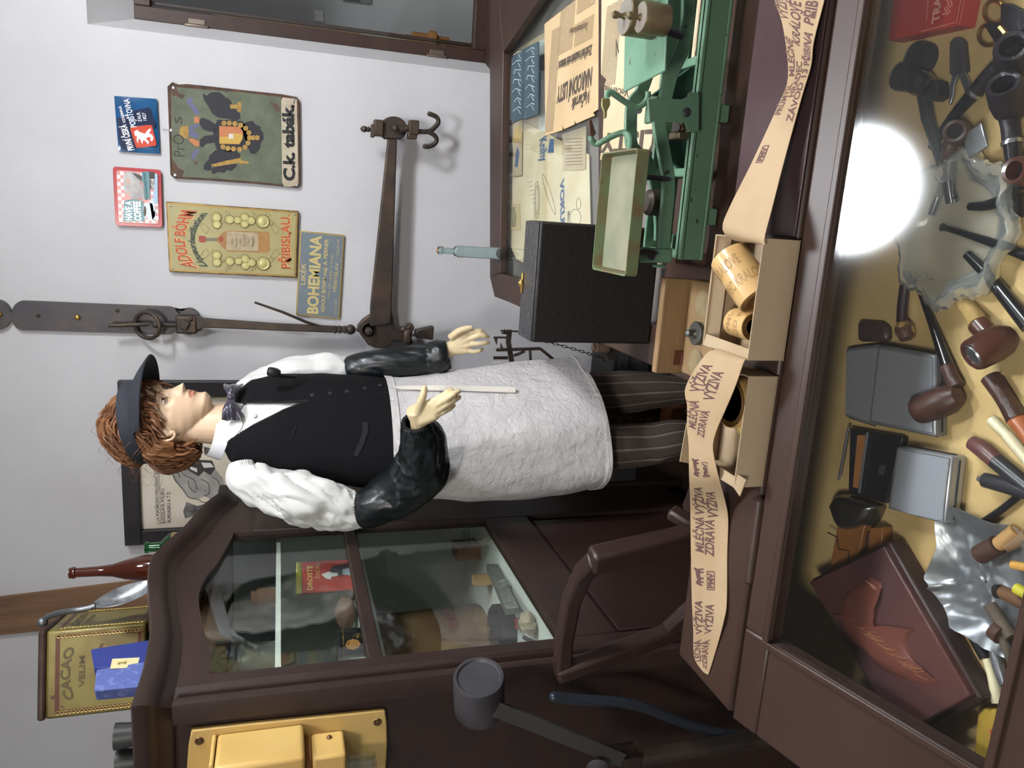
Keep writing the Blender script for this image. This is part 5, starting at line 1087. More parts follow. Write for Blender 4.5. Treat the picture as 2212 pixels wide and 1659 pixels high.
# ================================================================ THE GREEN SCALE
sc = thing('kitchen_scale', 'chipped green enamelled shop scale with two pans on the display table', 'scale', (.14, 1.02, DZ))
ys_ = .99
def sp(X, Y, y=ys_): return P(X, Y, 1, y)
zt0_ = sp(1526, 0).z; zb0_ = sp(1588, 0).z; xL = sp(1520, 563).x
b = MB()
b.bx((xL, ys_, zb0_+.004), (.52, ys_+.006, zt0_)); b.bx((xL, ys_, zb0_+.002), (.52, ys_+.02, zb0_+.008)); b.bx((xL, ys_-.004, zt0_-.006), (.52, ys_+.012, zt0_)); b.bx((xL, ys_-.004, zb0_+.004), (.52, ys_, zb0_+.009))
b.build('front_rail', M_green, sc, bev=.0015)
b = MB(); b.bx((xL, ys_+.11, zb0_+.004), (.52, ys_+.116, zt0_)); b.bx((xL, ys_+.10, zb0_+.002), (.52, ys_+.116, zb0_+.008)); b.build('rear_rail', M_green, sc, bev=.0015)
b = MB()
for x in (xL, .07, .22, .505): b.bx((x, ys_+.006, zb0_+.006), (x+.012, ys_+.11, zt0_-.008))
b.build('cross_bar', M_green, sc, bev=.0015)
for X, Y in ((1583, 248), (1560, 470)):
    p = sp(X, Y, ys_+.004); MB().bx((p.x-.012, ys_+.0, DZ+.001), (p.x+.012, ys_+.022, zb0_+.004)).build('foot', M_green, sc, bev=.002)
MB().bx((xL+.01, ys_+.095, DZ+.001), (xL+.034, ys_+.116, zb0_+.004)).build('foot', M_green, sc, bev=.002); MB().bx((.47, ys_+.095, DZ+.001), (.494, ys_+.116, zb0_+.004)).build('foot', M_green, sc, bev=.002); MB().bx((.47, ys_, DZ+.001), (.494, ys_+.02, zb0_+.004)).build('foot', M_green, sc, bev=.002)
yb = ys_-.012
def beam(cl, yy, name, wd=.019):
    b = MB(); pts = smoothline([sp(x, y, yy) for x, y in cl], 5); b.strip(pts, .007, wd, V((0, 0, 1))); return b.build(name, M_green, sc, bev=.0015)
beam([(1432, 540), (1437, 480), (1443, 420), (1442, 380), (1432, 320), (1424, 275), (1426, 240), (1436, 213), (1450, 160), (1476, 100), (1486, 40), (1487, -60)], yb, 'front_beam')
beam([(1425, 520), (1425, 470), (1416, 400), (1398, 350), (1366, 318), (1362, 270), (1366, 225), (1384, 200), (1402, 150), (1422, 90), (1440, 30), (1446, -60)], ys_+.10, 'rear_beam')
b = MB(); b.prism([sp(x, y, yb-.004) for x, y in ((1400, 214), (1403, 262), (1480, 265), (1488, 285), (1510, 286), (1511, 205), (1508, 199), (1490, 199), (1486, 208), (1474, 214), (1418, 213))], (0, .005, 0)); b.build('centre_bracket', M_green, sc, bev=.001)
b = MB(); b.box(sp(1407, 238, yb+.010), (.034, .028, .007)); b.build('bracket_top', M_green, sc, bev=.003)
def screw(X, Y, y, r=.0062):
    p = sp(X, Y, y); s_ = MB().lathe([(0, .0035), (r*.7, .003), (r, .001), (r, -.001)], p, (0, -1, 0), 16).build('screw', M_iron2, sc); b = MB(); b.box(p+V((0, -.0036, 0)), (r*1.5, .0008, .0012)); b.build('slot', M_ink, s_, smooth=False)
screw(1483, 243, yb-.004); screw(1407, 553, yb-.006, .0058)
b = MB(); b.prism([sp(x, y, yb-.006) for x, y in ((1383, 538), (1385, 568), (1452, 568), (1454, 538), (1392, 534))], (0, .006, 0)); b.box(sp(1424, 575, yb+.0), (.004, .012, .018)); b.build('end_bracket', M_green, sc, bev=.002)
b = MB(); b.tube([sp(1418, 553, yb-.003), sp(1418, 553, ys_+.11)], .006, 10); b.tube([sp(1380, 238, ys_+.02), sp(1380, 238, ys_+.10)], .005, 8); b.tube([sp(1460, 275, yb), sp(1462, 275, ys_+.1)], .0055, 10); b.build('axle', M_iron2, sc)
b = MB(); b.box(sp(1468, 272, ys_+.02), (.016, .03, .010)); b.box(sp(1475, 283, ys_+.02), (.012, .03, .006)); b.box(sp(1466, 294, ys_+.02), (.010, .03, .016)); b.build('knife_edge_block', mat('tarnished_brass_block', (104, 92, 74), .45, .7), sc, bev=.002)
b = MB(); b.prism([sp(x, y, ys_+.05) for x, y in ((1440, 300), (1470, 292), (1498, 310), (1500, 350), (1482, 372), (1450, 350))], (0, .008, 0)); b.prism([sp(x, y, ys_+.045) for x, y in ((1408, 206), (1500, 140), (1520, 145), (1520, 168), (1490, 200), (1480, 215))], (0, .01, 0)); b.build('inner_frame', mat('dark_green_enamel', (48, 76, 62), .5, bump=.2, bscale=60), sc, bev=.001)
b = MB(); b.lathe([(0, 0), (.016, .002), (.019, .014), (.019, .030), (.014, .036), (0, .038)], sp(1440, 440, ys_+.07), (0, 0, 1), 16); b.build('balance_weight', M_iron, sc)
b = MB(); b.tube(smoothline([sp(1400, 198, 1.0), sp(1399, 211, 1.0), sp(1390, 225, 1.0), sp(1376, 232, 1.0), sp(1362, 227, 1.0), sp(1340, 213, 1.0), sp(1323, 201, 1.0), sp(1316, 199, 1.0), sp(1311, 204, 1.0), sp(1313, 212, 1.0)], 4), .0040, 10); b.build('pointer_arm', M_green, sc)
MB().prism([sp(x, y, 1.0) for x, y in ((1301, 213), (1306, 210), (1318, 213), (1319, 226), (1312, 240), (1311, 254), (1305, 257), (1305, 242), (1300, 228))], (0, .004, 0)).build('pointer_tip', mat('olive_brass', (140, 134, 88), .4, .4), sc, bev=.001)
b = MB(); b.tube(smoothline([sp(1276, 294, 1.02), sp(1278, 303, 1.02), sp(1287, 310, 1.02), sp(1297, 308, 1.015), sp(1321, 295, 1.01), sp(1342, 287, 1.005), sp(1352, 288, 1), sp(1360, 297, .99), sp(1361, 312, .98), sp(1360, 330, .97)], 4), .0042, 10); b.build('pointer_arm', M_green, sc)
MB().prism([sp(x, y, 1.02) for x, y in ((1272, 258), (1278, 258), (1284, 276), (1288, 287), (1285, 293), (1276, 296), (1273, 280))], (0, .004, 0)).build('pointer_tip', mat('dark_brass', (92, 70, 56), .45, .5), sc, bev=.001)
tz = .965; q = [P(1302, 346, 2, tz+.015), P(1287, 584, 2, tz+.015), P(1357, 595, 2, tz+.015), P(1377, 328, 2, tz+.015)]
cx, cy = (q[0].x+q[1].x)/2+.005, (q[0].y+q[3].y)/2; hx, hy = .0785, .056
b = MB(); o1 = rrect(cx-hx, cy-hy, cx+hx, cy+hy, .006, 3); i1 = rrect(cx-hx+.002, cy-hy+.002, cx+hx-.002, cy+hy-.002, .005, 3); i2 = rrect(cx-hx+.004, cy-hy+.004, cx+hx-.004, cy+hy-.004, .004, 3); n = len(o1)
b.add([(x, y, tz) for x, y in o1]+[(x, y, tz+.016) for x, y in o1]+[(x, y, tz+.016) for x, y in i1]+[(x, y, tz+.002) for x, y in i2], [tuple(range(n-1, -1, -1)), tuple(range(3*n, 4*n))]+[(k*n+i, k*n+(i+1) % n, k*n+n+(i+1) % n, k*n+n+i) for k in range(3) for i in range(n)])
M_pan = mat('worn_green_pan', (96, 112, 78), .5, col2=(104, 90, 62), nscale=30, nmix=(.42, .6), bump=.3, bscale=60)
pn = b.build('pan', M_pan, sc); MB().bx((cx-hx+.005, cy-hy+.005, tz+.0021), (cx+hx-.005, cy+hy-.005, tz+.003)).build('pan_floor', mat('worn_metal_pan_floor', (142, 138, 116), .45, .2, col2=(122, 126, 104), nscale=18, bump=.1), pn)
for x in (cx-.05, cx+.05): MB().tube([(x, cy+.01, tz), (x, cy+.03, sp(1430, 480).z)], .004, 8).build('pan_support', M_iron2, sc)
pz = .965
b = MB(); b.prism([P(1349, 66, 2, pz), P(1346, 200, 2, pz), P(1435, 153, 2, pz), P(1441, 0, 2, pz), P(1444, -90, 2, pz), P(1350, -60, 2, pz)], (0, 0, -.003)); b.build('plate', mat('chipped_pale_green_plate', (92, 126, 104), .4, col2=(104, 136, 114), nscale=14, spots=((70, 84, 70), 60, .67), bump=.15, bscale=50), sc, bev=.002)
b = MB(); b.tube([(.24, .93, pz-.004), (.24, .96, sp(1446, 100).z)], .005, 8); b.box((.235, .93, pz-.009), (.05, .02, .012)); b.build('plate_support', M_iron2, sc)
for i, (X, Y, r, h, lb) in enumerate(((1350, 35, .0215, .040, 'larger dull brass weight, the farther of two on the green plate'), (1384, 37, .0175, .033, 'smaller dull brass weight, the nearer of two on the green plate'))):
    p = P(X, Y, 2, pz+h); p.z = pz; w_ = thing('brass_weight', lb, 'weight', p, 'knobbed weights on the scale plate'); Mw = mat('dull_brass_weight', (112, 98, 70), .42, .6, col2=(128, 116, 92), nscale=12)
    MB().lathe([(r*.97, 0), (r, .001), (r, h-.001), (r*.96, h)], p, n=32).build('weight_body', Mw, w_)
    MB().lathe([(0, -.0005), (r*.95, .0), (r*.95, .0004), (0, .0005)][::1], p+V((0, 0, h)), n=28).build('top_face', mat('grey_weight_top', (140, 132, 122), .5, .5), w_)
    MB().lathe([(.005, 0), (.0032, .003), (.0027, .007), (.0042, .010), (.0047, .013), (.0035, .016), (0, .017)], p+V((0, 0, h)), n=14).build('knob', Mw, w_)
# ================================================================ BLACK CASE AND WEIGHT BOX
c0 = V((-.198, 1.156, DZ)); c1 = V((-.006, 1.228, 1.011))
bc = thing('instrument_case', 'upright black case with crocodile textured edge and brass clasp on the table', 'case', V((-.1, 1.19, DZ)))
MB().bx((c0.x, c0.y, DZ+.0005), (c1.x, c1.y, c1.z-.0005)).build('case_body', mat('black_cloth_case', (30, 27, 26), .6, bump=.3, bscale=180), bc, bev=.004)
M_croc = mat('crocodile_leatherette', (44, 44, 48), .32); nt = M_croc.node_tree; N = nt.nodes; L = nt.links; vo = N.new('ShaderNodeTexVoronoi'); vo.feature = 'DISTANCE_TO_EDGE'; vo.inputs['Scale'].default_value = 90; tcc = N.new('ShaderNodeTexCoord'); mpp = N.new('ShaderNodeMapping'); mpp.inputs['Scale'].default_value = (1, .45, 1); L.new(tcc.outputs['Object'], mpp.inputs[0]); L.new(mpp.outputs[0], vo.inputs['Vector']); bpp = N.new('ShaderNodeBump'); bpp.inputs['Distance'].default_value = .003; bpp.inputs['Strength'].default_value = .7; L.new(vo.outputs['Distance'], bpp.inputs['Height']); L.new(bpp.outputs[0], N['Principled BSDF'].inputs['Normal'])
MB().bx((c0.x+.001, c0.y+.003, c1.z-.001), (c1.x-.001, c1.y-.001, c1.z+.0015)).build('top_edge', M_croc, bc, bev=.001)
b = MB(); p = P(1131, 612, 2, c1.z+.0015); b.box(p+V((0, .004, .0015)), (.034, .006, .003)); b.box(p+V((0, .004, .003)), (.012, .009, .005)); b.ball(p+V((0, .003, .005)), .0035, 8); b.build('clasp', M_brass, bc, bev=.001)
wb = thing('weight_box', 'pale worn wooden box of round weight recesses with its lid up', 'weight box', (-.14, .92, DZ))
M_pine = mat('worn_pale_wood', (142, 115, 80), .7, col2=(118, 90, 60), nscale=4, stretch=(1, 6, 6), nmix=(.35, .7), bump=.3, bscale=30)
zt_b = .858; bk = .945; x0 = P(1470, 803, 1, bk).x; x1 = P(1478, 602, 1, bk).x
MB().bx((x0, .868, DZ+.0005), (x1, bk, zt_b)).build('box_body', M_pine, wb, bev=.002)
MB().bx((x0-.003, bk+.001, zt_b-.004), (x1, bk+.014, P(1428, 700, 1, bk).z)).build('lid', M_pine, wb, bev=.002)
Mgr = mat('greyed_recess_wood', (150, 132, 100), .7, col2=(128, 112, 84), nscale=30)
for i in range(3):
    x = x0+.0215+i*.040; MB().lathe([(.0185, .0008), (.018, .0002), (.017, .0002), (.0168, .001), (0, .001)], (x, .905, zt_b), n=28).build('recess', Mgr, wb)
    if i == 1: MB().lathe([(.0155, 0), (.016, .006), (.015, .007), (.006, .007), (.004, .010), (.005, .015), (.0055, .018), (0, .021)], (x, .905, zt_b+.001), n=24).build('weight', mat('grey_lead_weight', (96, 96, 92), .45, .6), wb)
b = MB(); b.box((x0+.02, bk-.001, zt_b+.004), (.02, .002, .016)); b.tube([(x0+.010, bk-.002, zt_b+.001), (x0+.030, bk-.002, zt_b+.001)], .002, 8); b.build('hinge', mat('rusty_hinge', (98, 62, 46), .6, .5), wb)
# ================================================================ PAPER BOXES AND PRINTED TAPES ON THE CASE
BZ = .87
def cbox(name, label, x0, y0, x1, y1, h, flap=0):
    r = thing(name, label, 'box', ((x0+x1)/2, (y0+y1)/2, BZ), 'open kraft cardboard trays on the display case'); t = .0016
    b = MB(); b.bx((x0, y0, BZ+.0003), (x1, y1, BZ+.002)); b.build('base', M_card, r, smooth=False)
    for nm, a, c in (('front_wall', (x0, y0, BZ+.002), (x1, y0+t, BZ+h)), ('back_wall', (x0, y1-t, BZ+.002), (x1, y1, BZ+h)), ('side_wall', (x0, y0+t, BZ+.002), (x0+t, y1-t, BZ+h)), ('side_wall', (x1-t, y0+t, BZ+.002), (x1, y1-t, BZ+h))): MB().bx(a, c).build(nm, M_card, r, bev=.0004)
    b = MB(); b.prism([(x0+t, y0+t, BZ+h), (x0+.012, y0+t, BZ+h-.002), (x0+.014, y1-t, BZ+h-.002), (x0+t, y1-t, BZ+h)], (0, 0, -.0008)); b.build('side_flap', M_card, r, smooth=False); return r
b1 = cbox('cardboard_tray', 'open kraft cardboard tray with two rolls of paper tape, right of its pair', -.1365, .704, -.006, .798, .046)
b = MB(); b.prism([(-.137, .799, BZ+.046), (-.006, .799, BZ+.046), (-.008, .790, BZ+.030), (-.134, .790, BZ+.030)], (0, -.0008, .0004)); b.build('folded_rim', M_card, b1, smooth=False)
b2 = cbox('cardboard_tray', 'battered open kraft tray with a thick roll inside, nearest the tape end', -.2845, .709, -.155, .806, .038)
b = MB(); b.prism([(-.232, .806, BZ+.034), (-.236, .806, BZ+.050), (-.286, .808, BZ+.052), (-.290, .808, BZ+.034)], (0, .0014, 0)); b.prism([(-.2845, .709, BZ+.038), (-.268, .709, BZ+.036), (-.272, .700, BZ+.030), (-.292, .702, BZ+.034)], (0, .0, -.001)); b.prism([(-.285, .775, BZ+.03), (-.285, .806, BZ+.038), (-.300, .795, BZ+.040)], (0, 0, -.001)); b.build('torn_flap', M_card, b2, smooth=False)
M_tapeg = mat('glossy_tan_tape', (194, 160, 108), .3, col2=(184, 148, 94), nscale=20, coat=.5)
def roll(label, a, c, r, ri, grp='rolls of printed paper tape in the trays', txt=None, m=M_tapeg):
    a, c = V(a), V(c); t_ = thing('tape_roll', label, 'tape roll', V((a+c)/2)-V((0, 0, r)), grp); L_ = (c-a).length
    MB().lathe([(ri, 0), (ri, L_), (r*.99, L_), (r, L_-.001), (r, .001), (r*.99, 0), (ri, 0)], a, c-a, 40).build('roll', m, t_)
    b = MB()
    for q in [ri+(r-ri)*k/5 for k in range(1, 5)]:
        for e, s_ in ((a, -1), (c, 1)): b.lathe([(q, 0), (q+.0003, .0003*s_), (q+.0006, 0)], e, (c-a)*s_ if s_ > 0 else (c-a), 32)
    b.build('tape_edge', mat('tape_layer_shadow', (150, 108, 60), .6), t_)
    if txt:
        ax = (c-a).normalized(); X_ = ax.orthogonal().normalized(); X_ = (V((0, -.6, .8))-ax*V((0, -.6, .8)).dot(ax)).normalized(); Y_ = ax.cross(X_); b = MB(); o = MB()
        text(o, txt, Matrix.Identity(4), .075, L_*.20, bold=.01)
        for off, k in ((.25, 0), (.62, 1)):
            b.add([a+ax*(L_*off+p.y)+X_*((r+.0003)*cos((p.x-.04-.02*k)/r))+Y_*((r+.0003)*sin((p.x-.04-.02*k)/r)) for p in o.v], o.f)
        b.build('print', mat('faded_tape_print', (150, 118, 76), .5), t_, smooth=False)
    return t_
roll('large glossy roll of tan tape, slanting up in the right tray', (-.072, .722, BZ+.030), (-.030, .768, BZ+.044), .0225, .012, txt='HRADEC KRALOVE')
roll('small glossy roll of tan tape at the left end of the right tray', (-.104, .735, BZ+.022), (-.104, .772, BZ+.022), .0165, .008, txt='ZAVOD PMV')
t3 = roll('thick tape roll lying flat with a wide dark hole in the left tray', (-.193, .7445, BZ+.003), (-.193, .7445, BZ+.034), .0305, .0215)
yp_ = thing('paper_scrap', 'crumpled yellow paper scrap beside the thick roll in the left tray', 'paper scrap', (-.225, .75, BZ+.003))
MB().grid(lambda u, v: (-.212-.022*u+.003*sin(9*v), .722+.06*v, BZ+.006+.022*sin(pi*u)*(.6+.4*sin(v*5+1))+.003*noise.noise(V((u*4, v*5, 0)))), 12, 14, th=.0006).build('scrap', mat('pale_yellow_paper', (222, 206, 130), .8), yp_)
# printed tape stations: (left X,Y), (right X,Y), z left, z right
def tape(name, label, st, txts, logos):
    S_ = [(P(a[0], a[1], 2, zl), P(c[0], c[1], 2, zr)) for a, c, zl, zr in st]; Lp = smoothline([s[0] for s in S_], 6); Rp = smoothline([s[1] for s in S_], 6); n = len(Lp)-1
    r = thing(name, label, 'paper tape', (Lp[n//2].x, Lp[n//2].y, BZ+.001), 'lengths of printed kraft paper tape')
    cum = [0]
    for i in range(n): cum.append(cum[-1]+((Lp[i+1]+Rp[i+1])/2-(Lp[i]+Rp[i])/2).length)
    def at(s, w_, up=0):
        s = max(0, min(cum[-1]-1e-6, s)); i = max(k for k in range(n) if cum[k] <= s); t = (s-cum[i])/(cum[i+1]-cum[i]); a = Lp[i].lerp(Lp[i+1], t); c = Rp[i].lerp(Rp[i+1], t); nn = (c-a).cross(Lp[i+1]-Lp[i]).normalized()
        if nn.z < 0: nn = -nn
        return a.lerp(c, w_)+nn*up
    b = MB(); b.grid(lambda u, v: at(cum[-1]*v, u), 4, n, th=.0007); b.build('tape', mat('kraft_tape', (166, 143, 112), .7, col2=(158, 134, 102), nscale=14), r)
    def s_of(Y):   # distance along the tape where its middle crosses picture row Y
        best = min(range(0, 600), key=lambda k: abs(proj(at(cum[-1]*k/600, .5))[1]-Y)); return cum[-1]*best/600
    b = MB()
    for t, Ya, Yb, w0, w1 in txts:
        o = MB(); text(o, t, Matrix.Identity(4), 1, 1, bold=.03, shear=0); sa, sb = s_of(Ya), s_of(Yb)
        for p in o.v: p.z = 0
        b.add([at(sa+(sb-sa)*(p.x+.06*p.y), w1+(w0-w1)*p.y, .0007) for p in o.v], o.f)
    for Ya, Yb, w0, w1, kind in logos:
        sa, sb = s_of(Ya), s_of(Yb); f = lambda x, y: at(sa+(sb-sa)*x, w1+(w0-w1)*y, .0007)
        if kind == 'pmv':
            for q in ([(0, 0), (1, 0), (1, .1), (0, .1)], [(0, .9), (1, .9), (1, 1), (0, 1)], [(0, 0), (.05, 0), (.05, 1), (0, 1)], [(.95, 0), (1, 0), (1, 1), (.95, 1)]): b.add([f(*p) for p in q], [tuple(range(4))])
            o = MB(); text(o, 'PMV', Matrix.Identity(4), .8, .62, bold=.05); b.add([f(.1+p.x, .19+p.y) for p in o.v], o.f)
        else:   # grazing cow emblem
            cow = [(.05, .35), (.12, .62), (.2, .78), (.3, .7), (.36, .62), (.55, .72), (.82, .78), (.95, .95), (1, .8), (.93, .6), (.95, .05), (.88, .05), (.86, .35), (.8, .3), (.78, .05), (.72, .05), (.7, .38), (.5, .34), (.46, .05), (.4, .05), (.38, .35), (.3, .3), (.28, .05), (.22, .05), (.2, .4), (.12, .2), (.04, .2)]
            b.add([f(*p) for p in cow], [tuple(range(len(cow)))])
    b.build('print', mat('tape_print_mauve', (88, 62, 58), .75), r, smooth=False); return r
tape('paper_tape', 'printed kraft tape hanging over the left tray down to the case corner',
    [((1566, 754), (1613, 776), BZ+.040, BZ+.047), ((1528, 762), (1606, 784), BZ+.056, BZ+.053), ((1482, 834), (1588, 836), BZ+.062, BZ+.056), ((1485, 880), (1566, 888), BZ+.062, BZ+.054), ((1484, 920), (1548, 930), BZ+.060, BZ+.052), ((1488, 962), (1540, 968), BZ+.056, BZ+.050), ((1489, 1030), (1552, 1028), BZ+.046, BZ+.042), ((1491, 1080), (1566, 1080), BZ+.02, BZ+.016), ((1492, 1125), (1573, 1122), BZ+.004, BZ+.004), ((1493, 1200), (1571, 1200), BZ+.0015, BZ+.0015), ((1495, 1300), (1570, 1300), BZ+.0015, BZ+.003), ((1498, 1360), (1564, 1340), BZ+.0015, BZ+.004), ((1500, 1420), (1548, 1400), BZ+.0015, BZ+.0015), ((1520, 1452), (1530, 1458), BZ+.0015, BZ+.0015)],
    [('MLÉČNÁ', 930, 868, .08, .32), ('VÝŽIVA', 850, 792, .12, .36), ('ZDRAVÁ', 945, 888, .40, .64), ('VÝŽIVA', 868, 802, .44, .68), ('VÝŽIVA', 1115, 1052, .15, .40), ('VÝŽIVA', 1122, 1062, .50, .76), ('MLÉČNÁ', 1194, 1117, .15, .38), ('ZDRAVÁ', 1204, 1124, .42, .66), ('VÝŽIVA', 1366, 1298, .10, .32), ('VÝŽIVA', 1372, 1306, .42, .66), ('LÉČNÁ', 1425, 1376, .05, .30), ('ZDRAVÁ', 1447, 1384, .36, .64)],
    [(1268, 1226, .06, .40, 'cow'), (1275, 1234, .46, .68, 'pmv'), (1030, 990, .10, .42, 'cow'), (1030, 998, .50, .74, 'pmv')])
tape('paper_tape', 'printed kraft tape running from the right tray along the case rim',
    [((1604, 524), (1654, 522), BZ+.036, BZ+.040), ((1572, 512), (1654, 530), BZ+.047, BZ+.047), ((1561, 488), (1652, 512), BZ+.055, BZ+.050), ((1580, 440), (1668, 450), BZ+.046, BZ+.040), ((1624, 352), (1694, 348), BZ+.026, BZ+.022), ((1681, 228), (1733, 206), BZ+.012, BZ+.016), ((1703, 165), (1752, 142), BZ+.010, BZ+.018), ((1693, 64), (1758, 90), BZ+.012, BZ+.016), ((1674, 0), (1781, 0), BZ+.010, BZ+.012), ((1650, -80), (1800, -80), BZ+.006, BZ+.006)],
    [('ZÁVOD 13', 272, 160, .66, .92), ('PŘIBINA', 152, 62, .70, .94), ('PŘIB', 48, 2, .66, .9), ('HRADEC', 212, 135, .38, .62), ('KRÁLOVÉ', 100, 5, .32, .56), ('PRŮMYSL', 245, 175, .06, .32), ('MLÉČNÉ', 160, 90, .06, .30), ('VÝŽIVY', 52, -20, .03, .24)],
    [(352, 312, .14, .36, 'pmv')])
# embossed leatherette sheet on the rear board under the tape
M_lea = mat('crackled_leatherette', (70, 54, 56), .26); nt = M_lea.node_tree; N = nt.nodes; L = nt.links; br = N.new('ShaderNodeTexBrick'); br.inputs['Scale'].default_value = 120; br.inputs['Mortar Size'].default_value = .05; br.inputs['Brick Width'].default_value = 1.2; nz = N.new('ShaderNodeTexNoise'); nz.inputs['Scale'].default_value = 60; tcc = N.new('ShaderNodeTexCoord'); mxv = N.new('ShaderNodeMix'); mxv.data_type = 'VECTOR'; mxv.inputs[0].default_value = .02; L.new(tcc.outputs['Object'], mxv.inputs[4]); L.new(tcc.outputs['Object'], nz.inputs['Vector']); L.new(nz.outputs['Color'], mxv.inputs[5]); L.new(mxv.outputs[1], br.inputs['Vector']); bpp = N.new('ShaderNodeBump'); bpp.inputs['Distance'].default_value = .002; bpp.inputs['Strength'].default_value = .6; L.new(br.outputs['Fac'], bpp.inputs['Height']); bpp.invert = True; L.new(bpp.outputs[0], N['Principled BSDF'].inputs['Normal'])
b = MB(); b.bx((-.003, .713, BZ+.0003), (.58, .838, BZ+.003)); obj(b.build('leatherette_mat', M_lea, bev=.001), 'dark crackled leatherette mat under the tape, right of the cardboard trays', 'mat')
# ================================================================ INSIDE THE DISPLAY CASE
def c_(X, Y, h=0): return P(X, Y, 2, FZ+h)
GP = 'smoking pipes in the display case'
M_blk = mat('black_ebonite', (26, 26, 30), .22, coat=.4); M_briar = mat('brown_briar', (92, 52, 40), .32, col2=(68, 38, 30), nscale=22, coat=.3, bump=.15, bscale=90); M_briar2 = mat('carved_dark_briar', (66, 42, 36), .4, col2=(84, 54, 44), nscale=30, bump=.9, bscale=70); M_leab = mat('black_leather_wrap', (38, 32, 40), .35, bump=.7, bscale=120); M_sil = mat('silver_band', (190, 190, 192), .25, .9); M_amber = mat('amber_stem', (176, 146, 92), .25, coat=.5)
def tubepx(b, pts, r, hs, n=14, flat=1): b.tube(smoothline([c_(x, y, h) for (x, y), h in zip(pts, hs)], 4), r if not isinstance(r, list) else [p.x for p in smoothline([V((q, 0, 0)) for q in r], 4)], n, flat=flat)
def pipe(label, bowl, up, br, bh, shank, stem, ms=M_blk, mb=M_briar, ring=None, sr=.0042, kr=.0068, group=GP, nm='smoking_pipe'):
    """bowl centre px, direction up (V), radius, height; shank and stem as px points"""
    r = thing(nm, label, 'pipe', V((*c_(*bowl)[:2], FZ)), group); c = c_(*bowl, .018); up = V(up).normalized()
    MB().lathe([(0, -bh*.42), (br*.62, -bh*.38), (br*.92, -bh*.18), (br, .1*bh), (br*.93, bh*.5), (br*.86, bh*.58), (br*.62, bh*.56), (br*.58, bh*.1), (0, 0)], c, up, 24).build('bowl', mb, r)
    MB().lathe([(0, .0), (br*.57, .0), (br*.57, .0006)], c+up*(bh*.16), up, 16).build('bowl_char', M_ink, r)
    b = MB(); tubepx(b, shank, [kr*1.15]+[kr]*(len(shank)-1), [.013]*len(shank)); b.build('shank', mb, r)
    b = MB(); n = len(stem); tubepx(b, stem, [kr*.95-(kr*.95-sr)*i/(n-1) for i in range(n)], [.013-(.009*i/(n-1)) for i in range(n)]); b.build('stem', ms, r)
    if ring:
        a = c_(*shank[-1], .013); d = (c_(*stem[min(1, n-1)], .012)-a).normalized(); MB().lathe([(kr*1.08, -.002), (kr*1.12, 0), (kr*1.08, .002)], a, d, 18).build('ring', M_sil, r)
    return r
pipe('large black pipe with silver band, its stem crossing beside the glare', (2192, 128), (.25, -.5, .8), .0165, .046, [(2178, 128), (2150, 148), (2106, 200)], [(2106, 200), (2060, 252), (2012, 320)], mb=M_leab, ring=1, kr=.0078)
pipe('black leather covered pipe standing upright in the picture right, silver band', (2180, 222), (.5, -.3, .75), .0165, .046, [(2176, 236), (2182, 270), (2186, 308)], [(2187, 308), (2192, 380), (2199, 472)], mb=M_leab, ring=1, kr=.0085, sr=.0062)
p3 = pipe('small dark pipe with silver lidded bowl under the black leather pipe', (2072, 290), (.05, -.5, .85), .0125, .034, [(2064, 292), (2050, 318), (2047, 352)], [(2047, 352), (2050, 400), (2056, 438)], mb=M_briar2, ring=1, kr=.0072, sr=.0055)
b = MB(); cc_ = c_(2108, 304, .026); b.box(cc_, (.026, .022, .003), Matrix.Rotation(.5, 3, 'Z')); b.build('wind_cap', M_sil, p3, bev=.001)
pipe('long dark straight pipe stem lying left of the glare, bowl in shadow', (1993, 182), (0, -.4, .9), .0135, .036, [(1993, 186), (1998, 220), (2004, 256)], [(2004, 256), (2030, 340), (2062, 432)], mb=M_blk, kr=.0068)
def holder(label, segs, nm='cigarette_holder', cat='cigarette holder', group='holders and stems in the display case'):
    r = thing(nm, label, cat, V((*c_(*segs[0][1][0])[:2], FZ)), group)
    for pn_, pts, rr, m in segs: b = MB(); rl = rr if isinstance(rr, list) else [rr]*len(pts); tubepx(b, pts, rl, [max(rl)+.001]*len(pts), 14); b.build(pn_, m, r)
    return r
holder('thin black stem tip below the end of the long dark pipe', [('stem', [(2040, 385), (2026, 425), (2012, 464)], [.0045, .0045, .004], M_blk)])
pipe('curved black pipe reaching in from the right beside the crystal ashtray', (2226, 372), (0, 0, 1), .014, .036, [(2222, 376), (2205, 396)], [(2205, 396), (2168, 430), (2130, 444), (2096, 446)], kr=.0075)
holder('long thin black stem pointing right across the crystal ashtray', [('stem', [(2036, 491), (2050, 495), (2130, 520), (2225, 555)], [.0045, .003, .0042, .006], M_blk)])
holder('thick tapering black stem below the long thin one', [('stem', [(2090, 550), (2130, 590), (2180, 650), (2225, 705)], [.0048, .006, .0072, .008], M_blk)])
pp_ = pipe('long slim pipe with black stem and grooved brown bowl, centre of the case', (2035, 868), (-.62, .95, .12), .0165, .052, [(2068, 836), (2058, 818), (2046, 790)], [(2046, 790), (2020, 715), (1985, 624)], mb=M_briar2, kr=.0072, sr=.0028)
pipe('brown briar pipe with pale amber stem and silver rimmed bowl', (2150, 742), (-.55, .18, .85), .0175, .044, [(2165, 752), (2140, 730), (2114, 700)], [(2114, 700), (2090, 664), (2056, 620)], ms=M_amber, mb=M_briar, kr=.0105, sr=.0068)
b = MB()
cen = c_(2150, 742, .014)+V((-.55, .18, .85)).normalized()*.0255; b.lathe([(.0100, 0), (.0112, .0015), (.0125, .002), (.0135, .0005)], cen, (-.55, .18, .85), 24); r = b.build('bowl_rim', M_sil, None); 
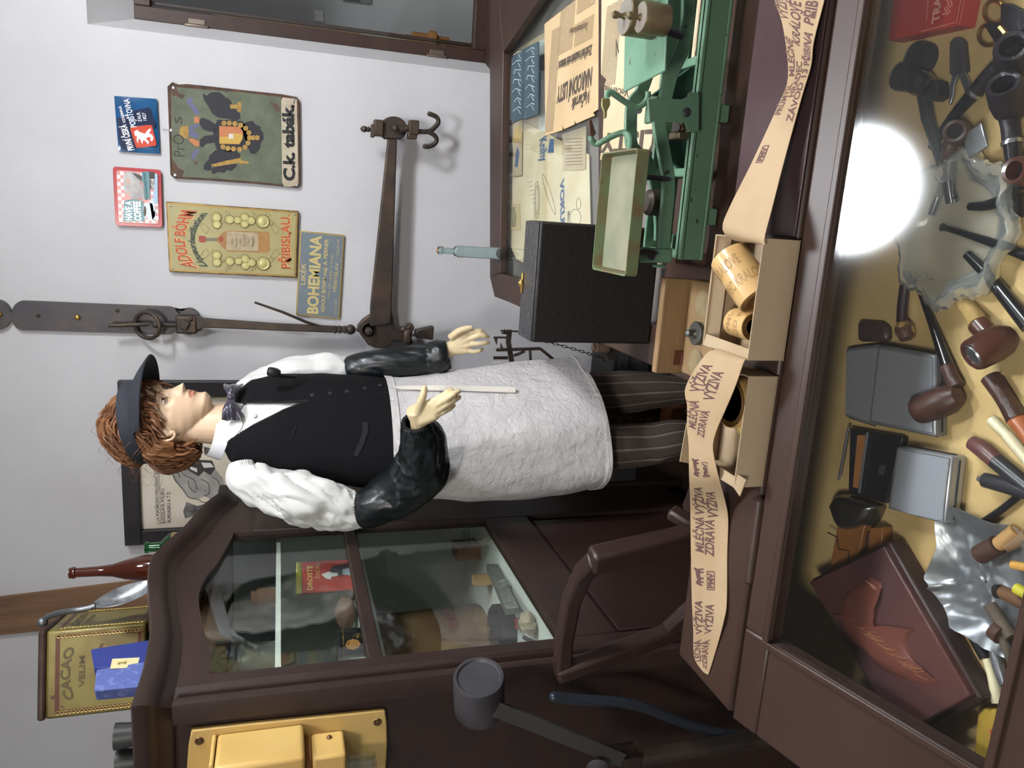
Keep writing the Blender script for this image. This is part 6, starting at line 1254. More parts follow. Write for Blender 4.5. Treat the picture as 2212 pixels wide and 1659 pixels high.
for o in COL.objects:
    if o.get('label') == 'brown briar pipe with pale amber stem and silver rimmed bowl': r.parent = o; r.location = WL[r]-WL[o]
holder('small painted dark pipe with cream bands and flower ends, left of centre', [('stem', [(1956, 585), (1954, 620), (1950, 660), (1948, 696)], [.004, .0055, .006, .006], mat('dark_plum_lacquer', (52, 34, 40), .25, coat=.5)), ('carved_head', [(1950, 696), (1954, 712), (1960, 732)], [.0062, .0105, .008], mat('carved_plum_cream', (96, 66, 58), .3, col2=(196, 160, 96), nscale=60, nmix=(.48, .56)))], 'smoking_pipe', 'pipe', GP)
holder('short reddish brown mouthpiece at the right edge under the amber pipe', [('stem', [(2140, 815), (2170, 860), (2196, 905)], [.0095, .0085, .0095], M_briar2), ('end_piece', [(2196, 905), (2230, 950)], [.009, .008], mat('orange_horn', (170, 98, 56), .3))])
holder('slim cream cigarette holder at the right edge', [('stem', [(2142, 907), (2176, 940)], [.0055, .0048], mat('ivory_holder', (222, 212, 176), .3)), ('mouthpiece', [(2176, 940), (2225, 1000)], [.0058, .005], MT['ivory_holder'])])
holder('thick brown and black cigar holder pointing right', [('cap', [(2100, 956), (2125, 972), (2152, 996)], [.0075, .0088, .0084], mat('plum_brown_bakelite', (104, 66, 62), .35)), ('body', [(2152, 996), (2230, 1060)], [.0084, .0075], mat('dark_bakelite', (52, 50, 54), .35))])
holder('black cylinder holder with a silver tip at the right edge', [('tip', [(2114, 1034), (2128, 1037)], [.003, .0042], M_sil), ('body', [(2128, 1037), (2170, 1048), (2232, 1066)], [.0076, .0080, .0080], MT['dark_bakelite'])])
holder('thin black stick crossing above the crumpled metal ashtray', [('stem', [(2122, 1130), (2165, 1100), (2228, 1050)], [.0040, .0036, .0036], M_blk)])
# red cigarette box
def slab(nm, label, cat, pts, h, m, group=None, part='body', bev=.0012, z=0):
    r = thing(nm, label, cat, V((*c_(*pts[0])[:2], FZ+z)), group); top = [c_(x, y, z+h) for x, y in pts]; MB().prism(top, (0, 0, -h+.0006)).build(part, m, r, bev=bev); return r, top
Mred = mat('red_cigarette_box', (186, 52, 44), .5)
r, tp_ = slab('cigarette_box', 'red cardboard cigarette box with pale lettering at the top right corner', 'box', [(2072, 54), (1918, 88), (1935, -60), (2095, -60)], .022, Mred)
b = MB(); z = FZ+.022+.0004
def ctext(mb, t, A, B, cap, h, **k):
    a = c_(*A, h); c = c_(*B, h); x = (c-a).normalized(); M = frame(a, x, V((0, 0, 1)).cross(x)); text(mb, t, M, (c-a).length, cap, th=.0003, **k)
ctext(b, 'TRAF', (2028, 47), (2036, -22), .009, .0222, bold=.04); ctext(b, 'CIGARETTES', (2003, 46), (2010, -30), .0022, .0222)
for k in (0, 1): b.strip([c_(x+k*7, y, .0224) for x, y in ((2036, 32), (2045, 26), (2040, 18), (2050, 12), (2046, 0), (2056, -6))], .0012, .0003)
b.strip([c_(1990, 68, .0224), c_(2066, 48, .0224), c_(2082, -30, .0224)], .0008, .0003)
b.build('lettering', mat('pink_print', (226, 160, 140), .6), r, smooth=False)
# gold ringed cigar cutter
r = thing('cigar_cutter', 'gold and black cigar cutter with two finger rings at the top right', 'cigar cutter', V((*c_(2150, 60)[:2], FZ)))
for X, Y, rx, ry in ((2148, 26, 21, 25), (2135, 76, 20, 22)):
    MB().tube([c_(X+rx*cos(t), Y+ry*sin(t), .006) for t in [2*pi*i/28 for i in range(28)]], .0022, 8, loop=True).build('finger_ring', M_brass, r)
b = MB(); b.prism([c_(x, y, .009) for x, y in ((2160, 6), (2185, 8), (2230, 30), (2230, 62), (2190, 70), (2168, 84), (2150, 96), (2122, 52), (2160, 46))], (0, 0, -.005)); b.build('blade_plate', M_leab, r, bev=.0015)
MB().tube([c_(2160, 60, .012), c_(2172, 74, .012)], .003, 8).build('pivot', M_brass, r)
# leather sheathed pipe tool
r = thing('pipe_tool', 'folding pipe tool in grey leather sheath with open steel prongs', 'pipe tool', V((*c_(2065, 120)[:2], FZ)))
MB().prism([c_(x, y, .009) for x, y in ((2050, 92), (2058, 82), (2070, 80), (2078, 88), (2084, 150), (2080, 156), (2056, 166), (2050, 158))], (0, 0, -.0085)).build('sheath', mat('grey_leather', (62, 58, 64), .5, bump=.3), r, bev=.002)
b = MB(); b.strip([c_(2066, 160, .006), c_(2058, 185, .006), c_(2056, 210, .006), c_(2053, 226, .006)], [.008, .006, .005, .002], .003); b.build('prong', M_steel, r, bev=.0005)
b = MB(); b.strip([c_(2078, 156, .006), c_(2088, 180, .006), c_(2094, 200, .006), c_(2084, 206, .006)], [.007, .008, .008, .003], .003); b.build('prong', M_steel, r, bev=.0005)
for X, Y, lb, rr in ((2000, 128, 'round dark embossed tin lid in the shade beside the red box', 34), (1966, 168, 'second round dark tin, left of the embossed lid', 30)):
    r = thing('round_tin', lb, 'tin', V((*c_(X, Y)[:2], FZ)), 'round dark tins beside the red box'); c = c_(X, Y); R_ = (c_(X, Y+rr)-c).length
    MB().lathe([(R_, 0), (R_, .013), (R_*.92, .016), (R_*.86, .0145), (R_*.5, .0150), (R_*.46, .0135), (0, .0138)], c, n=36).build('tin', mat('dark_tin', (54, 54, 58), .4, .5, bump=.5, bscale=90), r)
r, _ = slab('dark_lighter', 'dark blocky lighter beside the round tins, under the glare', 'lighter', [(1976, 176), (2022, 172), (2026, 206), (2010, 218), (1980, 214)], .018, MT['dark_tin'])
# crystal ashtray
r = thing('crystal_ashtray', 'large clear cut crystal ashtray under the crossing pipe stems', 'ashtray', V((*c_(2080, 520)[:2], FZ)))
ca = c_(2086, 500); M_cry = mat('cut_crystal', (236, 238, 234), .12, trans=.85, ior=1.18, bump=.12, bscale=60)
Rx = (c_(2086, 665)-ca).length; NN = 48
def crys(u, v):
    a = 2*pi*u; pr = [(.0, .004), (.55, .004), (.62, .006), (.80, .022), (.88, .026), (.96, .024), (1.0, .018), (.93, .008), (.80, .001), (0, .001)]
    i = v*(len(pr)-1); k = min(int(i), len(pr)-2); f = i-k; rr = pr[k][0]+(pr[k+1][0]-pr[k][0])*f; zz_ = pr[k][1]+(pr[k+1][1]-pr[k][1])*f
    rr *= 1+(.07*cos(a*8)+.02*cos(a*32))*(rr > .7); return ca+V((cos(a)*rr*Rx, sin(a)*rr*Rx*.92, zz_))
MB().grid(crys, 96, 30, closeu=True).build('dish', M_cry, r)
# cigarette cases
GC = 'metal cigarette cases in the display case'
def ccase(label, pts, h, m, rope=False, z=0):
    r, top = slab('cigarette_case', label, 'cigarette case', pts, h, m, GC, 'lid', .003, z)
    cen = sum(top, V((0, 0, 0)))/4; ins = [p.lerp(cen, .09) for p in top]; MB().prism([p+V((0, 0, .0007)) for p in ins], (0, 0, -.0006)).build('lid_panel', mat('satin_steel_panel', (176, 178, 186), .42, .5, bump=.04, bscale=30), r, bev=.0004)
    b = MB(); lo = [p-V((0, 0, h*.5)) for p in top]
    for i in range(4): a, c = lo[i], lo[(i+1) % 4]; o = ((a+c)/2-cen+V((0, 0, h*.5))).normalized()*.0006; b.tube([a.lerp(c, .06)+o, a.lerp(c, .94)+o], .0009, 6)
    b.build('seam', mat('seam_shadow', (70, 70, 76), .4, .8), r)
    if rope:
        b = MB()
        for i in range(4):
            a, c = top[i].lerp(cen, .06), top[(i+1) % 4].lerp(cen, .06); n = 46
            for k in range(n): b.ball(a.lerp(c, k/n)+V((0, 0, .0006)), .0010, 6)
        b.build('rope_edge', M_steel, r)
    return r
M_cc = mat('tarnished_steel_case', (160, 162, 168), .38, .55, col2=(138, 140, 146), nscale=9, bump=.05)
ccase('flat steel cigarette case, farther of the overlapping pair', [(1826, 752), (1906, 742), (1888, 920), (1824, 900)], .010, M_cc)
ccase('ribbed steel cigarette case, nearer of the overlapping pair, below the long pipe', [(1896, 744), (2020, 766), (2020, 944), (1876, 914)], .018, M_cc)
ccase('square silver cigarette case with rope edge, near the case centre', [(1938, 963), (2056, 986), (2040, 1132), (1918, 1100)], .022, mat('bright_silver_case', (182, 184, 190), .34, .6, bump=.03), rope=True)
r, tp_ = slab('open_black_case', 'open black metal case with brown cigarette strip behind the silver case', 'cigarette case', [(1836, 924), (1950, 944), (1912, 1088), (1832, 1062)], .010, mat('black_lacquer_case', (42, 42, 48), .25, .3, coat=.4), GC)
MB().prism([c_(x, y, .0118) for x, y in ((1852, 940), (1868, 940), (1854, 1055), (1842, 1052))], (0, 0, -.0015)).build('brown_strip', mat('tan_leather_strip', (168, 112, 66), .7), r, smooth=False)
MB().tube([c_(1874, 934, .0125), c_(1856, 1065, .0125)], .0016, 8).build('clip_bar', M_steel, r); MB().tube([c_(1833, 922, .012), c_(1812, 1036, .012)], .0016, 8).build('clip_bar', M_steel, r)
MB().prism([c_(x, y, .0105) for x, y in ((1900, 1004), (1912, 1006), (1908, 1026), (1896, 1024))], (0, 0, -.0008)).build('stamp', mat('engraved_grey', (92, 92, 98), .4, .5), r, smooth=False)
r = thing('metal_purse', 'rounded polished metal tin with raised ridge next to the wooden pieces', 'tin', V((*c_(1862, 1108)[:2], FZ)))
q = [c_(x, y) for x, y in ((1812, 1090), (1836, 1066), (1908, 1086), (1912, 1106), (1890, 1136), (1836, 1142))]; cen = sum(q, V((0, 0, 0)))/6
MB().grid(lambda u, v: cen+V(((smoothline(q+q[:1], 6)[int(u*36) % 36]-cen).x*cos(v*pi/2)**.5, (smoothline(q+q[:1], 6)[int(u*36) % 36]-cen).y*cos(v*pi/2)**.5, .0008+.026*sin(v*pi/2)**.8)), 36, 12, closeu=True).build('tin', mat('polished_pewter', (128, 126, 120), .22, .9, bump=.05, bscale=12), r)
r = thing('leather_pouch', 'small dark brown leather pouch above the pair of steel cases', 'pouch', V((*c_(1885, 720)[:2], FZ)))
MB().prism([c_(x, y, .012) for x, y in ((1850, 692), (1900, 696), (1914, 706), (1914, 738), (1850, 738))], (0, 0, -.0115)).build('pouch', mat('dark_brown_leather', (66, 50, 50), .4), r, bev=.005)
# wooden pieces and the horse relief book
Mor = mat('orange_fruitwood', (150, 98, 50), .4, col2=(128, 82, 40), nscale=6, coat=.2)
r, _ = slab('wooden_stand', 'orange wooden stand with inlaid dark outline partly under the book', 'wooden stand', [(1808, 1138), (1868, 1134), (1850, 1215), (1790, 1240)], .016, Mor)
MB().tube([c_(x, y, .0165) for x, y in ((1830, 1262), (1834, 1190), (1812, 1186), (1808, 1160), (1788, 1150))], .0009, 5).build('outline', M_ink, r)
slab('wooden_block', 'plain orange wooden block between the metal tin and the book', 'wooden block', [(1878, 1140), (1906, 1138), (1902, 1215), (1874, 1215)], .016, Mor)
slab('brown_box', 'small brown box lying between the two orange wooden pieces', 'box', [(1869, 1150), (1878, 1150), (1876, 1215), (1862, 1215)], .012, M_briar)
hb_ = .036; pts = [(1747, 1257), (1908, 1180), (2095, 1503), (1946, 1590)]
Mbk = mat('oxblood_leather', (76, 49, 52), .42, col2=(90, 54, 50), nscale=6, bump=.2, bscale=80, spots=((150, 92, 58), 12, .74))
r, top = slab('leather_book', 'oxblood leather covered book with raised horse head on its cover', 'book', pts, hb_, Mbk, bev=.002, part='cover')
cen = sum(top, V((0, 0, 0)))/4
MB().prism([V((*(p-V((0, 0, .006)))[:2], FZ+hb_-.008)).lerp(V((cen.x, cen.y, FZ+hb_-.008)), -.05) for p in top], (0, 0, -.022)).build('book_block', mat('dark_brown_leather2', (58, 42, 40), .45), r, bev=.003)
def bz(x, y): return c_(1600+x/3.26, 1150+y/3.26, hb_+.0002)
horse = [(890, 320), (915, 312), (945, 335), (985, 350), (1000, 385), (985, 430), (965, 470), (950, 510), (955, 560), (945, 620), (960, 670), (1010, 655), (1080, 665), (1160, 672), (1230, 690), (1180, 720), (1160, 780), (1200, 860), (1280, 960), (1400, 1050), (1330, 1075), (1230, 1060), (1120, 1020), (1040, 985), (960, 940), (900, 870), (820, 800), (770, 760), (730, 700), (710, 620), (660, 590), (640, 570), (700, 575), (705, 490), (740, 430), (800, 380), (860, 340)]
b = MB(); hc_ = sum([bz(*p) for p in horse], V((0, 0, 0)))/len(horse); base = [bz(*p) for p in horse]; n = len(horse)
b.add(base+[p.lerp(hc_, .07)+V((0, 0, .0028)) for p in base]+[p.lerp(hc_, .25)+V((0, 0, .004)) for p in base], [tuple(range(2*n, 3*n))]+[(k*n+i, k*n+(i+1) % n, k*n+n+(i+1) % n, k*n+n+i) for k in (0, 1) for i in range(n)])
b.build('horse_relief', mat('raised_leather_relief', (108, 62, 52), .4, bump=.5, bscale=60), r)
b = MB(); rn = random.Random(4)
for k in range(26): x = 740+k*20+rn.uniform(-10, 10); y = 600+k*15+rn.uniform(-20, 20); b.tube([bz(x, y)+V((0, 0, .004)), bz(x+50, y+25)+V((0, 0, .0046)), bz(x+100, y+30+rn.uniform(-15, 15))+V((0, 0, .004))], .0006, 4)
for k in range(5): b.tube([bz(900+k*14, 335+k*8)+V((0, 0, .0045)), bz(940+k*10, 370+k*6)+V((0, 0, .005)), bz(960+k*4, 400+k*2)+V((0, 0, .004))], .0005, 4)
b.build('mane_lines', mat('rubbed_leather_edge', (142, 92, 66), .5), r)
# crumpled metal ashtray
def at_(x, y, h=0): return c_(1980+x/2.724, 1050+y/2.724, h)
out = [(235, 115), (300, 125), (420, 175), (520, 215), (660, 245), (740, 420), (760, 640), (720, 860), (640, 1010), (560, 985), (480, 950), (380, 890), (270, 830), (130, 770), (100, 700), (110, 620), (140, 580), (112, 525), (160, 430), (185, 340), (178, 200)]
r = thing('metal_ashtray', 'crumpled grey aluminium ashtray holding cigar stubs at the right edge', 'ashtray', V((*at_(420, 550)[:2], FZ)))
oc2 = smoothline([V((x, y, 0)) for x, y in out+out[:1]], 4); no = len(oc2)-1; cx2, cy2 = 430, 560
def alu(u, v):
    p = oc2[int(round(u*no)) % no]; k = v; x = cx2+(p.x-cx2)*k; y = cy2+(p.y-cy2)*k; hh = .004+.012*max(0, (k-.62)/.38)**1.4+(.0022*noise.noise(V((x*.012, y*.02, 0)))+.0012*noise.noise(V((x*.05, y*.03, 1)))); return at_(x, y, 0)+V((0, 0, hh))
MB().grid(lambda u, v: alu(u, .02+.98*v), no, 20, th=.0012, closeu=True).build('dish', mat('hammered_aluminium', (150, 152, 156), .36, .75, col2=(170, 172, 176), nscale=12, bump=.35, bscale=35), r)
def stub(label, segs, h=.010):
    r = thing('cigar_stub', label, 'cigar stub', V((*at_(*segs[0][1][0])[:2], FZ+.006)), 'cigar stubs and holders in the metal ashtray')
    for pn_, pts, rr, m in segs: MB().tube([at_(x, y, h+rr*.3) for x, y in pts], rr, 14).build(pn_, m, r)
Mtan = mat('tan_cigar', (188, 146, 94), .6); Mdbr = mat('dark_brown_cigar', (76, 50, 40), .7, bump=.5); Mgrw = mat('weathered_twig', (96, 84, 72), .8, bump=.8, bscale=60)
stub('thick stub with dark brown end and tan tip on the metal ashtray', [('dark_end', [(370, 405), (480, 345)], .0095, Mdbr), ('tan_tip', [(480, 345), (590, 258)], .0068, Mtan)], .012)
stub('plain tan stub beside the dark ended one on the metal ashtray', [('stub', [(530, 350), (660, 290)], .0062, mat('greyed_tan', (140, 112, 84), .7))])
stub('short brown stub with charred tip in the metal ashtray', [('charred_tip', [(470, 620), (500, 622)], .0068, M_ink), ('stub', [(500, 622), (570, 655), (650, 700)], .0066, mat('brown_stub', (112, 78, 50), .7))])
stub('bright yellow bead stub at the right edge of the metal ashtray', [('stub', [(585, 600), (650, 640)], .0052, mat('bright_yellow', (214, 204, 60), .4))], .018)
stub('amber coloured stub lying behind the yellow bead stub', [('stub', [(565, 462), (650, 480)], .0042, mat('amber_orange', (214, 160, 80), .4))])
stub('grey bark textured twig stub pointing down the metal ashtray', [('stub', [(430, 700), (470, 760), (530, 850), (560, 890)], .0062, Mgrw)], .014)
stub('dark knotted pipe stub with round head at the lower rim', [('head', [(455, 845), (500, 880)], .0095, Mdbr), ('stub', [(500, 880), (545, 990), (575, 1080)], .0046, Mgrw)], .016)
holder('black and ivory cigarette holder under the metal ashtray', [('black_part', [(2103, 1372), (2116, 1398), (2130, 1422)], [.006, .0058, .006], M_blk), ('ivory_part', [(2130, 1422), (2142, 1460), (2158, 1518)], [.0036, .0042, .0068], MT['ivory_holder'])])
holder('silver pointed pen lying beside the black and ivory holder', [('barrel', [(2146, 1398), (2158, 1440), (2170, 1478)], [.005, .0062, .0052], M_steel), ('tip', [(2170, 1478), (2180, 1512)], [.0052, .0015], M_sil)], 'metal_pen', 'pen')
r, _ = slab('yellow_tin', 'worn yellow tin with red mark by the front frame of the case', 'tin', [(2110, 1540), (2124, 1528), (2158, 1534), (2174, 1560), (2140, 1665), (2100, 1650)], .014, mat('worn_yellow_tin', (188, 158, 60), .45, col2=(170, 122, 60), nscale=24, nmix=(.35, .65)), bev=.003)
MB().prism([c_(x, y, .0145) for x, y in ((2138, 1575), (2152, 1580), (2148, 1612), (2140, 1604))], (0, 0, -.0008)).build('red_mark', mat('red_tin_print', (176, 70, 48), .5), r, smooth=False)
# ================================================================ IN THE CABINET
def s_(X, Y, z): return P(X, Y, 2, z)
ZM, ZL = 1.195, .795
p = s_(768, 1240, ZM+.0008); pt_ = P(651, 1240, 1, p.y); hz_ = .145; fx = V((.55, -.84, 0)).normalized(); sx_ = V((fx.y*-1, fx.x, 0))
r = thing('cocoa_tin', 'red cocoa tin with yellow-green lid on the middle cabinet shelf', 'tin', p); wv_ = .075
Mt = frame(p+fx*.0, sx_, (0, 0, 1)); hz_ = (P(640, 1240, 1, p.y).z-ZM); wv_ = (P(710, 1208, 1, p.y)-P(710, 1270, 1, p.y)).length*.98; hw = wv_/2
if Mt.col[2].xyz.dot(EYE-p) < 0: Mt = frame(p, -sx_, (0, 0, 1))
MB(Mt).bx((-hw, 0, -hw*1.1), (hw, hz_*.90, 0)).build('tin_body', mat('red_tin', (176, 48, 38), .35, coat=.3), r, bev=.002)
MB(Mt).bx((-hw*1.03, hz_*.90, -hw*1.13), (hw*1.03, hz_, .002)).build('lid', mat('lime_gold_lid', (168, 162, 54), .3, .3), r, bev=.003)
Mt2 = Mt @ Matrix.Translation((0, 0, .0008)); b = MB(); text(b, 'DROSTE', Mt2 @ Matrix.Translation((-hw*.8, hz_*.73, 0)), wv_*.78, hz_*.082, bold=.02); text(b, 'CACAO', Mt2 @ Matrix.Translation((-hw*.1, hz_*.61, 0)), wv_*.50, hz_*.066, bold=.0)
b.build('lettering', mat('cream_yellow_print', (226, 196, 110), .5), r, smooth=False)
def prt(nm, m, polys, z=.001): b = MB(); [flat(b, Mt, [(x*wv_, y*hz_) for x, y in q], z=z, th=.0003) for q in polys]; b.build(nm, m, r, smooth=False)
prt('plain_apron_shape', mat('pale_blue_print2', (170, 196, 204), .5), [[(-.05, .02), (.22, .02), (.18, .22), (.02, .24)]])
prt('plain_dark_shape', mat('dark_violet_print', (52, 44, 62), .5), [[(-.02, .22), (.18, .22), (.30, .05), (.36, .05), (.32, .36), (.18, .45), (.0, .38)]], .0013)
prt('plain_white_shape', mat('white_print', (222, 222, 216), .5), [[(-.12, .42), (.1, .40), (.14, .46), (.06, .58), (-.08, .50)], [(-.02, .3), (.08, .3), (.1, .42), (-.04, .42)]], .0016)
p = s_(800, 1385, ZM+.0008); R_ = .034; h_ = P(727, 1385, 1, p.y).z-ZM
r = thing('black_tin', 'oval black tin with gold scrollwork and orange seal on the middle shelf', 'tin', p); h_ = max(.06, h_*.95)
MB().lathe([(R_, 0), (R_, h_*.86)], p, n=40).build('tin_body', mat('black_japanned', (26, 28, 26), .2, coat=.6), r)
MB().lathe([(R_*1.03, h_*.86), (R_*1.03, h_*.99), (R_*.98, h_), (0, h_)], p, n=40).build('lid', MT['black_japanned'], r)
MB().lathe([(R_*1.04, h_*.845), (R_*1.045, h_*.86), (R_*1.04, h_*.875)], p, n=40).build('gold_band', M_brass, r)
vd = V((EYE.x-p.x, EYE.y-p.y, 0)).normalized(); vs_ = V((-vd.y, vd.x, 0))
def oncyl(a, z, e=.0006): return p+(vd*cos(a)+vs_*sin(a))*(R_+e)+V((0, 0, z))
b = MB(); b.add([oncyl(-.1+.34*cos(t)*(1+.06*cos(8*t)), h_*(.58+.22*sin(t)*(1+.06*cos(8*t)))) for t in [2*pi*i/32 for i in range(32)]], [tuple(range(31, -1, -1))]); b.build('orange_seal', mat('orange_seal', (196, 136, 70), .5), r, smooth=False)
b = MB()
for k in range(3): b.tube([oncyl(.45+.16*cos(t*1.2+k), h_*(.3+.04*t+.1*sin(t+k))) for t in [i*.4 for i in range(14)]], .0008, 5)
b.build('gold_scroll', M_brass, r)
def blob(nm, label, cat, X, Y, z, sz, m, part='body', seed=1, amp=.12):
    p = s_(X, Y, z)+V((0, 0, .004)); r = thing(nm, label, cat, p); MB().grid(lambda u, v: p+V((0, 0, sz[2]))+V((cos(2*pi*u)*sin(pi*v)*sz[0], sin(2*pi*u)*sin(pi*v)*sz[1], cos(pi*v)*sz[2]))*(1+amp*noise.noise(V((cos(2*pi*u)*2, sin(2*pi*u)*2, v*4+seed)))), 28, 18, closeu=True).build(part, m, r); return r
blob('cloth_purse', 'crumpled dusty pink cloth purse behind the black tin on the middle shelf', 'purse', 772, 1322, ZM, (.04, .045, .028), mat('faded_pink_cloth', (126, 98, 84), .9, bump=.6, bscale=40))
blob('metal_pipe_fitting', 'small grey metal fitting beside the cocoa tin', 'fitting', 770, 1284, ZM, (.012, .02, .008), M_iron2)
MB().bx((-1.12, 1.60, 1.41), (-1.0, 1.82, 1.52)) 
r = thing('aluminium_canister', 'shiny grey metal canister on the upper cabinet shelf', 'canister', (-1.13, 1.78, 1.41)); MB().lathe([(.058, 0), (.06, .004), (.06, .078), (.062, .08), (.062, .088), (0, .090)], (-1.13, 1.78, 1.4105), n=36).build('canister', mat('dull_aluminium', (142, 144, 140), .3, .8), r)
r = thing('small_jar', 'small brown labelled jar on the upper cabinet shelf', 'jar', (-1.02, 1.93, 1.41)); MB().lathe([(.022, 0), (.024, .003), (.024, .045), (.016, .052), (.018, .062), (0, .063)], (-1.02, 1.93, 1.4105), n=24).build('jar', mat('brown_jar', (112, 84, 66), .3), r)
# lower compartment
p = s_(1012, 1262, ZL); r = thing('paper_sack', 'large brown paper sack with red print standing in the lower cabinet', 'sack', (-1.22, 2.0, ZL))
MB().grid(lambda u, v: V((-1.255+.060*cos(2*pi*u)*(1-.35*v**3)+.008*noise.noise(V((cos(2*pi*u)*2, sin(2*pi*u)*2, v*5))), 2.02+.155*(abs(sin(2*pi*u))**.7)*(1 if sin(2*pi*u) > 0 else -1), ZL+.001+.33*v)), 48, 20, closeu=True).build('sack', mat('brown_sack_paper', (142, 112, 78), .85, col2=(112, 82, 56), nscale=7, bump=.3, bscale=20), r)
b = MB(); M_ = frame(V((-1.192, 1.965, ZL+.10)), (0.06, 1, 0), (0, 0, 1)); text(b, 'TALKO', M_, .11, .03, bold=.03); b.build('lettering', mat('dull_red_print', (136, 56, 44), .7), r, smooth=False)
def bxt(nm, label, cat, X, Y, sz, rz, m, z=ZL, part='body', lift=0):
    p = s_(X, Y, z); r = thing(nm, label, cat, p); MB(rotz(p, rz)).bx((-sz[0]/2, -sz[1]/2, lift+.0005), (sz[0]/2, sz[1]/2, lift+sz[2])).build(part, m, r, bev=.002); return r, p
r, p = bxt('carton', 'small worn red and brown printed carton in the lower cabinet', 'carton', 1032, 1186, (.05, .085, .075), .2, mat('worn_red_carton', (140, 84, 62), .8, col2=(156, 112, 84), nscale=14))
b = MB(rotz(p, .2)); b.bx((.0252, -.03, .02), (.0256, .02, .06)); b.build('print_block', MT['dull_red_print'], r, smooth=False)
# ribbed iron
pg = s_(1128, 1275, ZL); r = thing('ribbed_grater', 'grey ribbed metal slab with round emblem leaning in the lower cabinet', 'grater', pg)
ga, gb, gc, gd = s_(1098, 1218, ZL+.04), s_(1138, 1308, ZL+.045), s_(1150, 1312, ZL), s_(1112, 1216, ZL)
g4 = [P(1056, 1218, 0, -1.0), P(1080, 1219, 0, -.985), P(1126, 1310, 0, -.955), P(1098, 1314, 0, -.965)]
Mal = mat('grey_cast_aluminium', (128, 130, 126), .45, .5); g4 = [p_+V((0, 0, .006)) for p_ in g4]; b = MB(); b.prism(g4, (-.02, 0, 0)); b.build('slab', Mal, r, bev=.002)
nrm_ = (g4[1]-g4[0]).cross(g4[3]-g4[0]).normalized(); nrm_ = nrm_ if nrm_.dot(EYE-g4[0]) > 0 else -nrm_
b = MB()
for k in range(26):
    t = (k+.5)/26
    if .36 < t < .62: continue
    b.tube([g4[0].lerp(g4[3], t)+nrm_*.001, g4[1].lerp(g4[2], t)+nrm_*.001], .0016, 6)
b.build('rib', Mal, r); cen = sum(g4, V((0, 0, 0)))/4
b = MB(); b.lathe([(0, .003), (.008, .0025), (.009, .004), (.015, .003), (.016, .0045), (.019, .003), (.0195, 0)], cen, nrm_, 24); b.build('emblem', mat('emblem_grey', (150, 152, 148), .4, .6), r)
lz = min(p_.z for p_ in g4)-ZL
MB().bx((-1.03, 1.80, ZL+.0005), (-1.01, 1.95, max(ZL+.01, ZL+lz*.9))).build('foot', Mal, r, smooth=False)
bxt('wooden_block', 'pale wooden block near the ribbed grater in the lower cabinet', 'wooden block', 1064, 1250, (.03, .032, .06), .3, mat('pale_beech', (202, 162, 104), .6))
p = s_(1075, 1335, ZL); r = thing('charcoal_iron', 'round black iron with wooden handle at the back of the lower cabinet', 'iron', (-1.10, 1.80, ZL))
MB().lathe([(.062, 0), (.066, .01), (.066, .045), (.058, .052), (.03, .056), (0, .057)], (-1.10, 1.80, ZL+.0005), n=36).build('body', mat('blackened_iron', (44, 46, 52), .5, .4), r)
MB().box((-1.10, 1.80, ZL+.078), (.02, .09, .014), Matrix.Rotation(.5, 3, 'Z')).build('handle', mat('worn_handle_wood', (134, 98, 60), .6), r, bev=.003); MB().tube([(-1.10, 1.80, ZL+.05), (-1.10, 1.80, ZL+.074)], .004, 8).build('handle_post', M_iron, r)
p = s_(1098, 1345, ZL); r = thing('wooden_ring', 'thin pale wooden hoop standing beside the sack in the lower cabinet', 'hoop', p); q = V((p.x, p.y, ZL+.0245)); MB().tube([q+V((.004*cos(t), .021*cos(t), .023*sin(t))) for t in [2*pi*i/32 for i in range(32)]], .0016, 8, loop=True).build('hoop', mat('pale_beech2', (214, 190, 134), .5), r)
r, p = bxt('wooden_wedge', 'pale wooden wedge standing between hoop and matchbox', 'wooden wedge', 1100, 1322, (.022, .012, .05), .7, MT['pale_beech'])
r, p = bxt('matchbox', 'small red topped matchbox on the lower cabinet shelf', 'matchbox', 1124, 1346, (.03, .022, .012), .5, mat('mauve_card', (168, 136, 134), .7)); MB(rotz(p, .5)).bx((-.014, -.010, .0121), (.014, .010, .0126)).build('red_label', mat('red_label', (190, 60, 48), .6), r, smooth=False)
blob('clay_pot', 'lumpy beige clay pot at the front of the lower cabinet shelf', 'pot', 1158, 1344, ZL, (.026, .03, .019), mat('beige_clay', (180, 164, 140), .5), 'pot', 3, .3)
p = s_(1160, 1372, ZL); r = thing('dark_rod', 'short dark rod lying along the front of the lower cabinet shelf', 'rod', p); MB().tube([p+V((-.02, .0, .006)), p+V((-.05, .075, .006))], .0055, 10).build('rod', M_iron, r)
# ================================================================ ON TOP OF THE CABINET
def ctz(y, d=.05): return max(cz(y-d), cz(y), cz(y+d))-.005
def onp_x(X, Y, x): return P(X, Y, 0, x)
g0 = onp_x(316, 1174, -1.04); tb_ = ctz(2.33); gt = g0.z; bx_, by_ = g0.x, g0.y; H_ = gt-tb_; g0 = V((bx_, min(by_, 2.33), tb_+.0)); 
r = thing('green_bottle', 'dark green glass bottle with paper label behind the cornice', 'bottle', g0); Mgb = mat('green_bottle_glass', (24, 110, 48), .05, trans=.75, ior=1.4, coat=.5); R_ = .041
MB().lathe([(0, 0), (R_*.96, 0), (R_, .004), (R_, H_*.56), (R_*.93, H_*.64), (R_*.62, H_*.72), (R_*.36, H_*.77), (R_*.33, H_*.93), (R_*.42, H_*.935), (R_*.42, H_*.99), (R_*.34, H_)], g0, n=36).build('bottle_glass', Mgb, r)
b = MB(); b.lathe([(R_+.0006, H_*.34), (R_+.0006, H_*.60)], g0, n=36, a0=0, a1=2*pi-.01); b.build('paper_label', mat('tan_bottle_label', (190, 166, 116), .7), r)
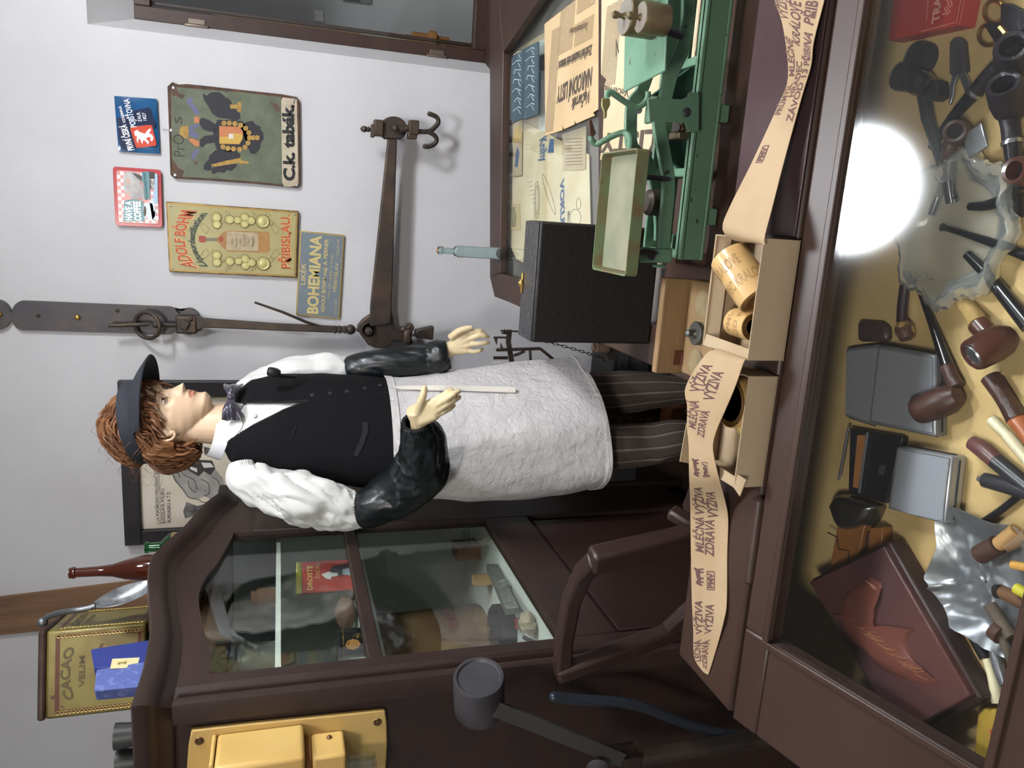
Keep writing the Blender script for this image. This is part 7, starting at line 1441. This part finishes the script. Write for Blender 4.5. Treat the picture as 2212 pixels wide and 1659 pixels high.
g0 = onp_x(150, 1238, -1.06); gt = g0.z; y_ = g0.y; tb_ = ctz(y_); H_ = gt-tb_; g0 = V((-1.06, y_, tb_)); R_ = .040
r = thing('brown_bottle', 'tall glossy brown glass bottle standing on top of the cabinet', 'bottle', g0)
MB().lathe([(0, 0), (R_*.96, 0), (R_, .004), (R_, H_*.34), (R_*.95, H_*.44), (R_*.7, H_*.58), (R_*.44, H_*.68), (R_*.36, H_*.78), (R_*.32, H_*.95), (R_*.40, H_*.955), (R_*.42, H_*.975), (R_*.38, H_*.985), (R_*.38, H_)], g0, n=36).build('bottle_glass', mat('brown_bottle_glass', (96, 40, 20), .06, trans=.5, ior=1.4, coat=.7), r)
# big cocoa tin
e0 = V((-.985, 1.775, 0)); e0 = onp_x(82, 1366, -.985); zb = max(cz(1.5+.02*k) for k in range(26))-.004; H_ = e0.z-zb; ang = radians(16); dx = V((-cos(ang), -sin(ang), 0)); dy = V((-sin(ang), cos(ang), 0)); Wd, Dp = .196, .19
Mf = frame(V((e0.x, e0.y, zb))+dx*Wd, -dx, (0, 0, 1))          # face frame: x to the right, y up, z towards the viewer
r = thing('cocoa_tin', 'large square gold cocoa tin on top of the cabinet with scrolled border', 'tin', V((e0.x, e0.y, zb))+dx*Wd*.5+dy*Dp*.5)
M_gold = mat('aged_gold_tin', (122, 110, 58), .4, .25, col2=(98, 84, 44), nscale=9, spots=((84, 54, 34), 22, .66), bump=.06)
M_mar = mat('maroon_tin_print', (84, 46, 30), .42, .25); M_tinlid = mat('rusted_lid', (82, 66, 56), .6, .4, col2=(64, 48, 40), nscale=12, bump=.3)
MB(Mf).bx((0, 0, -Dp), (Wd, H_*.925, 0)).build('tin_body', M_gold, r, bev=.006)
MB(Mf).bx((-.002, H_*.925, -Dp-.002), (Wd+.002, H_, .002)).build('lid', M_tinlid, r, bev=.006)
def face_art(F, w_):
    b = MB()
    for q in (rrect(.010, H_*.80, w_-.010, H_*.84, .002), ): flat(b, F, q, .0006)
    for x in (.008, w_-.018): flat(b, F, rrect(x, .006, x+.010, H_*.82, .002), .0006)
    flat(b, F, [(.018, .008), (w_-.018, .008), (w_-.018, .016), (.018, .016)], .0006); o = MB()
    for x in (.013, w_-.013):
        for k in range(22):
            t = [2*pi*i/8 for i in range(8)]; yy = .01+k*H_*.80/22; keep = F @ V((x, yy, .0012)); o.tube([F @ V((x+.0035*cos(a), yy+.0045*sin(a), .0010)) for a in t], .0007, 4, loop=True)
    b.build('maroon_border', M_mar, r, smooth=False); o.build('scroll_border', mat('bright_gold_line', (196, 176, 96), .3, .5), r)
face_art(Mf, Wd)
b = MB(); F2 = Mf @ Matrix.Translation((0, 0, .0008)); text(b, 'CACAO', F2 @ Matrix.Translation((Wd*.20, H_*.66, 0)), Wd*.60, H_*.085, bold=.03, warp=lambda x, y: (x, y-.010*((x/(Wd*.6)-.5)*2)**2+.01)); text(b, 'VELIM', F2 @ Matrix.Translation((Wd*.33, H_*.57, 0)), Wd*.36, H_*.05, bold=.02); b.build('lettering', mat('dark_olive_print', (84, 70, 34), .45), r, smooth=False)
Ms = frame(V((e0.x, e0.y, zb)), dy, (0, 0, 1)); 
if (Ms.col[2].xyz).dot(-dx) < 0: Ms = frame(V((e0.x, e0.y, zb))+dy*Dp, -dy, (0, 0, 1))
face_art(Ms, Dp); b = MB(); text(b, 'CACAO', Ms @ Matrix.Translation((Dp*.2, H_*.68, .0008)), Dp*.6, H_*.07, bold=.03); text(b, 'VELIM', Ms @ Matrix.Translation((Dp*.3, H_*.59, .0008)), Dp*.4, H_*.045); b.build('side_lettering', MT['dark_olive_print'], r, smooth=False)
# ladle leaning on the tin
pl = [onp_x(*q) for q in ((92, 1344, -1.0), (104, 1332, -.985), (128, 1324, -.965), (158, 1319, -.95), (188, 1314, -.945), (206, 1308, -.94))]
r = thing('metal_scoop', 'grey metal scoop leaning against the big gold tin, bowl down', 'scoop', onp_x(320, 1275, -.93))
b = MB(); b.tube(smoothline(pl, 4), .0068, 10); b.ball(pl[0], .012, 12); b.build('handle', mat('dull_zinc', (120, 122, 124), .4, .75, bump=.1), r)
sc0, sc1 = onp_x(206, 1306, -.94), onp_x(330, 1262, -.915); ax = (sc1-sc0); w2 = .026
b = MB(); wd_ = V((0, 1, .25)).cross(ax).normalized(); wd_ = ax.cross(V((.9, -.4, 0))).normalized()
b.grid(lambda u, v: sc0+ax*v+wd_*(w2*(2*u-1)*sin(pi*(.06+.94*v)*.9)**.6)+V((-.8, .3, 0))*(.016*(1-(2*u-1)**2)*sin(pi*v)), 12, 20, th=.0015); b.build('bowl', mat('mottled_zinc', (158, 162, 164), .38, .7, col2=(120, 122, 126), nscale=40), r)
# blue packets
for i, (pts, lb, sh) in enumerate((([(196, 1402), (203, 1444), (330, 1436), (330, 1380)], 'dark blue packet leaning on the gold tin, behind the lighter one', 0), ([(208, 1446), (203, 1492), (330, 1480), (330, 1425)], 'light blue patterned packet with cream label in front of the gold tin', 1))):
    x_ = -.955+.025*sh; q = [onp_x(X, Y, x_+(.012 if X > 300 else 0)) for X, Y in pts]; q[2].z = q[3].z = ctz(q[2].y)+.001 if 0 else min(q[2].z, q[3].z)
    r = thing('blue_packet', lb, 'packet', q[2], 'blue packets on top of the cabinet'); MB().prism(q, (-.030, .012, 0)).build('packet', mat('dark_blue_wrap', (42, 54, 124), .6, bump=.3) if not i else mat('light_blue_wrap', (82, 94, 152), .7, col2=(104, 116, 168), nscale=70, nmix=(.55, .6), bump=.2), r, bev=.003)
    if i:
        n_ = (q[1]-q[0]).cross(q[3]-q[0]).normalized(); n_ = n_ if n_.dot(EYE-q[0]) > 0 else -n_
        lb_ = [onp_x(X, Y, x_+.004)+n_*.002 for X, Y in ((243, 1425), (238, 1446), (296, 1443), (302, 1422))]; b = MB(); b.prism(lb_, n_*-.0008); l_ = b.build('paper_label', mat('cream_label', (212, 200, 150), .7), r, smooth=False)
        b = MB(); A_ = (lb_[0]*.38+lb_[3]*.62); M_ = frame(lb_[1].lerp(lb_[2], .55)+n_*.0012+(lb_[0]-lb_[1])*.35, (lb_[0]-lb_[1]).normalized(), V((0, 0, 1))); text(b, '2', M_, .010, .014, bold=.03); b.build('label_print', mat('ochre_print', (150, 128, 60), .6), l_, smooth=False)
# binocular shaped metal cups by the edge
for i, (X, Y) in enumerate(((268, 1608), (262, 1640))):
    p = onp_x(X, Y, -1.0); r = thing('metal_cup', ['dark open metal cup on the cabinet top near the picture edge', 'second dark metal cup on the cabinet top, cut by the picture edge'][i], 'cup', V((p.x, p.y, ctz(YN)+.001)), 'dark metal cups on the cabinet top'); b = MB(); o = V((p.x+.0, 1.39+.0*i, ctz(YN)+.001)); o = V((-.985-.055*i, 1.375, ctz(YN)+.001)); hh = .045
    MB().lathe([(0, 0), (.020, 0), (.024, hh), (.0225, hh), (.019, .003), (0, .003)], o, n=28).build('cup', mat('dark_tinned_iron', (84, 84, 82), .35, .7), r); r.location = o; 
    for c in r.children: c.location = WL[c]-o
    WL[r] = o
# ================================================================ ON THE CABINET SIDE: wall coffee grinder
YS = YN; yg = YS-.012
def gp(X, Y, d=0): return P(X, Y, 1, yg-d)
M_crm = mat('cream_enamel', (214, 178, 108), .4, col2=(206, 168, 98), nscale=5, coat=.15)
r = thing('coffee_grinder', 'cream enamelled wall coffee grinder fixed to the cabinet side', 'coffee grinder', gp(834, 1640))
M_crm2 = mat('cream_paint_backplate', (196, 164, 100), .5, bump=.05)
b = MB(); b.prism([gp(413, 1578), gp(520, 1566), gp(700, 1548), (gp(832, 1535)), gp(836, 1564), gp(837, 1610), gp(833, 1680), gp(828, 1740), gp(410, 1760), gp(402, 1700), gp(404, 1650), gp(407, 1610)], (0, .011, 0)); b.build('backplate', M_crm2, r, bev=.003)
def gbox(nm, X0, Y0, X1, Y1, d, m, bev=.006, d0=0):
    a = gp(X0, Y0, d); c = gp(X1, Y1, d); b = MB(); b.bx((min(a.x, c.x), yg-d, min(a.z, c.z)), (max(a.x, c.x), yg-d0, max(a.z, c.z))); return b.build(nm, m, r, bev=bev, seg=3)
def gbx(nm, X0, X1, Yb, Yf, wd, m, bev=.006):
    a = gp(X0, Yb); c = gp(X1, Yb-8); xr = a.x; f = P((X0+X1)/2, Yf, 0, xr); b = MB(); b.bx((xr-wd, f.y, c.z), (xr, yg, a.z)); b.build(nm, m, r, bev=bev, seg=3)
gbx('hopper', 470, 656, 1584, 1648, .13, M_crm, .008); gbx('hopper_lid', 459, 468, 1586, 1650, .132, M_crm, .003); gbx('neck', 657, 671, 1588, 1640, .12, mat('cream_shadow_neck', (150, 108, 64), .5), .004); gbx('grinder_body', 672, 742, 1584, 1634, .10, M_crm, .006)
for X, Y in ((431, 1601), (816, 1560)): MB().lathe([(0, .003), (.004, .003), (.0045, .001), (.0075, .0015), (.0085, 0)], gp(X, Y), (0, -1, 0), 16).build('screw', mat('old_brass_screw', (104, 82, 56), .4, .7), r)
for X, Y in ((711, 1602), ): MB().ball(V((gp(672, 1584).x, gp(X, Y, .02).y, gp(X, Y, .02).z)), .0055, 10).build('rivet', mat('old_brass_rivet', (120, 92, 70), .4, .6), r)
MB().ball(gp(710, 1658, .05), .012, 12).build('crank_hub', M_briar, r)
b = MB(); p0 = gp(748, 1655, .045); b.lathe([(.028, 0), (.030, .05), (.026, .052), (.024, .004), (0, .003)], V((p0.x-.012, p0.y, p0.z-.055)), n=28); b.build('glass_catcher', pane_mat('catcher_glass', (.85, .87, .85), 1.9), r)
# ================================================================ IRON LEVER TOOL, CHAIR, BASKET
r = thing('iron_lever', 'grey cast iron lever with round counterweight and bent handle by the cabinet', 'iron lever', V((-1.06, 1.2, 0)))
ca = P(1034, 1462, 1, 1.19); axd = V((-.80, .30, -.10)).normalized(); Rr = .047; axd = V((-.86, .22, -.12)).normalized()
MB().lathe([(Rr*.80, .004), (Rr*.86, .0), (Rr*.97, .0), (Rr, .004), (Rr, .082), (Rr*.95, .087), (0, .087)][::1], ca, axd, 36).build('counterweight', M_iron2, r); MB().lathe([(0, .006), (Rr*.80, .0055), (Rr*.80, .008)], ca, axd, 32).build('weight_face', M_iron2, r)
b = MB(); b.strip([P(1050, 1522, 1, 1.165), P(1190, 1578, 1, 1.17), P(1344, 1640, 1, 1.18)], .028, .010, (.3, -1, .2)); b.build('lever_arm', mat('grey_flat_iron', (84, 82, 80), .5, .4, bump=.15), r, bev=.001)
b = MB(); pp = [P(x, y, 1, 1.22) for x, y in ((1196, 1506), (1260, 1512), (1330, 1516), (1390, 1528), (1440, 1548), (1500, 1570), (1560, 1584), (1640, 1594), (1720, 1600))]; b.tube(smoothline(pp, 4), .0105, 14); b.ball(pp[0], .0103, 12); b.build('bent_handle', mat('blued_iron_pipe', (66, 72, 82), .35, .6), r)
b = MB(); q = P(1350, 1640, 1, 1.2); b.box(q, (.04, .05, .05)); b.tube([q, V((q.x, q.y, .02))], .018, 10); b.lathe([(.12, 0), (.12, .012), (.03, .03)], (q.x, q.y, 0), n=24); b.build('post', M_iron, r, bev=.002)
b = MB(); b.strip([P(1385, 1640, 1, 1.22), P(1500, 1622, 1, 1.24), P(1660, 1598, 1, 1.25)], .03, .012, (.2, -1, .2)); b.build('cross_arm', M_iron, r, bev=.001)
MB().lathe([(0, .004), (.014, .003), (.022, 0)], P(1290, 1662, 1, 1.16), (0, -1, .3), 20).build('cap_nut', M_iron2, r)
# chair
ZC = .90; A_ = P(1290, 1208, 2, ZC); B2 = P(1214, 1452, 2, ZC); M_ch = mat('dark_brown_chair_wood', (54, 39, 34), .38, col2=(46, 32, 29), nscale=6, bump=.1)
r = thing('wooden_chair', 'dark brown wooden chair with curved back rail in front of the cabinet', 'chair', (( A_.x+B2.x)/2, (A_.y+B2.y)/2, 0))
dAB = (B2-A_); nb_ = V((-dAB.y, dAB.x, 0)).normalized(); nb_ = nb_ if nb_.y > 0 else -nb_
b = MB(); b.strip([A_+V((0, 0, .0)), A_.lerp(B2, .22)+nb_*.030, A_.lerp(B2, .5)+nb_*.042, A_.lerp(B2, .8)+nb_*.026, B2], [.030]*5, .030, (0, 0, 1)); b.build('crest_rail', M_ch, r, bev=.006, seg=3)
lowA = P(1496, 1160, 1, A_.y); lowB = P(1484, 1353, 1, B2.y)
fA = A_+(lowA-A_)*((ZC)/(ZC-lowA.z)); fB = B2+(lowB-B2)*((ZC)/(ZC-lowB.z)); fA.x = A_.x+(fA.x-A_.x)*.4; fB.x = B2.x+(fB.x-B2.x)*.3
MB().bar(A_+(A_-lowA).normalized()*.012, lowA, .042, .034, nb_).build('back_post', M_ch, r, bev=.007, seg=3); MB().bar(B2+(B2-lowB).normalized()*.012, lowB, .034, .030, nb_).build('back_post', M_ch, r, bev=.007, seg=3)
MB().bar(lowA, V((lowA.x, lowA.y, 0)), .038, .032, nb_).build('leg', M_ch, r, bev=.004); MB().bar(lowB, V((lowB.x, lowB.y, 0)), .032, .030, nb_).build('leg', M_ch, r, bev=.004)
r1, r2 = P(1440, 1362, 1, B2.y-.03), P(1530, 1262, 1, B2.y-.06); b = MB(); b.strip([r1, r1.lerp(r2, .5)+V((.0, 0, -.01)), r2], .024, .026, (0, 0, 1)); b.build('side_arm', M_ch, r, bev=.006)
r3, r4 = P(1448, 1104, 1, A_.y+.05), P(1520, 1150, 1, A_.y); b = MB(); b.strip([r3, r4], .022, .028, (0, 0, 1)); b.build('side_arm', M_ch, r, bev=.006)
sc_ = (lowA+lowB)/2+nb_*.20; b = MB(); u_ = dAB.normalized(); u_.z = 0
b.prism([V((sc_.x, sc_.y, .46))+u_*(x*.19)+nb_*(y*.20) for x, y in ((-1, -1), (1, -1), (1, 1), (-1, 1))], (0, 0, -.03)); b.build('seat', M_ch, r, bev=.008)
for x in (-1, 1): p = V((sc_.x, sc_.y, 0))+u_*(x*.165)+nb_*.17; MB().bar(p+V((0, 0, .43)), p, .032, .032, (1, 0, 0)).build('leg', M_ch, r, bev=.004)
# basket between cabinet and figure
bc_ = V((-.78, 2.545, .12)); r = thing('wicker_basket', 'brown woven basket in the shadow between cabinet and figure', 'basket', V((bc_.x, bc_.y, 0)))
def weave(u, v):
    a = 2*pi*u; row = int(v*17.999); f = v*18-row; R0 = .115+.03*v; rr = R0+.006*sin(a*22/2*2+pi*row)*sin(pi*f)**.5+.004*sin(pi*f); return bc_+V((cos(a)*rr, sin(a)*rr*.75, .36*v-.11))
MB().grid(weave, 176, 108, closeu=True).build('woven_body', mat('brown_rattan', (112, 84, 60), .6, col2=(86, 62, 44), nscale=30), r)
MB().tube([bc_+V((cos(t)*.148, sin(t)*.112, .255)) for t in [2*pi*i/48 for i in range(48)]], .010, 8, loop=True).build('rim', MT['brown_rattan'], r)
MB().lathe([(0, 0), (.11, 0), (.112, .02)], (bc_.x, bc_.y, .004), n=24, sy=.75).build('base', MT['brown_rattan'], r)
MB().tube(smoothline([bc_+V((-.02, -.11, .25)), bc_+V((-.06, -.105, .32)), bc_+V((-.05, -.09, .38)), bc_+V((.0, -.08, .40))], 4), .008, 8).build('handle', MT['brown_rattan'], r)
r = thing('wooden_crate', 'dark grey wooden crate behind the trouser legs near the wall', 'crate', (-.47, 2.55, 0)); b = MB()
Mcr = mat('dark_grey_boards', (54, 54, 54), .8, col2=(44, 44, 46), nscale=8)
b.bx((-.62, 2.46, .02), (-.34, 2.66, .26)); b.build('crate_body', Mcr, r, bev=.004)
for z in (.06, .14, .22): MB().bx((-.63, 2.452, z-.018), (-.33, 2.4595, z+.018)).build('slat', Mcr, r, bev=.002)
r = thing('orange_box', 'small orange brown wooden box on the floor between the trouser legs', 'box', (-.36, 2.38, 0)); q = P(1470, 895, 1, 2.38); MB().bx((q.x-.06, 2.36, 0.001), (q.x+.08, 2.44, q.z+.05)).build('box', mat('orange_brown_box', (150, 98, 58), .6), r, bev=.003)
# ================================================================ separate small repeated fittings into parts of their own
def islands(me):
    par = list(range(len(me.vertices)))
    def find(i):
        while par[i] != i: par[i] = par[par[i]]; i = par[i]
        return i
    for e in me.edges:
        a, b = find(e.vertices[0]), find(e.vertices[1])
        if a != b: par[a] = b
    g = {}
    for i in range(len(par)): g.setdefault(find(i), []).append(i)
    return list(g.values())
def split_loose(o):
    me = o.data; isl = islands(me)
    if len(isl) < 2: return
    vi = {}
    for k, l in enumerate(isl):
        for i in l: vi[i] = k
    polys = [[] for _ in isl]
    for p in me.polygons: polys[vi[p.vertices[0]]].append(p)
    nm = o.name.split('.')[0]
    for k, l in enumerate(isl):
        if not polys[k]: continue
        mp = {i: j for j, i in enumerate(l)}; c = sum((me.vertices[i].co for i in l), V((0, 0, 0)))/len(l)
        m2 = bpy.data.meshes.new(nm); m2.from_pydata([me.vertices[i].co-c for i in l], [], [[mp[i] for i in p.vertices] for p in polys[k]])
        for m in me.materials: m2.materials.append(m)
        m2.polygons.foreach_set('use_smooth', [p.use_smooth for p in polys[k]]); m2.set_sharp_from_angle(angle=radians(38))
        n = bpy.data.objects.new(nm, m2); COL.objects.link(n); n.parent = o.parent; n.location = o.location+c
        for md in o.modifiers:
            if md.type == 'BEVEL': b = n.modifiers.new('bevel', 'BEVEL'); b.width = md.width; b.segments = md.segments; b.limit_method = 'ANGLE'; b.angle_limit = md.angle_limit
    bpy.data.objects.remove(o)
for o in list(COL.objects):
    if o.type == 'MESH' and o.name.split('.')[0] in ('medal', 'nail', 'screw', 'spike', 'contact_hole', 'cross_bar', 'axle', 'lower_joint', 'knife_edge_block', 'shackle', 'torn_flap', 'page', 'rust_stain', 'medal_shadow_line', 'pocket_welt', 'end_bracket', 'crown', 'shield', 'ribbon', 'scrollwork', 'brass_nail', 'bottle_cap_image', 'portrait_face', 'inner_frame', 'rib') and not o.children and o.parent:
        split_loose(o)
